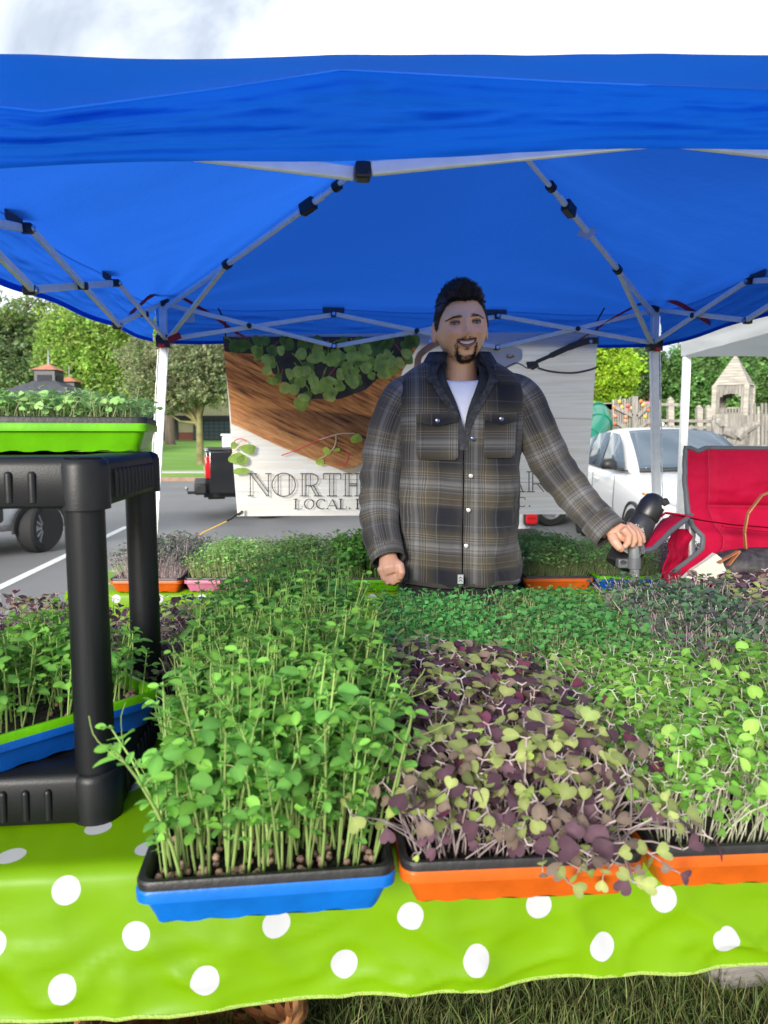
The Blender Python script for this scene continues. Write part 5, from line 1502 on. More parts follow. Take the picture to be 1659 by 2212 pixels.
def shirt(name, off, z0, z1, th0, m, parent, wr=0.0, nu=110, nv=70, seam=0.0, dip=0.0):
    b = MB()
    def fn(s, t):
        z = z0 + (z1 - z0) * t; o = th0(z); th = seam + o + (2 * math.pi - 2 * o) * s
        if dip: z -= dip * t * max(0, math.cos(th)) ** 3
        w = 0.0
        if wr:
            a = ((th + math.pi) % (2 * math.pi)) - math.pi
            w = wr * (fbm(a * 2.2, z * 7.5 + 0.7 * a, 1.1, 4) + 0.7 * abs(fbm(a * 3.1 + z * 2, z * 3, 5.5, 3)) * (1 - smoothstep(1.28, 1.4, z)))
            w *= 1 - smoothstep(1.43, 1.50, z) * 0.8
            if abs(a) < 1.3: w *= 1 - 0.8 * smoothstep(1.14, 1.22, z)
            w += 0.006 * math.exp(-(a / 0.10) ** 2)      # placket
        return torso(th, z, off + w)
    def uvf(s, t):
        z = z0 + (z1 - z0) * t; o = th0(z); th = o + (2 * math.pi - 2 * o) * s
        a = ((th + math.pi) % (2 * math.pi)) - math.pi if 0 < s < 1 else (o if s == 0 else -o)
        if s > 0.5 and a > 0: a -= 2 * math.pi
        p = torso(th, z, off)
        return ((p.x if abs(a) < 1.57 else math.copysign(0.36, p.x) - p.x) , z + 0.03 * math.sin(a * 2) * 0.2)
    b.grid(fn, nu, nv, uvf=uvf)
    return b.build(name, m, parent, smooth=180, solid=0.004, fix=False)
open_j = lambda z: 0.012 + (0.60 * smoothstep(1.235, 1.54, z) ** 1.25 if z > 1.235 else 0)
open_s = lambda z: 0.01 + (0.42 * smoothstep(1.25, 1.54, z) ** 1.6 if z > 1.27 else 0)
shirt('tshirt', -0.020, 1.15, 1.468, lambda z: 0.0, mat('white_cotton', (0.74, 0.75, 0.80), 0.9, bump=0.2, bscale=90), man, nu=70, nv=40, seam=math.pi, dip=0.030)
shirt('inner_shirt', -0.007, 0.86, 1.490, open_s, mat('dark_flannel', (0.020, 0.024, 0.024), 0.95, var=0.5, vscale=18, bump=0.3, bscale=120), man, wr=0.006, nu=80, nv=50)
jacket = shirt('jacket', 0.006, 0.842, 1.512, open_j, M_plaid, man, wr=0.015)
b = MB(); b.tube([torso(0.012 + 2 * math.pi * k / 80 * 0.996, 0.846 + 0.004 * math.sin(k * 0.3), 0.009) for k in range(81)], 0.0065, 6); b.build('hem_band', M_plaid, jacket)
# front edges, snaps, collar
for sg in (-1, 1):
    for zz in (1.247,):
        pass
    pts = [torso(sg * open_j(z), z, 0.010) for z in [1.24 + 0.268 * k / 12 for k in range(13)]]
    b = MB()
    for p, q in zip(pts[:-1], pts[1:]): b.bar(p, q, 0.020, 0.007, up=(0, -1, 0.2))
    b.build('front_edge', mat('plaid_dark', (0.030, 0.030, 0.033), 0.95, var=0.6, vscale=60, bump=0.3, bscale=120), jacket)
    # collar leaf
    b = MB()
    def cl(s, t, sg=sg):
        a = sg * (0.50 + (math.pi - 0.50) * s)
        z0 = 1.500 + 0.010 * s; h = 0.058 - 0.010 * s
        inner = torso(a, min(1.514, z0), 0.006)
        spread = 0.012 + 0.030 * (1 - s) ** 3
        k = t * 2
        if k < 1: return inner + Vector((0, 0, 0.026 * k)) + (inner - Vector((0, 0.03, inner.z))) * (-0.16 * k)
        k -= 1
        out = (inner - Vector((0, 0.03, inner.z))).normalized()
        return inner + Vector((0, 0, 0.026 - (h + 0.040 * (1 - s) ** 4) * k)) + out * (spread * k * 1.1 - 0.010 * (1 - k)) + Vector((sg * 0.012 * (1 - s) ** 4 * k, -0.012 * k * (1 - s) ** 2, 0))
    b.grid(cl, 26, 11, uvf=lambda s, t: (0.36 * s, 0.13 * t))
    b.build('collar', MATS['plaid_dark'], jacket, smooth=180, solid=0.003)
    b = MB()
    def cl2(s, t, sg=sg):
        a = sg * (0.42 + (math.pi - 0.42) * s); inner = torso(a, 1.490 + 0.012 * s, -0.010)
        return inner + Vector((0, 0, 0.035 * t)) - (inner - Vector((0, 0.03, inner.z))) * 0.15 * t
    b.grid(cl2, 20, 5); b.build('inner_collar', MATS['dark_flannel'], man, smooth=180, solid=0.003)
M_snap = mat('snap_pearl', (0.55, 0.54, 0.52), 0.25, metal=0.3); M_snapb = mat('snap_blue', (0.10, 0.13, 0.22), 0.25, metal=0.6)
def snap(x, z, m, parent=None, r=0.0062):
    th = math.asin(max(-1, min(1, x / 0.185))); p = torso(th * 0.9, z, 0.022); p.x = x
    b = MB(); b.lathe([(r, 0), (r * 0.95, 0.0016), (r * 0.5, 0.0028), (0.0005, 0.003)], 12, p, (R(90), 0, 0)); b.build('snap', m, parent or jacket)
pk = lambda u, v: PY(u, v, 2.06) - Vector((MX, MY, 0))
for u, v, m in ((1021, 947, M_snapb), (1017, 1028, M_snap), (1012, 1102, M_snap), (1007, 1179, M_snap)):
    p = pk(u, v); snap(p.x, p.z, m)
def pocket(u0, u1, v0, vf, v1):
    """flap from v0 to vf, bag down to v1 (photo rows), follows the chest"""
    def surf(x, z, off): 
        a, d, yc = np.interp(z, TZs, TAs), np.interp(z, TZs, TBs), np.interp(z, TZs, TYs)
        q = 2.5; return Vector((x, yc - d * max(0.05, 1 - min(0.98, abs(x / a)) ** q) ** (1 / q) - off, z))
    A, B_ = pk(u0, v0), pk(u1, v1); F = pk((u0 + u1) / 2, vf)
    b = MB(); b.grid(lambda s, t: surf(A.x + (B_.x - A.x) * s, A.z + (B_.z - A.z) * t - (0.008 if t == 1 and 0.05 < s < 0.95 else 0), 0.0135), 14, 14, uvf=lambda s, t: (A.x + 0.05 + (B_.x - A.x) * s, A.z + 0.06 + (B_.z - A.z) * t))
    o = b.build('pocket', M_plaid, jacket, smooth=180, solid=0.003)
    b = MB(); b.grid(lambda s, t: surf(A.x + (B_.x - A.x) * s, A.z + (F.z - A.z + (-0.012) * (1 - abs(2 * s - 1))) * t, 0.0160 + 0.002 * t), 14, 8, uvf=lambda s, t: (A.x + 0.02 + (B_.x - A.x) * s, A.z + 0.10 + (F.z - A.z) * t))
    b.build('pocket_flap', M_plaid, o, smooth=180, solid=0.003)
    x = (A.x + B_.x) / 2; p = surf(x, F.z + 0.004, 0.0205)
    b = MB(); b.lathe([(0.0068, 0), (0.0064, 0.0016), (0.003, 0.0026), (0.0005, 0.003)], 12, p, (R(90), 0, 0)); b.build('snap', M_snapb, o)
pocket(901, 990, 893, 912, 988)
pocket(1048, 1122, 890, 908, 984)
p = pk(992, 1246); b = MB(); b.box((p.x, p.y - 0.035, p.z), (0.016, 0.003, 0.026)); lab = b.build('brand_tag', mat('tag_grey', (0.30, 0.31, 0.32), 0.8), jacket)
for dz in (-0.004, 0.004):
    b = MB(); b.tube([(p.x - 0.005, p.y - 0.0372, p.z + dz - 0.002), (p.x, p.y - 0.0372, p.z + dz + 0.003), (p.x + 0.005, p.y - 0.0372, p.z + dz - 0.002)], 0.0011, 4); b.build('tag_mark', PM_ink, lab)
# sleeves
def sleeve(ctrl, radii, seed, n=30, squash=0.9):
    P3 = []; k = len(ctrl); rad = []
    N = 46
    for i in range(N):
        t = i / (N - 1) * (k - 1); j = min(k - 2, int(t)); f = t - j
        p0, p1, p2, p3 = ctrl[max(0, j - 1)], ctrl[j], ctrl[j + 1], ctrl[min(k - 1, j + 2)]
        P3.append(0.5 * ((2 * p1) + (-p0 + p2) * f + (2 * p0 - 5 * p1 + 4 * p2 - p3) * f * f + (-p0 + 3 * p1 - 3 * p2 + p3) * f ** 3))
        rad.append(radii[j] + (radii[j + 1] - radii[j]) * f)
    def rf(i, a):
        t = i / (N - 1)
        w = 0.075 * fbm(math.cos(a) * 1.3 + seed, math.sin(a) * 1.3, t * 5.0, 3)
        # compression folds round the elbow and above the cuff
        w += 0.085 * math.sin(t * 58 + 1.5 * math.sin(a + seed) + 0.8 * math.sin(2 * a)) * (math.exp(-((t - 0.55) / 0.13) ** 2) + 0.9 * math.exp(-((t - 0.80) / 0.10) ** 2)) * (0.5 + 0.5 * math.cos(a - 1.0 - seed))
        if t > 0.965: w *= 0.2
        return 1 + w
    b = MB(); b.tube(P3, rad, n, cap=False, uvscale=0.062, rf=rf, up=(0, -1, 0))
    o = b.build('sleeve', M_plaid, jacket, smooth=180, solid=0.004)
    c = MB(); d = (P3[-1] - P3[-4]).normalized()
    c.tube([P3[-6], P3[-1] + d * 0.006], [radii[-1] * 1.05, radii[-1] * 1.04], n, cap=False, uvscale=0.055, up=(0, -1, 0)); c.build('cuff', M_plaid, o, smooth=60, solid=0.005)
    return o
sleeve([ML(908, 846, 2.215), ML(872, 866, 2.205), ML(842, 930, 2.2), ML(828, 1010, 2.195), ML(822, 1085, 2.17), ML(823, 1145, 2.13), ML(838, 1207, 2.075)], [0.054, 0.066, 0.063, 0.063, 0.060, 0.055, 0.047], 0.4)
sleeve([ML(1090, 842, 2.215), ML(1122, 862, 2.205), ML(1154, 925, 2.2), ML(1192, 1000, 2.195), ML(1232, 1056, 2.17), ML(1272, 1105, 2.13), ML(1316, 1151, 2.085)], [0.054, 0.065, 0.062, 0.060, 0.056, 0.051, 0.049], 2.1)
# necklace
cp = [torso(0.62 * math.sin(-1.57 + 3.14 * k / 24) , 1.452 - 0.17 * (1 - abs(k / 12 - 1)) ** 0.8, -0.012) for k in range(25)]
b = MB(); b.tube(cp, 0.0013, 5); b.build('necklace', mat('silver_chain', (0.6, 0.58, 0.55), 0.3, metal=1.0), man)
# trousers and shoes
M_trs = mat('black_denim', (0.008, 0.008, 0.010), 0.9, bump=0.3, bscale=120)
b = MB()
b.rings([[(a * math.sin(t), 0.012 - d * math.cos(t), z) for t in [k * math.pi / 16 for k in range(32)]] for a, d, z in ((0.166, 0.112, 0.93), (0.170, 0.118, 0.85), (0.172, 0.120, 0.80))])
for sg in (-1, 1): b.tube([(sg * 0.085, 0.012, 0.83), (sg * 0.09, 0.01, 0.68), (sg * 0.092, 0.0, 0.48), (sg * 0.095, 0.02, 0.06)], [0.098, 0.092, 0.072, 0.062], 20)
b.build('trousers', M_trs, man, smooth=80)
for sg in (-1, 1):
    b = MB(); b.rings([[(sg * 0.098 + w * math.cos(t), -0.02 + y + 0.02 * math.sin(t), max(0.0, 0.045 + h * math.sin(t))) for t in [k * math.pi / 8 for k in range(16)]] for y, w, h in ((0.09, 0.02, 0.03), (0.07, 0.038, 0.045), (-0.02, 0.045, 0.05), (-0.12, 0.048, 0.04), (-0.17, 0.03, 0.03))])
    b.build('shoe', M_blk, man, smooth=80)
# ------------------------------------------------------------------ red camp chair, bottle, bag
M_redf = mat('red_nylon', (0.36, 0.003, 0.030), 0.7, var=0.10, vscale=7, bump=0.5, bscale=12, bdist=0.016, trans=0.05, spec=0.12)
M_pipe = mat('grey_piping', (0.085, 0.095, 0.105), 0.7, bump=0.3, bscale=300)
M_steel = mat('grey_tube', (0.21, 0.22, 0.225), 0.38, metal=0.35)
chair = thing('camp_chair', 'red folding camp chair with grey piping behind the tables', 'chair', (PY(1560, 1200, 2.3).x, 2.3, 0))
co_ = Vector(chair.location)
def CP(u, v, Y): return PY(u, v, Y) - co_
def qsheet(name, TL, TR, BL, BR, m, parent, sag=(0, 0, 0), n=(26, 26), wr=0.006, seed=0.0, solid=0.003, edge=None):
    b = MB(); sg = Vector(sag)
    nrm = (TR - TL).cross(BL - TL).normalized()
    def fn(s, t):
        p = TL.lerp(TR, s).lerp(BL.lerp(BR, s), t)
        return p + sg * (4 * s * (1 - s)) * (4 * t * (1 - t)) + nrm * wr * fbm(s * 3.2 + seed, t * 4 + seed, seed, 4)
    b.grid(fn, *n); o = b.build(name, m, parent, smooth=180, solid=solid)
    if edge:
        for nm, pts in edge.items():
            q = MB(); q.tube([fn(*p) for p in pts], 0.0065, 6); q.build('piping', M_pipe, o)
    return o
# backrest: upper padded head panel and lower panel, left edge pinched at the armrest
def back(s, t):
    # s 0..1 left to right (right beyond the picture), t 0..1 top to bottom
    edge = np.interp(t, [0, 0.25, 0.5, 0.62, 0.70, 0.80, 0.92, 1.0], [1481, 1479, 1486, 1496, 1516, 1516, 1478, 1450])
    v = 967 + (1240 - 967) * t
    u = edge + (1850 - edge) * s
    Y = 2.50 + 0.10 * s - 0.26 * t ** 3 * 0.6
    p = CP(u, v, Y)
    bul = 0.030 * math.sin(math.pi * min(1, s * 1.15)) * (math.sin(math.pi * min(1, t / 0.46)) if t < 0.46 else 0.5 * math.sin(math.pi * min(1, (t - 0.46) / 0.54)))
    p.y -= bul
    p.y += 0.010 * math.exp(-((t - 0.46) / 0.02) ** 2) * (s > 0.12)
    p.y += 0.012 * math.exp(-((s - 0.14) / 0.015) ** 2)
    p.y += 0.012 * fbm(s * 4, t * 5, 3.1, 4) * (1 - 0.5 * s)
    p.z += -0.012 * math.exp(-((s - 0.075) / 0.03) ** 2) * (1 - t) ** 6 - 0.006 * s * (1 - t)
    return p
b = MB(); b.grid(back, 60, 70); bk = b.build('backrest', M_redf, chair, smooth=180, solid=0.006)
q = MB(); q.tube([back(0, 1 - k / 40) for k in range(41)] + [back(k / 40, 0) for k in range(1, 41)], 0.0085, 8); q.build('piping', M_pipe, bk)
q = MB(); q.tube([back(0.135, k / 30 * 0.98) + Vector((0, -0.006, 0)) for k in range(31)], 0.0022, 5); q.build('seam', mat('red_seam', (0.30, 0.005, 0.03), 0.8), bk)
q = MB(); q.tube([back(0.13 + 0.85 * k / 30, 0.462) + Vector((0, -0.006, 0)) for k in range(31)], 0.0022, 5); q.build('seam', MATS['red_seam'], bk)
# strap tied round the back
sp_ = [CP(1418, 1122, 2.38), CP(1438, 1108, 2.36), CP(1468, 1112, 2.35), CP(1510, 1122, 2.36), CP(1580, 1132, 2.37), CP(1680, 1140, 2.40), CP(1850, 1146, 2.45)]
b = MB()
for p, q in zip(sp_[:-1], sp_[1:]): b.bar(p, q, 0.005, 0.022, up=(0, -1, 0.25))
b.build('tie_strap', M_redf, chair, bevel=0.002)
b = MB(); b.bar(CP(1560, 1136, 2.375), CP(1700, 1152, 2.39), 0.004, 0.012, up=(0, -1, 0.2)); b.build('tie_strap', M_redf, chair)
# armrest: folded sheet with piping
A0, A1, A2, A3 = CP(1452, 1113, 2.42), CP(1496, 1114, 2.40), CP(1388, 1191, 2.09), CP(1398, 1186, 2.12)
b = MB()
def arm(s, t):
    near = [CP(1388, 1191, 2.08), CP(1408, 1188, 2.12), CP(1450, 1146, 2.26), CP(1494, 1113, 2.38)]
    far = [CP(1393, 1180, 2.16), CP(1412, 1148, 2.24), CP(1428, 1126, 2.36), CP(1448, 1114, 2.48)]
    k = t * 3; i = min(2, int(k)); f = k - i
    a = near[i].lerp(near[i + 1], f); c = far[i].lerp(far[i + 1], f)
    p = a.lerp(c, s); p.z += 0.010 * math.sin(math.pi * s) * math.sin(math.pi * t) + 0.004 * fbm(s * 3, t * 5, 9)
    return p
b.grid(arm, 14, 30); ar = b.build('armrest', M_redf, chair, smooth=180, solid=0.006)
q = MB(); q.tube([arm(0, k / 20) for k in range(21)], 0.0085, 8); q.build('piping', M_pipe, ar)
# arm end pocket under the hand, front leg bend
b = MB(); b.grid(lambda s, t: CP(1336 + 56 * s - 4 * t, 1160 - 6 * math.sin(3 * s) + 30 * t * (0.5 + 0.5 * s), 2.115 + 0.02 * math.sin(s * 3)), 12, 8); ap = b.build('arm_pocket', mat('dark_red_nylon', (0.22, 0.004, 0.022), 0.6, bump=0.3, bscale=20), chair, smooth=180, solid=0.005)
q = MB(); q.tube([CP(1361, 1156, 2.085), CP(1372, 1160, 2.08), CP(1384, 1172, 2.08), CP(1389, 1190, 2.085)], 0.008, 8); q.build('piping', M_pipe, ap)
b = MB(); b.tube([CP(1358, 1157, 2.10), CP(1364, 1165, 2.088), CP(1368, 1180, 2.085), CP(1370, 1200, 2.085), CP(1371, 1240, 2.085), Vector((CP(1371, 1240, 2.085).x + 0.01, 2.085 - 2.3, 0.0))], [0.014, 0.0165, 0.0165, 0.0165, 0.0135, 0.0135], 14); b.build('front_leg', M_steel, chair)
b = MB(); p = CP(1370, 1213, 2.085); b.tube([p + Vector((0, 0, 0.012)), p - Vector((0, 0, 0.02))], 0.0195, 14); b.build('leg_joint', mat('grey_plastic', (0.10, 0.105, 0.11), 0.45), chair)
b = MB(); b.box(CP(1349, 1216, 2.10), (0.045, 0.03, 0.028)); hb_ = b.build('hinge_block', MATS['grey_plastic'], chair, bevel=0.004)
b = MB(); p = CP(1346, 1214, 2.083); b.tube([p, p + Vector((0, -0.003, 0))], 0.006, 12, sx=1, sy=1.6); b.build('rivet', M_bolt, hb_)
# back post, rear legs, seat
bt = CP(1487, 1060, 2.52); bm_ = CP(1494, 1240, 2.46)
b = MB(); b.tube([CP(1484, 985, 2.53), bt, bm_, Vector((bm_.x + 0.02, bm_.y + 0.1, 0))], 0.0155, 14); b.build('back_post', M_steel, chair)
b = MB(); b.tube([CP(1840, 985, 2.62), CP(1840, 1240, 2.56), Vector((CP(1840, 1240, 2.56).x, 0.3, 0))], 0.0155, 12); b.build('back_post', M_steel, chair)
b = MB(); b.tube([CP(1800, 1160, 2.12), CP(1800, 1240, 2.12), Vector((CP(1800, 1240, 2.12).x, -0.18, 0))], 0.0155, 12); b.build('front_leg', M_steel, chair)
qsheet('side_panel', CP(1452, 1140, 2.44), CP(1505, 1145, 2.50), CP(1428, 1250, 2.30), CP(1490, 1250, 2.46), M_redf, chair, wr=0.012, seed=2.2)
qsheet('seat', CP(1430, 1236, 2.30), CP(1840, 1236, 2.45), CP(1440, 1262, 2.06), CP(1850, 1262, 2.12), M_redf, chair, sag=(0, 0, -0.04), wr=0.01, seed=4.4)
# mesh cup holder
M_mesh = mat('black_mesh', (0.014, 0.014, 0.015), 0.8, var=0.9, vscale=420, bump=0.8, bscale=900)
a_, c_ = CP(1377, 1150, 2.17), CP(1338, 1222, 2.145)
ax_ = (a_ - c_).normalized()
b = MB(); b.tube([c_, c_ + ax_ * 0.012, c_ + ax_ * 0.075], [0.043, 0.046, 0.047], 24); hol = b.build('cup_holder', M_mesh, chair)
# pale printed mark on the mesh
_sd2 = ax_.cross(Vector((0, 1, 0))).normalized(); _fr = ax_.cross(_sd2).normalized()
if _fr.y > 0: _fr = -_fr
def on_cyl(c0, ang, h, r): return c0 + ax_ * h + (_fr * math.cos(ang) + _sd2 * math.sin(ang)) * r
M_mark = mat('white_print', (0.62, 0.62, 0.60), 0.7)
def cyl_poly(name, c0, pts, r, m, parent):
    b = MB(); b.add([on_cyl(c0, a, h, r) for a, h in pts], [tuple(range(len(pts)))]); return b.build(name, m, parent, smooth=0, fix=False)
for x0, x1, y0, y1 in ((-0.55, 0.55, 0.034, 0.042), (-0.55, -0.33, 0.042, 0.066), (-0.10, 0.06, 0.042, 0.062), (0.33, 0.5, 0.042, 0.058), (-0.33, -0.1, 0.060, 0.066)):
    for k in range(4):
        s0, s1 = x0 + (x1 - x0) * k / 4, x0 + (x1 - x0) * (k + 1) / 4
        cyl_poly('printed_mark', c_, [(s0, y0), (s1, y0), (s1, y1), (s0, y1)], 0.0482, M_mark, hol)
# steel bottle leaning in the holder
bt_ = thing('water_bottle', 'matte black water bottle with a white shield crest beside the hand', 'bottle', c_ + co_ + ax_ * 0.01)
bo = Vector(bt_.location)
def along(h): return c_ + co_ + ax_ * h - bo
M_bot = mat('black_powdercoat', (0.016, 0.016, 0.018), 0.5, bump=0.1, bscale=500)
b = MB(); b.tube([along(0.014), along(0.02), along(0.140), along(0.158), along(0.168)], [0.036, 0.0385, 0.0385, 0.036, 0.033], 28); bbd = b.build('bottle_body', M_bot, bt_, smooth=50)
b = MB(); b.tube([along(0.166), along(0.172), along(0.215), along(0.238), along(0.246)], [0.035, 0.0385, 0.0375, 0.030, 0.020], 28); cap_ = b.build('lid', mat('black_lid', (0.011, 0.011, 0.012), 0.4), bt_, smooth=50)
b = MB(); p = along(0.233) + _sd2 * -0.02 + _fr * 0.018; b.box(p, (0.03, 0.022, 0.02), (0, R(-28), 0)); b.build('spout_flip', M_blk, cap_, bevel=0.004)
b = MB(); p = along(0.216) + _sd2 * -0.022 + _fr * 0.030; b.tube([p - _sd2 * 0.008, p + _sd2 * 0.010], 0.0045, 8); b.build('button', mat('button_white', (0.7, 0.7, 0.68), 0.5), cap_)
c1 = along(0) 
def shield(a): return a
cen_a, cen_h, rr = 0.55, 0.100, 0.0392
def ring_poly(name, pts, w):
    b = MB(); P_ = [on_cyl(c1, cen_a + x / rr, cen_h + y, rr) for x, y in pts]
    b.tube(P_, w, 4); return b.build(name, M_mark, bbd)
sh = [(-0.012, 0.014), (-0.006, 0.013), (0, 0.017), (0.006, 0.013), (0.012, 0.014), (0.0125, 0.0), (0.009, -0.012), (0, -0.019), (-0.009, -0.012), (-0.0125, 0.0), (-0.012, 0.014)]
ring_poly('crest', sh, 0.0011); ring_poly('crest_cross', [(0, 0.010), (0, -0.012)], 0.0012); ring_poly('crest_cross', [(-0.006, 0.001), (0.006, 0.001)], 0.0012); ring_poly('crest_cross', [(-0.004, 0.006), (0.004, 0.006)], 0.0009)
# curved lettering: THE INSTITUTE-like arc, upright strokes for each letter
GL = {'T': [((-1, 1), (1, 1)), ((0, 1), (0, -1))], 'H': [((-1, 1), (-1, -1)), ((1, 1), (1, -1)), ((-1, 0), (1, 0))], 'E': [((-1, 1), (-1, -1)), ((-1, 1), (1, 1)), ((-1, 0), (0.7, 0)), ((-1, -1), (1, -1))], 'I': [((0, 1), (0, -1))], 'N': [((-1, -1), (-1, 1)), ((-1, 1), (1, -1)), ((1, -1), (1, 1))], 'S': [((1, 1), (-1, 1)), ((-1, 1), (-1, 0)), ((-1, 0), (1, 0)), ((1, 0), (1, -1)), ((1, -1), (-1, -1))]}
for k, ch in enumerate('THE INST'):
    if ch == ' ': continue
    th = R(152 - 15.5 * k); cx_, cy2 = 0.027 * math.cos(th), 0.027 * math.sin(th); b = MB()
    ux, uy = math.sin(th), -math.cos(th)
    for (x0, y0), (x1, y1) in GL[ch]:
        pp = [(cx_ + (x * ux) * 0.0020 + y * math.cos(th) * 0.0028, cy2 + (x * uy) * 0.0020 + y * math.sin(th) * 0.0028) for x, y in ((x0, y0), (x1, y1))]
        b.tube([on_cyl(c1, cen_a + p[0] / rr, cen_h + p[1], rr) for p in pp], 0.00055, 3)
    b.build('crest_letter', M_mark, bbd)
# handbag and canvas on the seat
bag = thing('handbag', 'dark patterned handbag with tan leather straps on the red chair', 'bag', PY(1620, 1240, 2.2))
bg = Vector(bag.location)
M_bag = mat('patterned_canvas', (0.030, 0.025, 0.028), 0.6, var=0.7, vscale=55, bump=0.2, bscale=200); M_lea = mat('tan_leather', (0.30, 0.115, 0.038), 0.5, var=0.2, vscale=30)
b = MB(); rl = []
for k in range(13):
    t = k / 12
    u0 = np.interp(t, [0, 0.12, 0.3, 1], [1612, 1560, 1545, 1538]); v = 1187 + 70 * t
    L_, R_ = PY(u0, v, 2.24) - bg, PY(1800, v, 2.28) - bg
    d = 0.02 + 0.055 * math.sin(math.pi * min(1, t * 0.8 + 0.06))
    rl.append([(L_.x + (R_.x - L_.x) * (0.5 - 0.5 * math.cos(a)), (L_.y + R_.y) / 2 - d * math.sin(a) * (abs(math.sin(a)) ** -0.35 if abs(math.sin(a)) > 0.05 else 1), L_.z) for a in [q * math.pi / 14 for q in range(28)]])
b.rings(rl); b.build('bag_body', M_bag, bag, smooth=60)
b = MB(); hp = [PY(1611, 1186, 2.19) - bg, PY(1608, 1150, 2.19) - bg, PY(1615, 1110, 2.19) - bg, PY(1645, 1070, 2.20) - bg, PY(1700, 1050, 2.22) - bg, PY(1760, 1090, 2.22) - bg, PY(1775, 1186, 2.22) - bg]
for p, q in zip(hp[:-1], hp[1:]): b.bar(p, q, 0.005, 0.016, up=(0, -1, 0))
b.build('handle', M_lea, bag, bevel=0.002)
for p, q in (((1596, 1190), (1552, 1215)), ((1596, 1192), (1572, 1222))):
    b = MB(); b.bar(PY(*p, 2.185) - bg, PY(*q, 2.165) - bg, 0.004, 0.018, up=(0, -1, 0)); b.build('tie', M_lea, bag, bevel=0.001)
cv = MB(); L0 = PY(1480, 1240, 2.17)
pts = [PY(u, v, 2.18) - L0 for u, v in ((1478, 1252), (1500, 1232), (1530, 1212), (1548, 1197), (1556, 1205), (1561, 1222), (1575, 1245), (1570, 1262))]
cv.add([(p.x, p.y + 0.01 * math.sin(i), p.z) for i, p in enumerate(pts)] + [(p.x, p.y + 0.03, p.z) for p in pts], [tuple(range(8)), tuple(range(15, 7, -1))] + [(i, (i + 1) % 8, 8 + (i + 1) % 8, 8 + i) for i in range(8)])
o = cv.build('canvas_cloth', mat('cream_canvas', (0.52, 0.48, 0.40), 0.9, bump=0.4, bscale=60, var=0.08), None, smooth=30); o.location = L0
tag(o, 'folded cream cloth lying on the red chair beside the handbag', 'cloth')
# ------------------------------------------------------------------ neighbour's white tent
M_wcan = mat('white_canopy', (0.62, 0.64, 0.66), 0.6, trans=0.35, bump=0.25, bscale=18)
wt = thing('canopy_tent', 'white pop-up canopy tent of the next stall at right', 'tent', (2.02, 5.0, 0))
for (x, y) in ((0, 0), (0, -2.9), (2.9, 0), (2.9, -2.9)):
    b = MB(); b.bar((x + 0.03, y - 0.03, 0), (x + 0.03, y - 0.03, 1.86), 0.045, 0.045, up=(0, 1, 0)); b.build('leg', M_frame, wt, bevel=0.004)
def wv(name, p, q):
    b = MB()
    def fn(s, t):
        z = 2.02 - 0.20 * t - 0.02 * math.sin(math.pi * s) * (1 - t) + 0.008 * fbm(s * 8, t * 3, 2)
        w = 0.008 * fbm(s * 7, t * 4, 1)
        return Vector((p[0] + (q[0] - p[0]) * s - w, p[1] + (q[1] - p[1]) * s - w, z))
    b.grid(fn, 60, 10); b.build(name, M_wcan, wt, smooth=180)
wv('valance', (0, 0), (0, -3.0)); wv('valance', (0, 0), (3.0, 0)); wv('valance', (3.0, 0), (3.0, -3.0)); wv('valance', (0, -3.0), (3.0, -3.0))
b = MB()
b.grid(lambda s, t: Vector((3 * s, -3 * t, 2.015 + 0.75 * (1 - max(abs(2 * s - 1), abs(2 * t - 1))))), 31, 31); b.build('roof_fabric', M_wcan, wt, smooth=180)

# ------------------------------------------------------------------ vehicles
LOT = -0.34
M_carw = mat('white_car_paint', (0.70, 0.71, 0.72), 0.3, coat=0.3)
M_cark = mat('black_car_paint', (0.008, 0.009, 0.012), 0.22, coat=0.8)
M_cars = mat('silver_car_paint', (0.45, 0.46, 0.47), 0.25, metal=0.5, coat=0.6)
M_glass = mat('car_glass', (0.075, 0.105, 0.14), 0.08, spec=0.35)
M_tyre = mat('tyre', (0.012, 0.012, 0.013), 0.8, bump=0.3, bscale=90)
M_rim = mat('wheel_rim', (0.45, 0.46, 0.48), 0.3, metal=0.7)
M_trim = mat('car_trim_black', (0.014, 0.014, 0.015), 0.5)
M_tail = mat('tail_light', (0.45, 0.006, 0.012), 0.12, coat=1.0)
M_amber = mat('amber_lens', (0.8, 0.30, 0.05), 0.15, coat=1.0)
M_lens = mat('headlight', (0.55, 0.58, 0.60), 0.08, coat=1.0, metal=0.3)
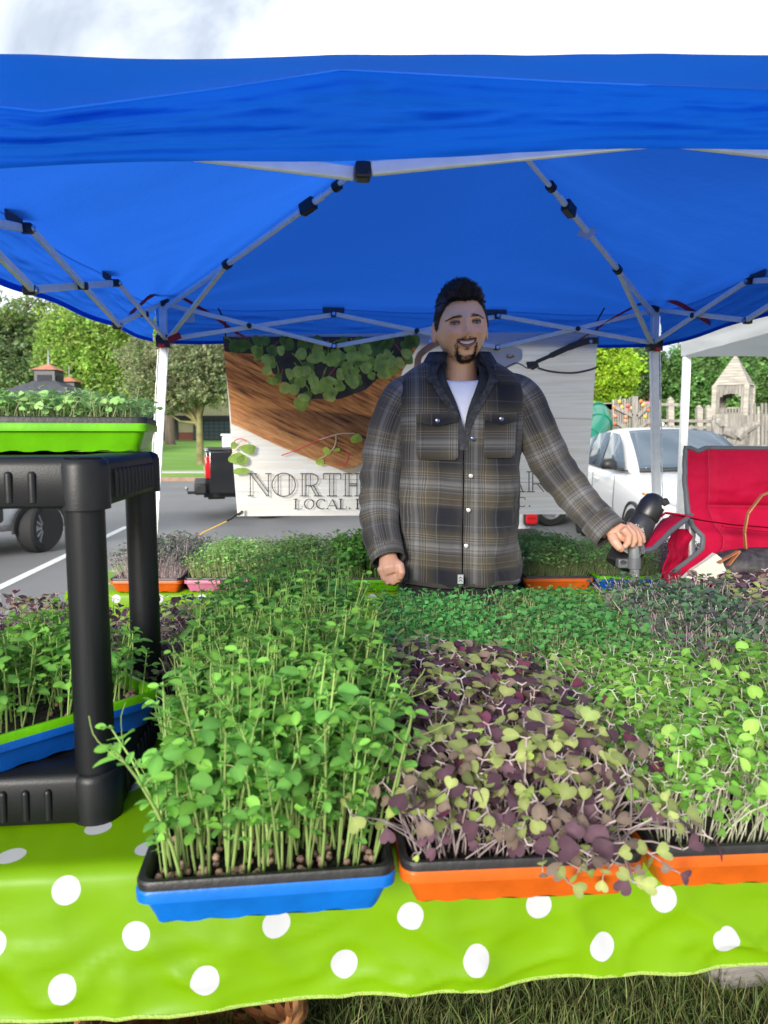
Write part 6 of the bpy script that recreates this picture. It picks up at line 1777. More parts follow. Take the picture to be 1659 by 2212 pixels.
def wheel(parent, x, y, r=0.34, w=0.22, spokes=10, steer=0.0, side=1):
    """axle along local y; side = +1 outer face at +y"""
    m = xmat((x, y, r), (R(-90) * side, 0, 0)) if not steer else Matrix.Translation((x, y, r)) @ Matrix.Rotation(steer, 4, 'Z') @ Matrix.Rotation(R(-90) * side, 4, 'X')
    b = MB(); b.M = m
    b.lathe([(r * 0.62, -w / 2), (r * 0.93, -w / 2), (r, -w / 2 + 0.03), (r, w / 2 - 0.03), (r * 0.93, w / 2), (r * 0.66, w / 2), (r * 0.63, w / 2 - 0.03)], 36, cap=False)
    t = b.build('wheel', M_tyre, parent, smooth=35)
    b = MB(); b.M = m
    b.lathe([(r * 0.65, w / 2 - 0.02), (r * 0.62, w / 2 - 0.012), (r * 0.55, w / 2 - 0.05), (r * 0.30, w / 2 - 0.035), (r * 0.16, w / 2 - 0.012), (0.001, w / 2 - 0.008)], 30, cap=False)
    for k in range(spokes):
        a = 2 * math.pi * k / spokes
        b.bar((r * 0.15 * math.cos(a), r * 0.15 * math.sin(a), w / 2 - 0.012), (r * 0.62 * math.cos(a), r * 0.62 * math.sin(a), w / 2 - 0.02), r * 0.10, 0.02)
    b.build('rim', M_rim, t, smooth=40)
    b = MB(); b.M = m; b.lathe([(r * 0.64, -w / 2 + 0.02), (0.01, -w / 2 + 0.04)], 20, cap=False); b.build('hub_back', M_trim, t)
    return t
def loft(stations, parent, name, m, sub=2):
    """stations: (x, zb, zs, zt, hw_low, hw_mid, hw_top): closed section, symmetric in y"""
    rl = []
    for x, zb, zs, zt, h0, h1, h2 in stations:
        half = [(0, zb), (h0 * 0.8, zb), (h0, zb + 0.10 * (zs - zb)), (h1, zb + 0.55 * (zs - zb)), (h1 * 0.985, zs), (h2, zt - 0.03 * max(0.3, zt - zs)), (h2 * 0.55, zt), (0, zt + 0.012)]
        ring = [(x, y, z) for y, z in half] + [(x, -y, z) for y, z in half[-2:0:-1]]
        rl.append(ring)
    b = MB(); b.rings(rl); return b.build(name, m, parent, smooth=45, sub=sub)
def strip(parent, name, pts, m, smooth=60, thick=0.004):
    b = MB(); b.add(pts, [tuple(range(len(pts)))]); return b.build(name, m, parent, smooth=smooth, solid=thick)
def grid4(parent, name, A, B, C, D, m, bow=(0, 0, 0), n=10):
    """curved panel with corners A (top left) B (top right) C (bottom right) D (bottom left)"""
    A, B, C, D = map(Vector, (A, B, C, D)); bw = Vector(bow)
    b = MB(); b.grid(lambda s, t: A.lerp(B, s).lerp(D.lerp(C, s), t) + bw * (4 * s * (1 - s)) * 0.7 + bw * (4 * t * (1 - t)) * 0.3, n, n)
    return b.build(name, m, parent, smooth=180, solid=0.006)

def suv():
    # local +x = front of the car
    w0 = PZ(1366, 1160, LOT)
    hd = R(-93)
    t = thing('parked_car', 'white compact SUV parked nose-on behind the red chair', 'car', (4.15, 10.45, LOT), hd); t.scale = (1.06, 1.06, 1.06)
    low = [(2.30, 0.34, 0.62, 0.70, 0.55, 0.66, 0.50), (2.22, 0.26, 0.66, 0.84, 0.74, 0.80, 0.62), (2.0, 0.24, 0.74, 0.96, 0.84, 0.88, 0.70), (1.55, 0.24, 0.84, 1.02, 0.90, 0.92, 0.74), (0.95, 0.24, 0.92, 1.08, 0.90, 0.92, 0.78),
           (0.0, 0.24, 0.96, 1.10, 0.90, 0.92, 0.82), (-1.2, 0.24, 1.00, 1.12, 0.90, 0.92, 0.82), (-1.9, 0.28, 1.02, 1.12, 0.86, 0.90, 0.80), (-2.25, 0.34, 0.98, 1.06, 0.76, 0.84, 0.72), (-2.34, 0.40, 0.9, 0.98, 0.6, 0.7, 0.6)]
    body = loft(low, t, 'body', M_carw)
    gh = [(1.0, 1.04, 1.05, 1.07, 0.76, 0.78, 0.70), (0.62, 1.04, 1.14, 1.28, 0.79, 0.77, 0.64), (0.18, 1.04, 1.25, 1.50, 0.80, 0.745, 0.60), (-0.12, 1.04, 1.30, 1.60, 0.80, 0.735, 0.58), (-0.6, 1.04, 1.33, 1.655, 0.80, 0.73, 0.58), (-1.4, 1.04, 1.33, 1.65, 0.80, 0.73, 0.57), (-1.85, 1.04, 1.30, 1.58, 0.79, 0.72, 0.56), (-2.15, 1.04, 1.18, 1.32, 0.74, 0.69, 0.54), (-2.27, 1.02, 1.06, 1.10, 0.70, 0.66, 0.5)]
    g = loft(gh, t, 'cabin', M_carw)
    ws = grid4(t, 'windscreen', (-0.10, 0.56, 1.598), (-0.10, -0.56, 1.598), (0.88, -0.69, 1.125), (0.88, 0.69, 1.125), M_glass, bow=(0.10, 0, 0.035), n=14)
    b = MB(); b.tube([(0.93, 0.70, 1.10), (1.03, 0.35, 1.115), (1.06, 0, 1.12), (1.03, -0.35, 1.115), (0.93, -0.70, 1.10)], 0.022, 8); b.build('wiper_cowl', M_trim, t)
    for sg in (-1, 1):
        # side windows: front door, rear door, quarter
        def side(name, pts): strip(t, name, [(x, sg * (0.805 - 0.30 * (z - 1.08) + 0.012), z) for x, z in pts], M_glass)
        side('side_window', [(0.66, 1.12), (0.20, 1.42), (-0.10, 1.555), (-0.52, 1.585), (-0.52, 1.10)])
        side('side_window', [(-0.60, 1.10), (-0.60, 1.587), (-1.30, 1.57), (-1.42, 1.12)])
        side('side_window', [(-1.50, 1.13), (-1.38, 1.555), (-1.72, 1.50), (-1.92, 1.22)])
        b = MB(); b.tube([(0.78, sg * 0.80, 1.09), (-0.5, sg * 0.825, 1.085), (-1.95, sg * 0.80, 1.13)], 0.012, 6); b.build('window_trim', M_trim, t)
        m = xmat((0.56, sg * 0.99, 1.14))
        b = MB(); b.M = m; b.rings([[(x, sg * y * sc, z * sc + 0.02) for y, z in ((-0.10, -0.06), (0.08, -0.055), (0.10, 0.0), (0.08, 0.07), (-0.06, 0.085), (-0.11, 0.04))] for x, sc in ((-0.05, 0.85), (0.0, 1.0), (0.06, 0.9), (0.10, 0.45))]); mi_ = b.build('mirror', M_trim, t, smooth=60)
        b = MB(); b.bar((0.55, sg * 0.80, 1.09), (0.55, sg * 0.92, 1.12), 0.06, 0.04); b.build('mirror_arm', M_trim, mi_)
        for wx in (1.42, -1.30):
            b = MB(); b.lathe([(0.0, -0.06), (0.405, -0.06), (0.405, 0.018), (0.39, 0.024), (0.375, 0.018), (0.372, -0.05), (0.0, -0.05)], 32, (wx, sg * 0.908, 0.36), (R(-90) * sg, 0, 0), cap=False); b.build('wheel_arch', M_trim, t)
            wheel(t, wx, sg * 0.82, 0.345, 0.22, 5, side=sg)
        b = MB(); b.grid(lambda s, q: Vector((2.20 - 0.42 * s, sg * (0.62 + 0.245 * s ** 0.7), 0.80 + 0.10 * s - 0.13 * q * (1 - 0.4 * s))) + Vector((0.01, sg * 0.012, 0)), 10, 6); hl = b.build('headlight', M_lens, t, smooth=180, solid=0.01)
        b = MB(); b.box((1.84, sg * 0.90, 0.885), (0.10, 0.03, 0.03)); b.build('marker_light', M_amber, hl, bevel=0.006)
        for k, x in enumerate((0.62, -0.56)):
            b = MB(); b.tube([(x, sg * 0.925, 0.36), (x, sg * 0.932, 0.7), (x + 0.02, sg * 0.922, 1.02)], 0.004, 4); b.build('door_seam', M_trim, t)
        b = MB(); b.tube([(-0.40, sg * 0.935, 0.94), (-0.36, sg * 0.955, 0.94), (-0.24, sg * 0.955, 0.945), (-0.20, sg * 0.935, 0.945)], 0.012, 6); b.build('door_handle', M_carw, t)
        for k in range(7):
            b = MB(); b.box((0.40 + 0.045 * k, sg * 0.929, 0.60), (0.022, 0.006, 0.03)); b.build('badge_letter', M_rim, t)
    b = MB(); b.grid(lambda s, q: Vector((2.285 - 0.05 * (2 * s - 1) ** 2, -0.5 + s, 0.70 - 0.22 * q)), 12, 5); b.build('grille', M_trim, t, solid=0.02)
    b = MB(); b.tube([(2.295, -0.45, 0.62), (2.315, 0, 0.625), (2.295, 0.45, 0.62)], 0.014, 6); b.build('grille_bar', M_rim, t)
    b = MB(); b.box((2.32, 0, 0.50), (0.012, 0.32, 0.13)); b.build('number_plate', M_carw, t)
suv()
def rear_van():
    """white van whose tail shows under the banner"""
    p = PZ(930, 1160, LOT)
    t = thing('parked_van', 'white van with red tail lights showing beneath the banner', 'van', (0.80, 8.1, LOT), R(92))
    low = [(4.6, 0.4, 0.8, 0.95, 0.7, 0.8, 0.6), (4.2, 0.3, 0.9, 1.15, 0.85, 0.9, 0.8), (3.4, 0.3, 1.1, 1.25, 0.93, 0.95, 0.85), (0.05, 0.36, 1.1, 1.2, 0.93, 0.95, 0.88), (0.0, 0.40, 1.1, 1.18, 0.90, 0.93, 0.86)]
    loft(low, t, 'body', M_carw, sub=1)
    loft([(3.6, 1.15, 1.2, 1.22, 0.86, 0.88, 0.8), (2.7, 1.15, 1.4, 1.62, 0.88, 0.85, 0.7), (2.2, 1.15, 1.45, 1.72, 0.88, 0.85, 0.7), (0.1, 1.15, 1.45, 1.72, 0.88, 0.86, 0.72), (0.03, 1.15, 1.4, 1.66, 0.86, 0.84, 0.7)], t, 'cabin', M_carw, sub=1)
    for sg in (-1, 1):
        b = MB(); b.prism(rrect(0.13, 0.46, 0.035), 0.05, xmat((-0.045, sg * 0.865, 0.86), (R(90), 0, R(90)))); tl_ = b.build('tail_light', M_tail, t, bevel=0.01)
        b = MB(); b.prism(rrect(0.17, 0.51, 0.045), 0.03, xmat((-0.016, sg * 0.865, 0.86), (R(90), 0, R(90)))); b.build('lamp_bezel', M_trim, tl_)
        for k in range(5):
            b = MB(); b.box((-0.052, sg * 0.865, 0.70 + k * 0.075), (0.006, 0.09, 0.012)); b.build('lamp_rib', mat('tail_lamp_dark', (0.22, 0.004, 0.008), 0.2), tl_)
        wheel(t, 0.9, sg * 0.83, 0.34, 0.22, 8, side=sg); wheel(t, 3.7, sg * 0.83, 0.34, 0.22, 8, side=sg)
    b = MB(); b.box((-0.07, 0, 0.50), (0.14, 1.86, 0.16)); b.build('bumper', M_trim, t, bevel=0.03)
    b = MB(); b.box((-0.02, 0, 0.98), (0.02, 0.012, 0.9)); b.build('door_seam', M_trim, t)
    b = MB(); b.prism(rrect(0.55, 0.40, 0.08), 0.02, xmat((-0.008, -0.36, 0.86), (R(90), 0, R(90)))); b.build('door_panel', M_carw, t)
    grid4(t, 'rear_window', (0.03, 0.72, 1.60), (0.03, -0.72, 1.60), (-0.01, -0.78, 1.22), (-0.01, 0.78, 1.22), M_glass)
rear_van()
def sedan_black():
    t = thing('parked_car', 'black car with silver wheel partly hidden behind the banner and the white SUV', 'car', (4.05, 14.2, LOT), R(15))
    loft([(2.2, 0.35, 0.6, 0.7, 0.6, 0.7, 0.55), (2.0, 0.25, 0.7, 0.82, 0.8, 0.86, 0.7), (1.0, 0.24, 0.85, 0.98, 0.88, 0.9, 0.76), (-1.6, 0.24, 0.9, 1.0, 0.88, 0.9, 0.76), (-2.2, 0.35, 0.85, 0.95, 0.75, 0.8, 0.66)], t, 'body', M_cark)
    loft([(0.95, 0.94, 0.96, 0.99, 0.7, 0.7, 0.62), (0.2, 0.94, 1.2, 1.38, 0.75, 0.68, 0.55), (-0.8, 0.94, 1.22, 1.42, 0.75, 0.68, 0.54), (-1.7, 0.94, 0.98, 1.02, 0.7, 0.7, 0.6)], t, 'cabin', M_cark)
    for sg in (-1, 1):
        for wx in (1.38, -1.32): wheel(t, wx, sg * 0.84, 0.34, 0.22, 5, side=sg)
        strip(t, 'side_window', [(x, sg * (0.775 - 0.25 * (z - 1.0)), z) for x, z in ((0.62, 1.02), (0.15, 1.30), (-0.7, 1.34), (-1.25, 1.05))], M_glass)
    grid4(t, 'windscreen', (0.22, 0.5, 1.37), (0.22, -0.5, 1.37), (0.90, -0.62, 1.03), (0.90, 0.62, 1.03), M_glass, bow=(0.06, 0, 0.03))
sedan_black()
def silver_car():
    p = PZ(1640, 1180, LOT)
    t = thing('parked_car', 'silver car at the right edge behind the red chair', 'car', (6.15, 9.3, LOT), R(-75))
    loft([(2.2, 0.35, 0.6, 0.7, 0.6, 0.7, 0.55), (2.0, 0.25, 0.7, 0.85, 0.8, 0.86, 0.7), (1.0, 0.24, 0.9, 1.02, 0.88, 0.9, 0.76), (-1.6, 0.24, 0.95, 1.05, 0.88, 0.9, 0.76), (-2.2, 0.35, 0.9, 1.0, 0.75, 0.8, 0.66)], t, 'body', M_cars)
    loft([(1.0, 0.98, 1.0, 1.03, 0.72, 0.74, 0.66), (0.2, 0.98, 1.25, 1.48, 0.77, 0.70, 0.57), (-0.8, 0.98, 1.28, 1.54, 0.77, 0.70, 0.56), (-1.9, 0.98, 1.2, 1.3, 0.72, 0.68, 0.55)], t, 'cabin', M_cars)
    grid4(t, 'windscreen', (0.22, 0.53, 1.475), (0.22, -0.53, 1.475), (0.92, -0.66, 1.06), (0.92, 0.66, 1.06), M_glass, bow=(0.07, 0, 0.03))
    for sg in (-1, 1):
        for wx in (1.38, -1.32): wheel(t, wx, sg * 0.84, 0.33, 0.22, 6, side=sg)
        strip(t, 'side_window', [(x, sg * (0.79 - 0.25 * (z - 1.0)), z) for x, z in ((0.62, 1.06), (0.12, 1.38), (-0.8, 1.44), (-1.5, 1.2), (-1.5, 1.06))], M_glass)
silver_car()
def pickup():
    # tail of a black pickup facing right and away
    t = thing('pickup_truck', 'black pickup truck with red tail light and tow hitch by the lawn', 'truck', PZ(452, 1112, LOT), R(14.5))
    hw = 1.0
    # bed side panels built as a shell, +x forward
    b = MB(); prof = [(0.0, 0.52), (0.0, 1.34), (2.0, 1.36), (2.05, 0.62), (1.52, 0.60), (1.44, 0.86), (1.22, 1.00), (0.96, 1.00), (0.74, 0.86), (0.66, 0.60), (0.62, 0.50)]
    for sg in (-1, 1):
        b = MB(); b.prism(prof, 0.10, xmat((0, sg * hw + (0.05 if sg < 0 else 0.05), 0), (R(90), 0, 0))); b.build('bed_side', M_cark, t, bevel=0.03)
        arc = [(1.09 + 0.45 * math.cos(a), sg * (hw + 0.035), 0.58 + 0.44 * math.sin(a)) for a in [R(-8 + 196 * k / 16) for k in range(17)]]
        b = MB(); b.tube(arc, 0.045, 8); b.build('fender_flare', M_trim, t)
        wheel(t, 1.09, sg * 0.88, 0.42, 0.28, 6, side=sg); wheel(t, 4.6, sg * 0.88, 0.42, 0.28, 6, side=sg)
        b = MB(); b.box((-0.015, sg * (hw - 0.03), 1.02), (0.11, 0.16, 0.42)); tl_ = b.build('tail_light', M_tail, t, bevel=0.02)
        b = MB(); b.box((-0.02, sg * (hw - 0.03), 0.92), (0.115, 0.10, 0.10)); b.build('reverse_lamp', mat('lamp_clear', (0.6, 0.5, 0.5), 0.1, coat=1), tl_, bevel=0.01)
        b = MB(); b.box((1.0, sg * (hw - 0.0), 1.365), (2.04, 0.12, 0.03)); b.build('bed_rail', M_trim, t, bevel=0.01)
    b = MB(); b.box((-0.02, 0, 0.95), (0.09, 1.78, 0.78)); b.build('tailgate', M_cark, t, bevel=0.03)
    b = MB(); b.box((-0.02, 0, 1.345), (0.10, 1.86, 0.03)); b.build('tailgate_cap', M_rim, t, bevel=0.01)
    b = MB(); b.box((-0.16, 0, 0.60), (0.24, 1.98, 0.22)); b.build('bumper', M_trim, t, bevel=0.04)
    b = MB(); b.tube([(-0.15, 0.1, 0.46), (-0.42, 0.1, 0.46)], 0.032, 8); h = b.build('tow_hitch', M_trim, t)
    b = MB(); b.lathe([(0.02, 0), (0.02, 0.04), (0.03, 0.05), (0.04, 0.075), (0.03, 0.10), (0.005, 0.112)], 14, (-0.44, 0.1, 0.47)); b.build('tow_ball', M_rim, h)
    b = MB(); b.tube([(0.3, -0.62, 0.42), (-0.02, -0.66, 0.42)], 0.045, 12); b.build('exhaust', M_trim, t)
    b = MB(); b.box((1.2, 0, 0.48), (2.6, 1.5, 0.12)); b.build('chassis', M_trim, t)
    b = MB(); b.box((1.0, 0, 0.78), (1.98, 1.85, 0.05)); b.build('bed_floor', M_trim, t)
    loft([(2.1, 0.5, 1.1, 1.25, 0.95, 1.0, 0.92), (3.6, 0.5, 1.1, 1.25, 0.95, 1.0, 0.9), (4.4, 0.5, 1.05, 1.2, 0.95, 1.0, 0.85), (5.5, 0.5, 0.95, 1.1, 0.95, 0.98, 0.8), (5.65, 0.55, 0.9, 1.0, 0.85, 0.9, 0.7)], t, 'front_body', M_cark)
    loft([(2.1, 1.2, 1.5, 1.85, 0.9, 0.86, 0.7), (2.4, 1.2, 1.55, 1.9, 0.9, 0.85, 0.7), (3.5, 1.2, 1.55, 1.9, 0.9, 0.85, 0.7), (4.4, 1.2, 1.24, 1.28, 0.88, 0.85, 0.75)], t, 'cabin', M_cark)
    c = thing('cargo_box', 'white plastic box in the bed of the black pickup', 'box', PY(500, 971, 16.6))
    b = MB(); b.box((0.42, 0, 0.10), (1.15, 0.6, 0.42)); b.build('tub', mat('white_plastic', (0.68, 0.68, 0.67), 0.5), c, bevel=0.05)
    b = MB(); b.box((0.42, 0, 0.33), (1.19, 0.64, 0.05)); b.build('lid', MATS['white_plastic'], c, bevel=0.02)
pickup()
def left_van():
    hd = R(58)
    w = PZ(78, 1192, LOT)
    t = thing('cargo_van', 'white cargo van with open side door at the left edge', 'van', (w.x, w.y, LOT), hd)
    # local origin at the front right wheel contact, +x forward, +y left of the van
    Y0 = 0.95
    low = [(0.95, 0.35, 0.75, 0.9, 0.6, 0.7, 0.55), (0.8, 0.28, 0.85, 1.08, 0.85, 0.9, 0.8), (0.4, 0.28, 1.0, 1.22, 0.95, 1.0, 0.9), (-0.4, 0.30, 1.2, 1.32, 0.97, 1.02, 0.95), (-3.6, 0.34, 1.2, 1.3, 0.97, 1.02, 0.96), (-4.6, 0.38, 1.2, 1.3, 0.95, 1.0, 0.94)]
    e = thing  # noqa
    class Off:  # shift in y by an intermediate translation of points
        pass
    def shift(o): o.location = (0, Y0 - 0.07, 0); return o
    shift(loft(low, t, 'body', M_carw, sub=1))
    shift(loft([(0.25, 1.2, 1.22, 1.24, 0.9, 0.9, 0.8), (-0.3, 1.2, 1.5, 1.85, 0.92, 0.9, 0.75), (-0.75, 1.2, 1.75, 2.3, 0.95, 0.9, 0.72), (-1.2, 1.2, 1.9, 2.52, 0.96, 0.92, 0.72), (-2.0, 1.2, 1.95, 2.58, 0.97, 0.93, 0.74), (-4.5, 1.2, 1.95, 2.55, 0.97, 0.93, 0.74), (-4.62, 1.2, 1.9, 2.45, 0.95, 0.9, 0.7)], t, 'cabin', M_carw, sub=1))
    shift(grid4(t, 'windscreen', (-0.68, 0.68, 2.16), (-0.68, -0.68, 2.16), (0.12, -0.82, 1.34), (0.12, 0.82, 1.34), M_glass, bow=(0.12, 0, 0.05)))
    for sg in (-1, 1):
        for wx in (0.0, -3.4):
            wheel(t, wx, Y0 - 0.07 + sg * 0.90, 0.345, 0.23, 12, steer=(R(33) if wx == 0 else 0), side=sg)
        o = MB(); o.tube([(0.40 * math.cos(a), sg * 1.02, 0.34 + 0.41 * math.sin(a)) for a in [R(-5 + 190 * k / 14) for k in range(15)]], 0.025, 8); shift(o.build('wheel_arch', M_trim, t))
        o = MB(); o.lathe([(0.0, 0), (0.36, 0), (0.36, 0.02), (0, 0.02)], 28, (0, sg * 0.985, 0.36), (R(-90) * sg, 0, 0)); shift(o.build('wheel_well', M_trim, t))
        shift(strip(t, 'side_window', [(x, sg * (0.985 - 0.04 * (z - 1.3)), z) for x, z in ((0.0, 1.36), (-0.45, 1.82), (-1.15, 1.9), (-1.15, 1.34))], M_glass))
    # black lower trim, open sliding door with dark inside
    o = MB(); o.prism(rrect(0.62, 0.36, 0.05), 0.02, xmat((-0.86, -1.045, 0.66), (R(90), 0, 0))); shift(o.build('door_trim', M_trim, t))
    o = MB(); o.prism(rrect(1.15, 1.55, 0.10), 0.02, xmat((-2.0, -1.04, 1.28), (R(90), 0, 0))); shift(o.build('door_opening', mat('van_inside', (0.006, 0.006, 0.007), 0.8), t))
    o = MB(); o.box((-1.36, -1.05, 0.80), (0.07, 0.03, 0.16)); shift(o.build('door_latch', M_trim, t))
    o = MB(); o.box((0.75, -0.0, 0.45), (0.35, 1.9, 0.30)); shift(o.build('bumper', M_trim, t, bevel=0.08))
    o = MB(); o.box((-0.1, -1.22, 1.55), (0.12, 0.25, 0.32)); shift(o.build('mirror', M_trim, t, bevel=0.03))
left_van()

# ------------------------------------------------------------------ trees
M_bark = mat('bark', (0.11, 0.085, 0.06), 0.9, var=0.35, vscale=6, stretch=(1, 1, 0.2), bump=0.8, bscale=14)
M_barkg = mat('mossy_bark', (0.17, 0.155, 0.065), 0.9, var=0.35, vscale=3, bump=0.6, bscale=14)
M_tleaf = leaf_mat('tree_leaf', trans=0.48, rough=0.6, objvar=0.0)
def clump(seed, n=6, size=1.0):
    r = random.Random(seed); parts = []
    for k in range(n):
        a, e = r.uniform(0, 6.28), r.uniform(-0.9, 0.9); d = Vector((math.cos(a) * math.cos(e), math.sin(a) * math.cos(e), math.sin(e))) * r.uniform(0.0, 0.55) * size
        v, f, _w = leaf_lo(size * r.uniform(0.28, 0.5), size * r.uniform(0.2, 0.34))
        parts.append((v @ rotm(r.uniform(0, 6.28), r.uniform(-1.0, 0.8), r.uniform(-1, 1)).T + np.array(d), f, np.array((1, 1, 1)) * r.uniform(0.75, 1.2)))
    return tmpl_join(parts)
CLUMPS = [clump(900 + i) for i in range(8)]
def tree(label, base, H, lobes, col, n=3200, csize=0.55, trunk_r=0.22, trunk_h=0.4, group=None, bark=M_bark, seed=0, lean=(0, 0), bare=0, cat='tree'):
    """lobes: (dx, dy, dz, rx, ry, rz) ellipsoids relative to the base"""
    t = thing('tree', label, cat, base, 0, group)
    rg = np.random.default_rng(1000 + seed); rr_ = random.Random(seed)
    vol = np.array([l[3] * l[4] * l[5] for l in lobes]) ** 0.75; cnt = (vol / vol.sum() * n).astype(int)
    P_ = []
    for l, k in zip(lobes, cnt):
        d = rg.normal(0, 1, (k, 3)); d /= np.linalg.norm(d, axis=1, keepdims=True)
        r = rg.uniform(0.35, 1.0, (k, 1)) ** 0.45
        nz = np.array([mnoise.noise(Vector(q) * 2.3 + Vector((seed, l[0], l[2]))) for q in d])[:, None]
        keep = (nz[:, 0] > -0.42) | (rg.random(k) < 0.3)
        P_.append(((d * r * (1 + 0.45 * nz)) * np.array(l[3:6]) + np.array(l[:3]))[keep])
    P_ = np.vstack(P_); k = len(P_)
    big = np.array([mnoise.noise(Vector(q) * 0.9 / max(0.5, csize * 2) + Vector((seed * 3.1, 0, 0))) for q in P_])[:, None]
    tint = np.array(col) * 2.1 * (1 + 0.45 * big) * rg.uniform(0.7, 1.3, (k, 1)) * (1 + rg.normal(0, 0.06, (k, 3)))
    w = rg.integers(0, len(CLUMPS), k); gr = []
    for i in range(len(CLUMPS)):
        s = w == i; kk = int(s.sum())
        if kk: gr.append((CLUMPS[i], rots(rg.uniform(0, 6.28, kk), rg.uniform(0, 0.6, kk), rg.uniform(0, 6.28, kk), csize * rg.uniform(0.7, 1.35, kk)), P_[s], np.clip(tint[s], 0.004, 1)))
    cr = stamp('crown', gr, M_tleaf, t, smooth=False)
    b = MB(); th = H * trunk_h
    top = Vector((lean[0], lean[1], th))
    b.tube([(0, 0, -0.2), (0, 0, 0.15), top * 0.5, top, top + Vector((lean[0] * 0.5, 0, H * 0.22)), top + Vector((lean[0], 0, H * 0.45))], [trunk_r * 1.5, trunk_r, trunk_r * 0.85, trunk_r * 0.75, trunk_r * 0.45, trunk_r * 0.12], 10)
    for l in lobes:
        for q in range(2):
            e = Vector(l[:3]) + Vector((rr_.uniform(-0.5, 0.5) * l[3], rr_.uniform(-0.5, 0.5) * l[4], rr_.uniform(-0.2, 0.5) * l[5]))
            s0 = top * rr_.uniform(0.75, 1.0) if e.z > th else top * 0.8
            m_ = (s0 + e) / 2 + Vector((0, 0, 0.12 * H * rr_.uniform(-0.4, 0.6)))
            b.tube([s0, m_, e], [trunk_r * 0.42, trunk_r * 0.26, trunk_r * 0.06], 6)
    for q in range(bare):
        l = lobes[q % len(lobes)]; s0 = Vector(l[:3]); e = s0 + Vector((rr_.uniform(-1.3, 1.3) * l[3], 0, rr_.uniform(0.8, 1.7) * l[5]))
        b.tube([s0, (s0 + e) / 2 + Vector((rr_.uniform(-0.3, 0.3), 0, 0.2)), e], [0.07, 0.045, 0.012], 5)
    b.build('trunk', bark, t, smooth=80)
    return t
def at(u, v, Y):
    return PY(u, v, Y)
def lb(base, u, v, Y, rx, rz, ry=None):
    p = PY(u, v, Y) - Vector(base); return (p.x, p.y, p.z, rx, ry or rx, rz)
def gz(Y): return float(np.interp(Y, [26, 30.5, 40, 52, 68, 90, 200], [-0.2, -0.14, 0.16, 0.52, 0.9, 1.1, 1.6]))
LEFT_G, RIGHT_G = 'trees behind the lawn at left', 'trees behind the playground'
# left: dark tree at the edge, bright broad tree, greyish young tree on the lawn
bs = Vector((-23, 60, gz(60))); tree('dark green feathery tree at the left picture edge', bs, 13, [lb(bs, 40, 790, 60, 4.2, 3.2), lb(bs, 110, 760, 60, 3.4, 3.0), lb(bs, -40, 740, 60, 4, 3.5), lb(bs, 90, 840, 60, 4, 2.0)], (0.115, 0.165, 0.075), 4200, 0.85, 0.35, group=LEFT_G, seed=1, bare=6)
bs = Vector((-21.8, 58, gz(58))); tree('thin half-bare branches above the dark tree at left', bs, 14, [lb(bs, 60, 668, 58, 1.6, 1.0), lb(bs, 15, 690, 58, 1.0, 0.7), lb(bs, 95, 645, 58, 0.7, 0.6)], (0.12, 0.17, 0.06), 330, 0.55, 0.18, trunk_h=0.66, group=LEFT_G, seed=2, bare=10)
bs = Vector((-16.5, 56, gz(56))); tree('broad bright green tree above the dark roof', bs, 12, [lb(bs, 175, 720, 56, 3.0, 2.6), lb(bs, 255, 745, 56, 3.2, 3.0), lb(bs, 210, 800, 56, 3.6, 2.6), lb(bs, 300, 700, 56, 2.4, 1.8), lb(bs, 285, 830, 56, 2.6, 1.6), lb(bs, 130, 760, 56, 1.8, 2.0), lb(bs, 335, 780, 56, 2.0, 2.4)], (0.175, 0.255, 0.060), 6500, 0.62, 0.4, group=LEFT_G, seed=3)
bs = PY(433, 1003, 34); bs.z -= 0.02; tree('young grey-green tree on the lawn beside the tent leg', bs, 6.2, [lb(bs, 400, 800, 34, 1.9, 1.25), lb(bs, 440, 760, 34, 1.6, 1.1), lb(bs, 330, 830, 34, 1.4, 1.0), lb(bs, 470, 830, 34, 1.3, 1.0), lb(bs, 310, 770, 34, 1.1, 0.9), lb(bs, 400, 850, 34, 1.6, 0.6), lb(bs, 480, 775, 34, 1.2, 1.0), lb(bs, 360, 880, 34, 0.9, 0.35)], (0.155, 0.175, 0.095), 4200, 0.34, 0.19, trunk_h=0.36, bark=M_barkg, group=LEFT_G, seed=4)
bs = Vector((-14, 80, gz(80))); tree('mid green tree far behind the cream building', bs, 12, [lb(bs, 560, 800, 80, 9, 5), lb(bs, 430, 770, 80, 7, 4), lb(bs, 760, 850, 80, 9, 4)], (0.08, 0.15, 0.04), 3000, 1.3, 0.4, group=LEFT_G, seed=5)
# right
bs = Vector((9.9, 33, gz(33))); tree('vivid lime green tree at the banner edge', bs, 7.5, [lb(bs, 1300, 800, 33, 1.6, 1.3), lb(bs, 1290, 850, 33, 1.3, 0.6), lb(bs, 1330, 775, 33, 0.9, 0.7), lb(bs, 1270, 760, 33, 1.3, 1.2), lb(bs, 1345, 845, 33, 0.6, 0.25), lb(bs, 1330, 815, 33, 0.7, 0.4)], (0.20, 0.29, 0.025), 3000, 0.36, 0.2, group=RIGHT_G, seed=6)
bs = Vector((17.8, 48, gz(48))); tree('dark green tree leaning over the picket panel', bs, 9.5, [lb(bs, 1370, 800, 48, 2.2, 1.6), lb(bs, 1400, 775, 48, 1.1, 0.8), lb(bs, 1340, 775, 48, 2, 1.6), lb(bs, 1345, 830, 48, 1.4, 1.0)], (0.075, 0.13, 0.045), 2400, 0.5, 0.28, group=RIGHT_G, seed=7)
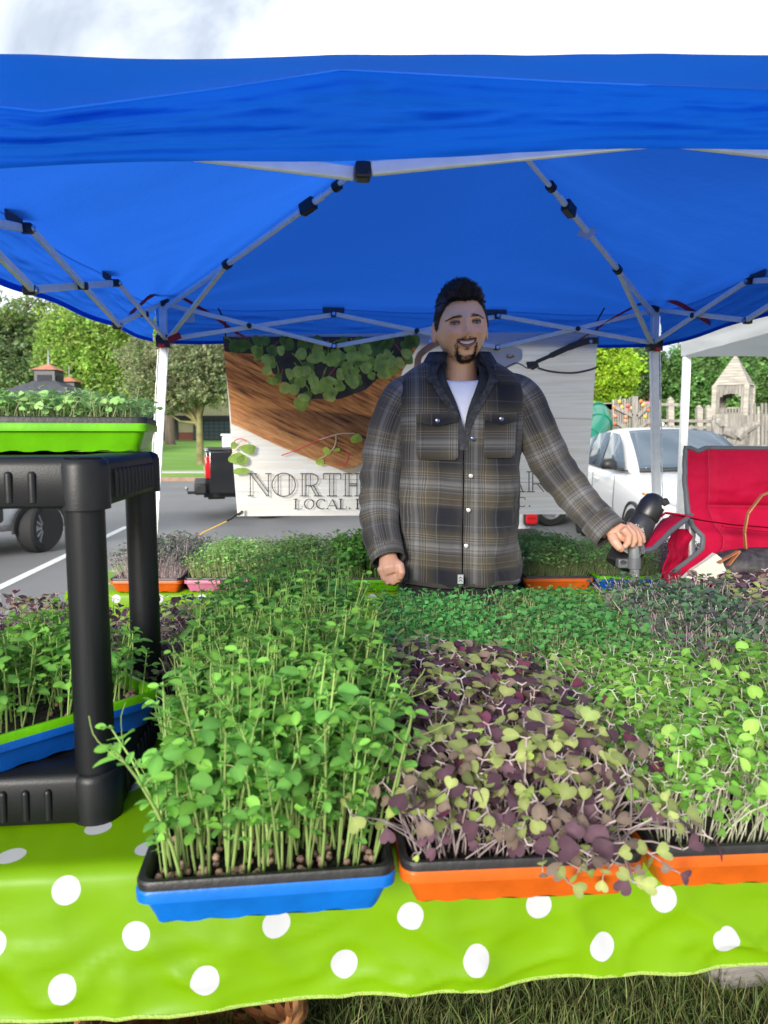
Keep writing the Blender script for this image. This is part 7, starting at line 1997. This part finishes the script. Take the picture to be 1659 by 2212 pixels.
bs = Vector((20, 50, gz(50))); tree('mid green tree behind the tent leg at right', bs, 8.5, [lb(bs, 1430, 850, 50, 1.7, 1.5), lb(bs, 1410, 880, 50, 1.5, 1.0), lb(bs, 1450, 810, 50, 1.3, 0.9)], (0.10, 0.175, 0.055), 1900, 0.5, 0.25, group=RIGHT_G, seed=8)
bs = Vector((22.5, 46, gz(46))); tree('large dense green tree beside the wooden tower', bs, 9.8, [lb(bs, 1520, 820, 46, 2.3, 2.2), lb(bs, 1500, 880, 46, 1.9, 1.0), lb(bs, 1560, 790, 46, 1.9, 1.5), lb(bs, 1490, 790, 46, 1.4, 1.2), lb(bs, 1550, 870, 46, 1.6, 1.2)], (0.085, 0.165, 0.05), 4200, 0.55, 0.35, group=RIGHT_G, seed=9)
bs = Vector((27, 52, gz(52))); tree('green tree right of the wooden tower', bs, 9, [lb(bs, 1640, 820, 52, 2.2, 1.8), lb(bs, 1600, 870, 52, 2.0, 1.2), lb(bs, 1680, 870, 52, 2.4, 1.4), lb(bs, 1640, 770, 52, 1.6, 1.2)], (0.10, 0.18, 0.055), 2800, 0.55, 0.3, group=RIGHT_G, seed=10)
bs = Vector((25, 75, gz(75))); tree('far hedge-like tree row behind the playground', bs, 7, [lb(bs, 1300, 900, 75, 5, 2.5), lb(bs, 1450, 905, 75, 6, 2.4), lb(bs, 1640, 900, 75, 6, 2.5)], (0.085, 0.15, 0.05), 2600, 0.9, 0.3, group=RIGHT_G, seed=11)

# ------------------------------------------------------------------ buildings at left
M_cream = mat('cream_render', (0.60, 0.53, 0.34), 0.85, var=0.05, vscale=2)
M_brick = mat('red_brick', (0.30, 0.10, 0.075), 0.85, var=0.2, vscale=8)
M_dkmetal = mat('dark_metal', (0.018, 0.020, 0.026), 0.45)
M_wing = mat('window_glass', (0.10, 0.13, 0.16), 0.06, coat=1.0)
M_roofd = mat('dark_shingle', (0.055, 0.058, 0.072), 0.85, var=0.2, vscale=3, bump=0.5, bscale=12)
M_copper = mat('copper_cap', (0.42, 0.17, 0.095), 0.5, metal=0.2, var=0.15, vscale=3)
def cream_building():
    Y = 68.0; o0 = PY(420, 951, Y)
    t = thing('building', 'cream building with dark doors and brick base beyond the lawn', 'building', (o0.x, Y, o0.z))
    def L(u, v): p = PY(u, v, Y); return p.x - o0.x, p.z - o0.z
    x0, x1 = L(150, 951)[0], L(760, 951)[0]; ztop = L(420, 858)[1]; zf0, zf1 = L(420, 908)[1], L(420, 898)[1]
    b = MB(); b.box(((x0 + x1) / 2, 3, ztop / 2), (x1 - x0, 6, ztop)); b.build('wall', M_cream, t)
    b = MB(); b.box(((x0 + x1) / 2, -0.15, (zf0 + zf1) / 2), (x1 - x0, 0.3, zf1 - zf0)); b.build('fascia', M_dkmetal, t)
    b = MB(); b.prism([(x0 - 1, 0), (x1 + 1, 0), (x1 + 1, 7), (x0 - 1, 7)], 0.5, Matrix.Translation((0, -0.5, ztop))); b.build('roof', M_roofd, t)
    zb = L(420, 934)[1]
    for u0, u1 in ((300, 344), (387, 418), (500, 560), (640, 700)):
        a, c = L(u0, 951)[0], L(u1, 951)[0]; b = MB(); b.box(((a + c) / 2, -0.06, zb / 2), (c - a, 0.12, zb)); b.build('brick_base', M_brick, t)
    def door(u0, u1):
        a, c = L(u0, 951)[0], L(u1, 951)[0]
        b = MB(); b.box(((a + c) / 2, -0.05, zf0 / 2), (c - a, 0.1, zf0)); d = b.build('door', M_dkmetal, t)
        for k in range(2):
            b = MB(); b.box((a + (c - a) * (0.27 + 0.46 * k), -0.11, zf0 * 0.52), ((c - a) * 0.36, 0.02, zf0 * 0.8)); b.build('door_leaf', mat('dark_door', (0.030, 0.033, 0.040), 0.4), d)
    door(345, 386)
    def glazed(u0, u1, nx, nz):
        a, c = L(u0, 951)[0], L(u1, 951)[0]
        b = MB(); b.box(((a + c) / 2, -0.05, zf0 / 2), (c - a, 0.1, zf0)); d = b.build('glazed_door', M_dkmetal, t)
        for i in range(nx):
            for k in range(nz):
                w, h = (c - a) / nx, zf0 * 0.94 / nz
                b = MB(); b.box((a + w * (i + 0.5), -0.11, 0.1 + h * (k + 0.5)), (w * 0.86, 0.02, h * 0.84)); b.build('pane', M_wing, d)
    glazed(419, 497, 7, 5); glazed(562, 638, 7, 5)
cream_building()
def cupola_house():
    Y = 44.0
    o0 = PY(110, 862, Y); o0.z = gz(Y)
    t = thing('building', 'dark shingled pavilion roof with a copper-capped louvred cupola', 'building', o0)
    def L(u, v): p = PY(u, v, Y); return Vector((p.x - o0.x, 0, p.z - o0.z))
    a = L(107, 832); eave_ = L(40, 878)
    hb2 = 0.0
    zr, ze = a.z, L(50, 876).z - 0.7
    hwid = 4.6
    b = MB(); b.add([(-hwid + a.x, -hwid, ze), (hwid + a.x, -hwid, ze), (hwid + a.x, hwid, ze), (-hwid + a.x, hwid, ze), (a.x, 0, zr + 0.55)], [(0, 1, 4), (1, 2, 4), (2, 3, 4), (3, 0, 4), (3, 2, 1, 0)]); rf = b.build('roof', M_roofd, t, smooth=0)
    b = MB(); b.box((a.x, 0, ze / 2), (7.2, 7.2, ze)); b.build('wall', M_cream, t)
    w = (L(133, 800).x - L(89, 800).x) / 2; z0, z1 = zr - 0.2, L(110, 801).z
    b = MB(); b.box((a.x, 0, (z0 + z1) / 2), (2 * w, 2 * w, z1 - z0)); cu = b.build('cupola', M_dkmetal, rf)
    for k in range(9):
        for nx, ny in ((0, -1), (1, 0)):
            b = MB(); z = z0 + 0.42 + k * (z1 - z0 - 0.7) / 9
            b.box((a.x + nx * (w + 0.01), ny * (w + 0.01), z), (1.4 * w if ny else 0.05, 1.4 * w if nx else 0.05, 0.05), (R(25) * (1 if ny else 0), R(25) * (1 if nx else 0), 0)); b.build('louvre', mat('louvre_grey', (0.045, 0.05, 0.062), 0.5), cu)
    zt = L(110, 787).z; we = w * 1.28
    b = MB(); b.add([(a.x - we, -we, z1), (a.x + we, -we, z1), (a.x + we, we, z1), (a.x - we, we, z1), (a.x - we * 0.12, -we * 0.12, zt), (a.x + we * 0.12, -we * 0.12, zt), (a.x + we * 0.12, we * 0.12, zt), (a.x - we * 0.12, we * 0.12, zt)], [(0, 1, 5, 4), (1, 2, 6, 5), (2, 3, 7, 6), (3, 0, 4, 7), (4, 5, 6, 7), (3, 2, 1, 0)]); cp = b.build('copper_cap', M_copper, rf, smooth=0)
    b = MB(); b.tube([(a.x, 0, zt), (a.x, 0, zt + 0.25), (a.x, 0, zt + 0.95)], [0.07, 0.05, 0.012], 8); b.build('finial', M_rim, cp)
    o1 = PY(150, 826, 50); t2 = thing('building', 'small copper-capped cupola peeking out of the bright tree', 'building', (o1.x, 50, gz(50)))
    zz = o1.z - gz(50); b = MB(); b.box((0, 0, zz / 2), (1.1, 1.1, zz)); b.build('cupola', M_dkmetal, t2)
    b = MB(); b.add([(-0.8, -0.8, zz), (0.8, -0.8, zz), (0.8, 0.8, zz), (-0.8, 0.8, zz), (0, 0, zz + 0.42)], [(0, 1, 4), (1, 2, 4), (2, 3, 4), (3, 0, 4), (3, 2, 1, 0)]); b.build('copper_cap', M_copper, t2, smooth=0)
    b = MB(); b.tube([(0, 0, zz + 0.4), (0, 0, zz + 1.2)], [0.04, 0.012], 6); b.build('finial', M_rim, t2)
cupola_house()

# ------------------------------------------------------------------ wooden playground at right
M_pwood = mat('silvered_timber', (0.24, 0.225, 0.20), 0.9, var=0.3, vscale=2.2, stretch=(6, 6, 0.8), bump=0.4, bscale=12)
M_pwood2 = mat('pale_timber', (0.35, 0.325, 0.28), 0.9, var=0.25, vscale=2.5, stretch=(1, 1, 8), bump=0.4, bscale=12)
M_slide = mat('green_slide', (0.004, 0.16, 0.10), 0.25, coat=0.5)
PYD = 27.0
def tower():
    o0 = PY(1583, 893, PYD); t = thing('play_tower', 'weathered timber play tower with a pointed plank roof', 'tower', (o0.x, PYD, gz(PYD)), R(-37))
    s = PYD / FPX * 1.006; w = 31 * s; zb = o0.z - gz(PYD); zh = zb + 58 * s; za = zb + 124 * s
    for sx in (-1, 1):
        for sy in (-1, 1):
            b = MB(); b.box((sx * w, sy * w, zh / 2), (0.16, 0.16, zh)); b.build('post', M_pwood2, t)
    for ang in range(4):
        m = Matrix.Rotation(R(90 * ang), 4, 'Z'); n = 9
        for k in range(n):
            x = (k + 0.5) / n * 2 - 1; px = x * (w - 0.08)
            ztop = zh; arch = zb + 30 * s + 10 * s * math.sqrt(max(0, 1 - (x / 0.72) ** 2)) if abs(x) < 0.72 else None
            if ang in (0, 2) and arch:
                b = MB(); b.M = m; b.box((px, -w, (arch + ztop) / 2), (2 * (w - 0.08) / n * 0.95, 0.04, ztop - arch)); b.build('plank', M_pwood, t)
                b = MB(); b.M = m; b.box((px, -w, zb + 5 * s), (0.06, 0.04, 10 * s)); b.build('baluster', M_pwood, t)
            elif ang in (1, 3) and k in (2, 4, 6):
                for z0, z1 in ((zb, zb + 12 * s), (zb + 40 * s, ztop)):
                    b = MB(); b.M = m; b.box((px, -w, (z0 + z1) / 2), (2 * (w - 0.08) / n * 0.95, 0.04, z1 - z0)); b.build('plank', M_pwood2, t)
            else:
                b = MB(); b.M = m; b.box((px, -w, (zb + ztop) / 2), (2 * (w - 0.08) / n * 0.95, 0.04, ztop - zb)); b.build('plank', M_pwood2 if ang in (1, 3) else M_pwood, t)
        # roof boards
        nb = 11; we = w * 1.10
        for k in range(nb):
            f0, f1 = k / nb, (k + 0.94) / nb
            za0, za1 = zh + (za - zh) * f0, zh + (za - zh) * f1; w0, w1 = we * (1 - f0), we * (1 - f1)
            b = MB(); b.M = m; b.add([(-w0, -w0 - 0.015, za0), (w0, -w0 - 0.015, za0), (w1, -w1, za1), (-w1, -w1, za1), (-w0, -w0 + 0.03, za0), (w0, -w0 + 0.03, za0), (w1, -w1 + 0.03, za1), (-w1, -w1 + 0.03, za1)], [(0, 1, 2, 3), (7, 6, 5, 4), (0, 4, 5, 1), (1, 5, 6, 2), (2, 6, 7, 3), (3, 7, 4, 0)]); b.build('roof_board', M_pwood2, t, smooth=0)
    b = MB(); b.box((0, 0, zb - 0.05), (2 * w, 2 * w, 0.12)); b.build('floor', M_pwood, t)
    b = MB(); b.box((0, 0.3, zb + 12 * s), (0.5, 0.3, 0.05)); b.build('bench', M_pwood2, t)
tower()
def picket_run(label, u0, u1, vt, vb, Y0, Y1, n, wob=3.0, seed=0, rails=True, wfrac=0.62, group='playground fences'):
    a, c = PY(u0, vb, Y0), PY(u1, vb, Y1)
    t = thing('picket_fence', label, 'fence', (a.x, a.y, gz(Y0)), 0, group); rr_ = random.Random(seed)
    o = Vector(t.location)
    for k in range(n):
        f = (k + 0.5) / n; Y = Y0 + (Y1 - Y0) * f; u = u0 + (u1 - u0) * f
        top = PY(u, vt(f) + rr_.uniform(-wob, wob), Y) - o; bot = PY(u, vb, Y) - o
        wd = (c - a).length / n * wfrac * rr_.uniform(0.85, 1.15)
        b = MB(); b.bar((bot.x, bot.y, max(-0.05, gz(Y) - o.z - 0.05) if vb > 1100 else bot.z), top, wd, 0.05, up=(0, 1, 0)); b.build('picket', M_pwood if rr_.random() < 0.7 else M_pwood2, t)
    if rails:
        for q in (0.25, 0.8):
            p0, p1 = PY(u0, vt(0) + (vb - vt(0)) * q, Y0 + 0.06) - o, PY(u1, vt(1) + (vb - vt(1)) * q, Y1 + 0.06) - o
            b = MB(); b.bar(p0, p1, 0.06, 0.10, up=(0, 1, 0)); b.build('rail', M_pwood, t)
    return t, o
t, o = picket_run('tall timber climbing panel dotted with orange and pink discs', 1322, 1408, lambda f: 868 - 10 * math.sin(math.pi * min(1, f * 1.2)) + (4 if f > 0.6 else 0), 960, 25, 25, 17, 5, 1)
rr_ = random.Random(5)
cols = [mat('disc_orange', (0.75, 0.19, 0.05), 0.5), mat('disc_pink', (0.72, 0.13, 0.17), 0.5), mat('disc_yellow', (0.75, 0.42, 0.06), 0.5), mat('disc_coral', (0.78, 0.26, 0.15), 0.5)]
for k in range(30):
    u, v = rr_.uniform(1326, 1408), rr_.uniform(862, 940)
    if 1368 < u < 1378: continue
    p = PY(u, v, 24.93) - o; b = MB(); b.lathe([(0.001, 0), (0.055, 0.0), (0.06, 0.03), (0.03, 0.05), (0.001, 0.052)], 10, p, (R(90), 0, 0)); b.build('climbing_disc', cols[k % 4], t)
for p0, p1 in (((1330, 880), (1366, 898)), ((1332, 912), (1366, 935)), ((1376, 900), (1404, 872)), ((1376, 928), (1406, 905)), ((1371, 856), (1371, 960))):
    b = MB(); b.bar(PY(*p0, 24.88) - o, PY(*p1, 24.88) - o, 0.12 if p0[0] != 1371 else 0.2, 0.08, up=(0, 1, 0)); b.build('brace', M_pwood, t)
picket_run('low timber deck wall under the wooden tower', 1540, 1700, lambda f: 896, 965, 25.5, 26.2, 26, 1.5, 2, rails=False, wfrac=0.9)
picket_run('timber deck wall between the tower and the climbing panel', 1410, 1545, lambda f: 922 + 4 * math.sin(f * 9), 962, 26, 26, 22, 3, 3, rails=True, wfrac=0.85)
picket_run('tall slatted timber posts at the right picture edge', 1618, 1690, lambda f: 874, 962, 24.4, 24.6, 9, 5, 4, wfrac=0.5)
picket_run('grey picket fence behind the silver car', 1556, 1720, lambda f: 962, 990, 22.0, 22.0, 32, 0.8, 5, wfrac=0.6)
def rail_fence():
    o = PY(1410, 880, 26); t = thing('rail_fence', 'timber post and rail bridge in front of the large tree', 'fence', (o.x, 26, gz(26)), 0, 'playground fences'); o = Vector(t.location)
    for u in (1418, 1448, 1477, 1510, 1530):
        top = 865 if u < 1500 else 882
        b = MB(); b.bar(PY(u, 965, 25.9) - o, PY(u, top, 25.9) - o, 0.2, 0.2, up=(0, 1, 0)); b.build('post', M_pwood2, t)
        b = MB(); b.lathe([(0.11, 0), (0.11, 0.05), (0.02, 0.12)], 8, PY(u, top, 25.9) - o); b.build('post_cap', M_pwood2, t)
    for v, u0, u1 in ((873, 1408, 1484), (908, 1410, 1535), (922, 1410, 1548), (938, 1410, 1548)):
        b = MB(); b.bar(PY(u0, v, 25.85) - o, PY(u1, v + 2, 25.85) - o, 0.10, 0.14, up=(0, 1, 0)); b.build('rail', M_pwood, t)
rail_fence()
def slide():
    o = PY(1290, 930, 25); t = thing('tube_slide', 'green plastic tube slide beside the banner edge', 'slide', (o.x, 25, gz(25))); o = Vector(t.location)
    pts = [PY(1278, 895, 25.3), PY(1288, 893, 25.1), PY(1297, 900, 24.8), PY(1298, 915, 24.5), PY(1289, 930, 24.2), PY(1276, 946, 23.9), PY(1262, 965, 23.6)]
    b = MB(); b.tube([p - o for p in pts], [0.36, 0.37, 0.38, 0.38, 0.38, 0.38, 0.38], 22); b.build('tube', M_slide, t, smooth=60)
    for k in (1, 3, 5):
        d = (pts[k + 1] - pts[k]).normalized(); b = MB(); b.tube([pts[k] - o - d * 0.03, pts[k] - o + d * 0.03], 0.41, 22); b.build('flange', M_slide, t)
    b = MB(); b.box(PY(1292, 878, 25.4) - o, (1.3, 0.12, 0.24)); b.build('header_beam', M_pwood2, t)
    for u, wd in ((1320, 0.55), (1272, 0.2)):
        b = MB(); b.bar(PY(u, 965, 25.4) - o, PY(u, 872, 25.4) - o, wd, 0.12, up=(0, 1, 0)); b.build('side_panel', M_pwood, t)
slide()
def dragon():
    """carved timber figures on the deck wall"""
    o = PY(1600, 960, 23.6); t = thing('timber_sculpture', 'carved weathered timber animal shapes in front of the play deck', 'sculpture', (o.x, 23.6, gz(23.6))); o = Vector(t.location)
    for u, v0, v1, wd in ((1551, 962, 905, 0.35), (1575, 960, 925, 0.22), (1600, 960, 930, 0.30), (1625, 962, 918, 0.26)):
        b = MB(); b.rings([[(p.x + wd * k * math.cos(a) * 0.5, p.y + wd * 0.4 * math.sin(a), p.z) for a in [q * math.pi / 5 for q in range(10)]] for p, k in ((PY(u, v0, 23.6) - o, 1.2), (PY(u, (v0 + v1) / 2 + 4, 23.6) - o, 0.8), (PY(u - 3, v1 + 6, 23.6) - o, 1.15), (PY(u, v1, 23.6) - o, 0.7))]); b.build('carved_post', M_pwood, t, smooth=60)
    for p0, p1, w_ in (((1560, 930), (1590, 945), 0.16), ((1590, 945), (1615, 925), 0.18), ((1600, 935), (1640, 915), 0.14), ((1560, 918), (1545, 908), 0.14)):
        b = MB(); b.tube([PY(*p0, 23.5) - o, (PY(*p0, 23.5) + PY(*p1, 23.5)) / 2 - o + Vector((0, 0, 0.06)), PY(*p1, 23.5) - o], [w_, w_ * 1.1, w_ * 0.6], 8); b.build('carved_limb', M_pwood, t)
dragon()
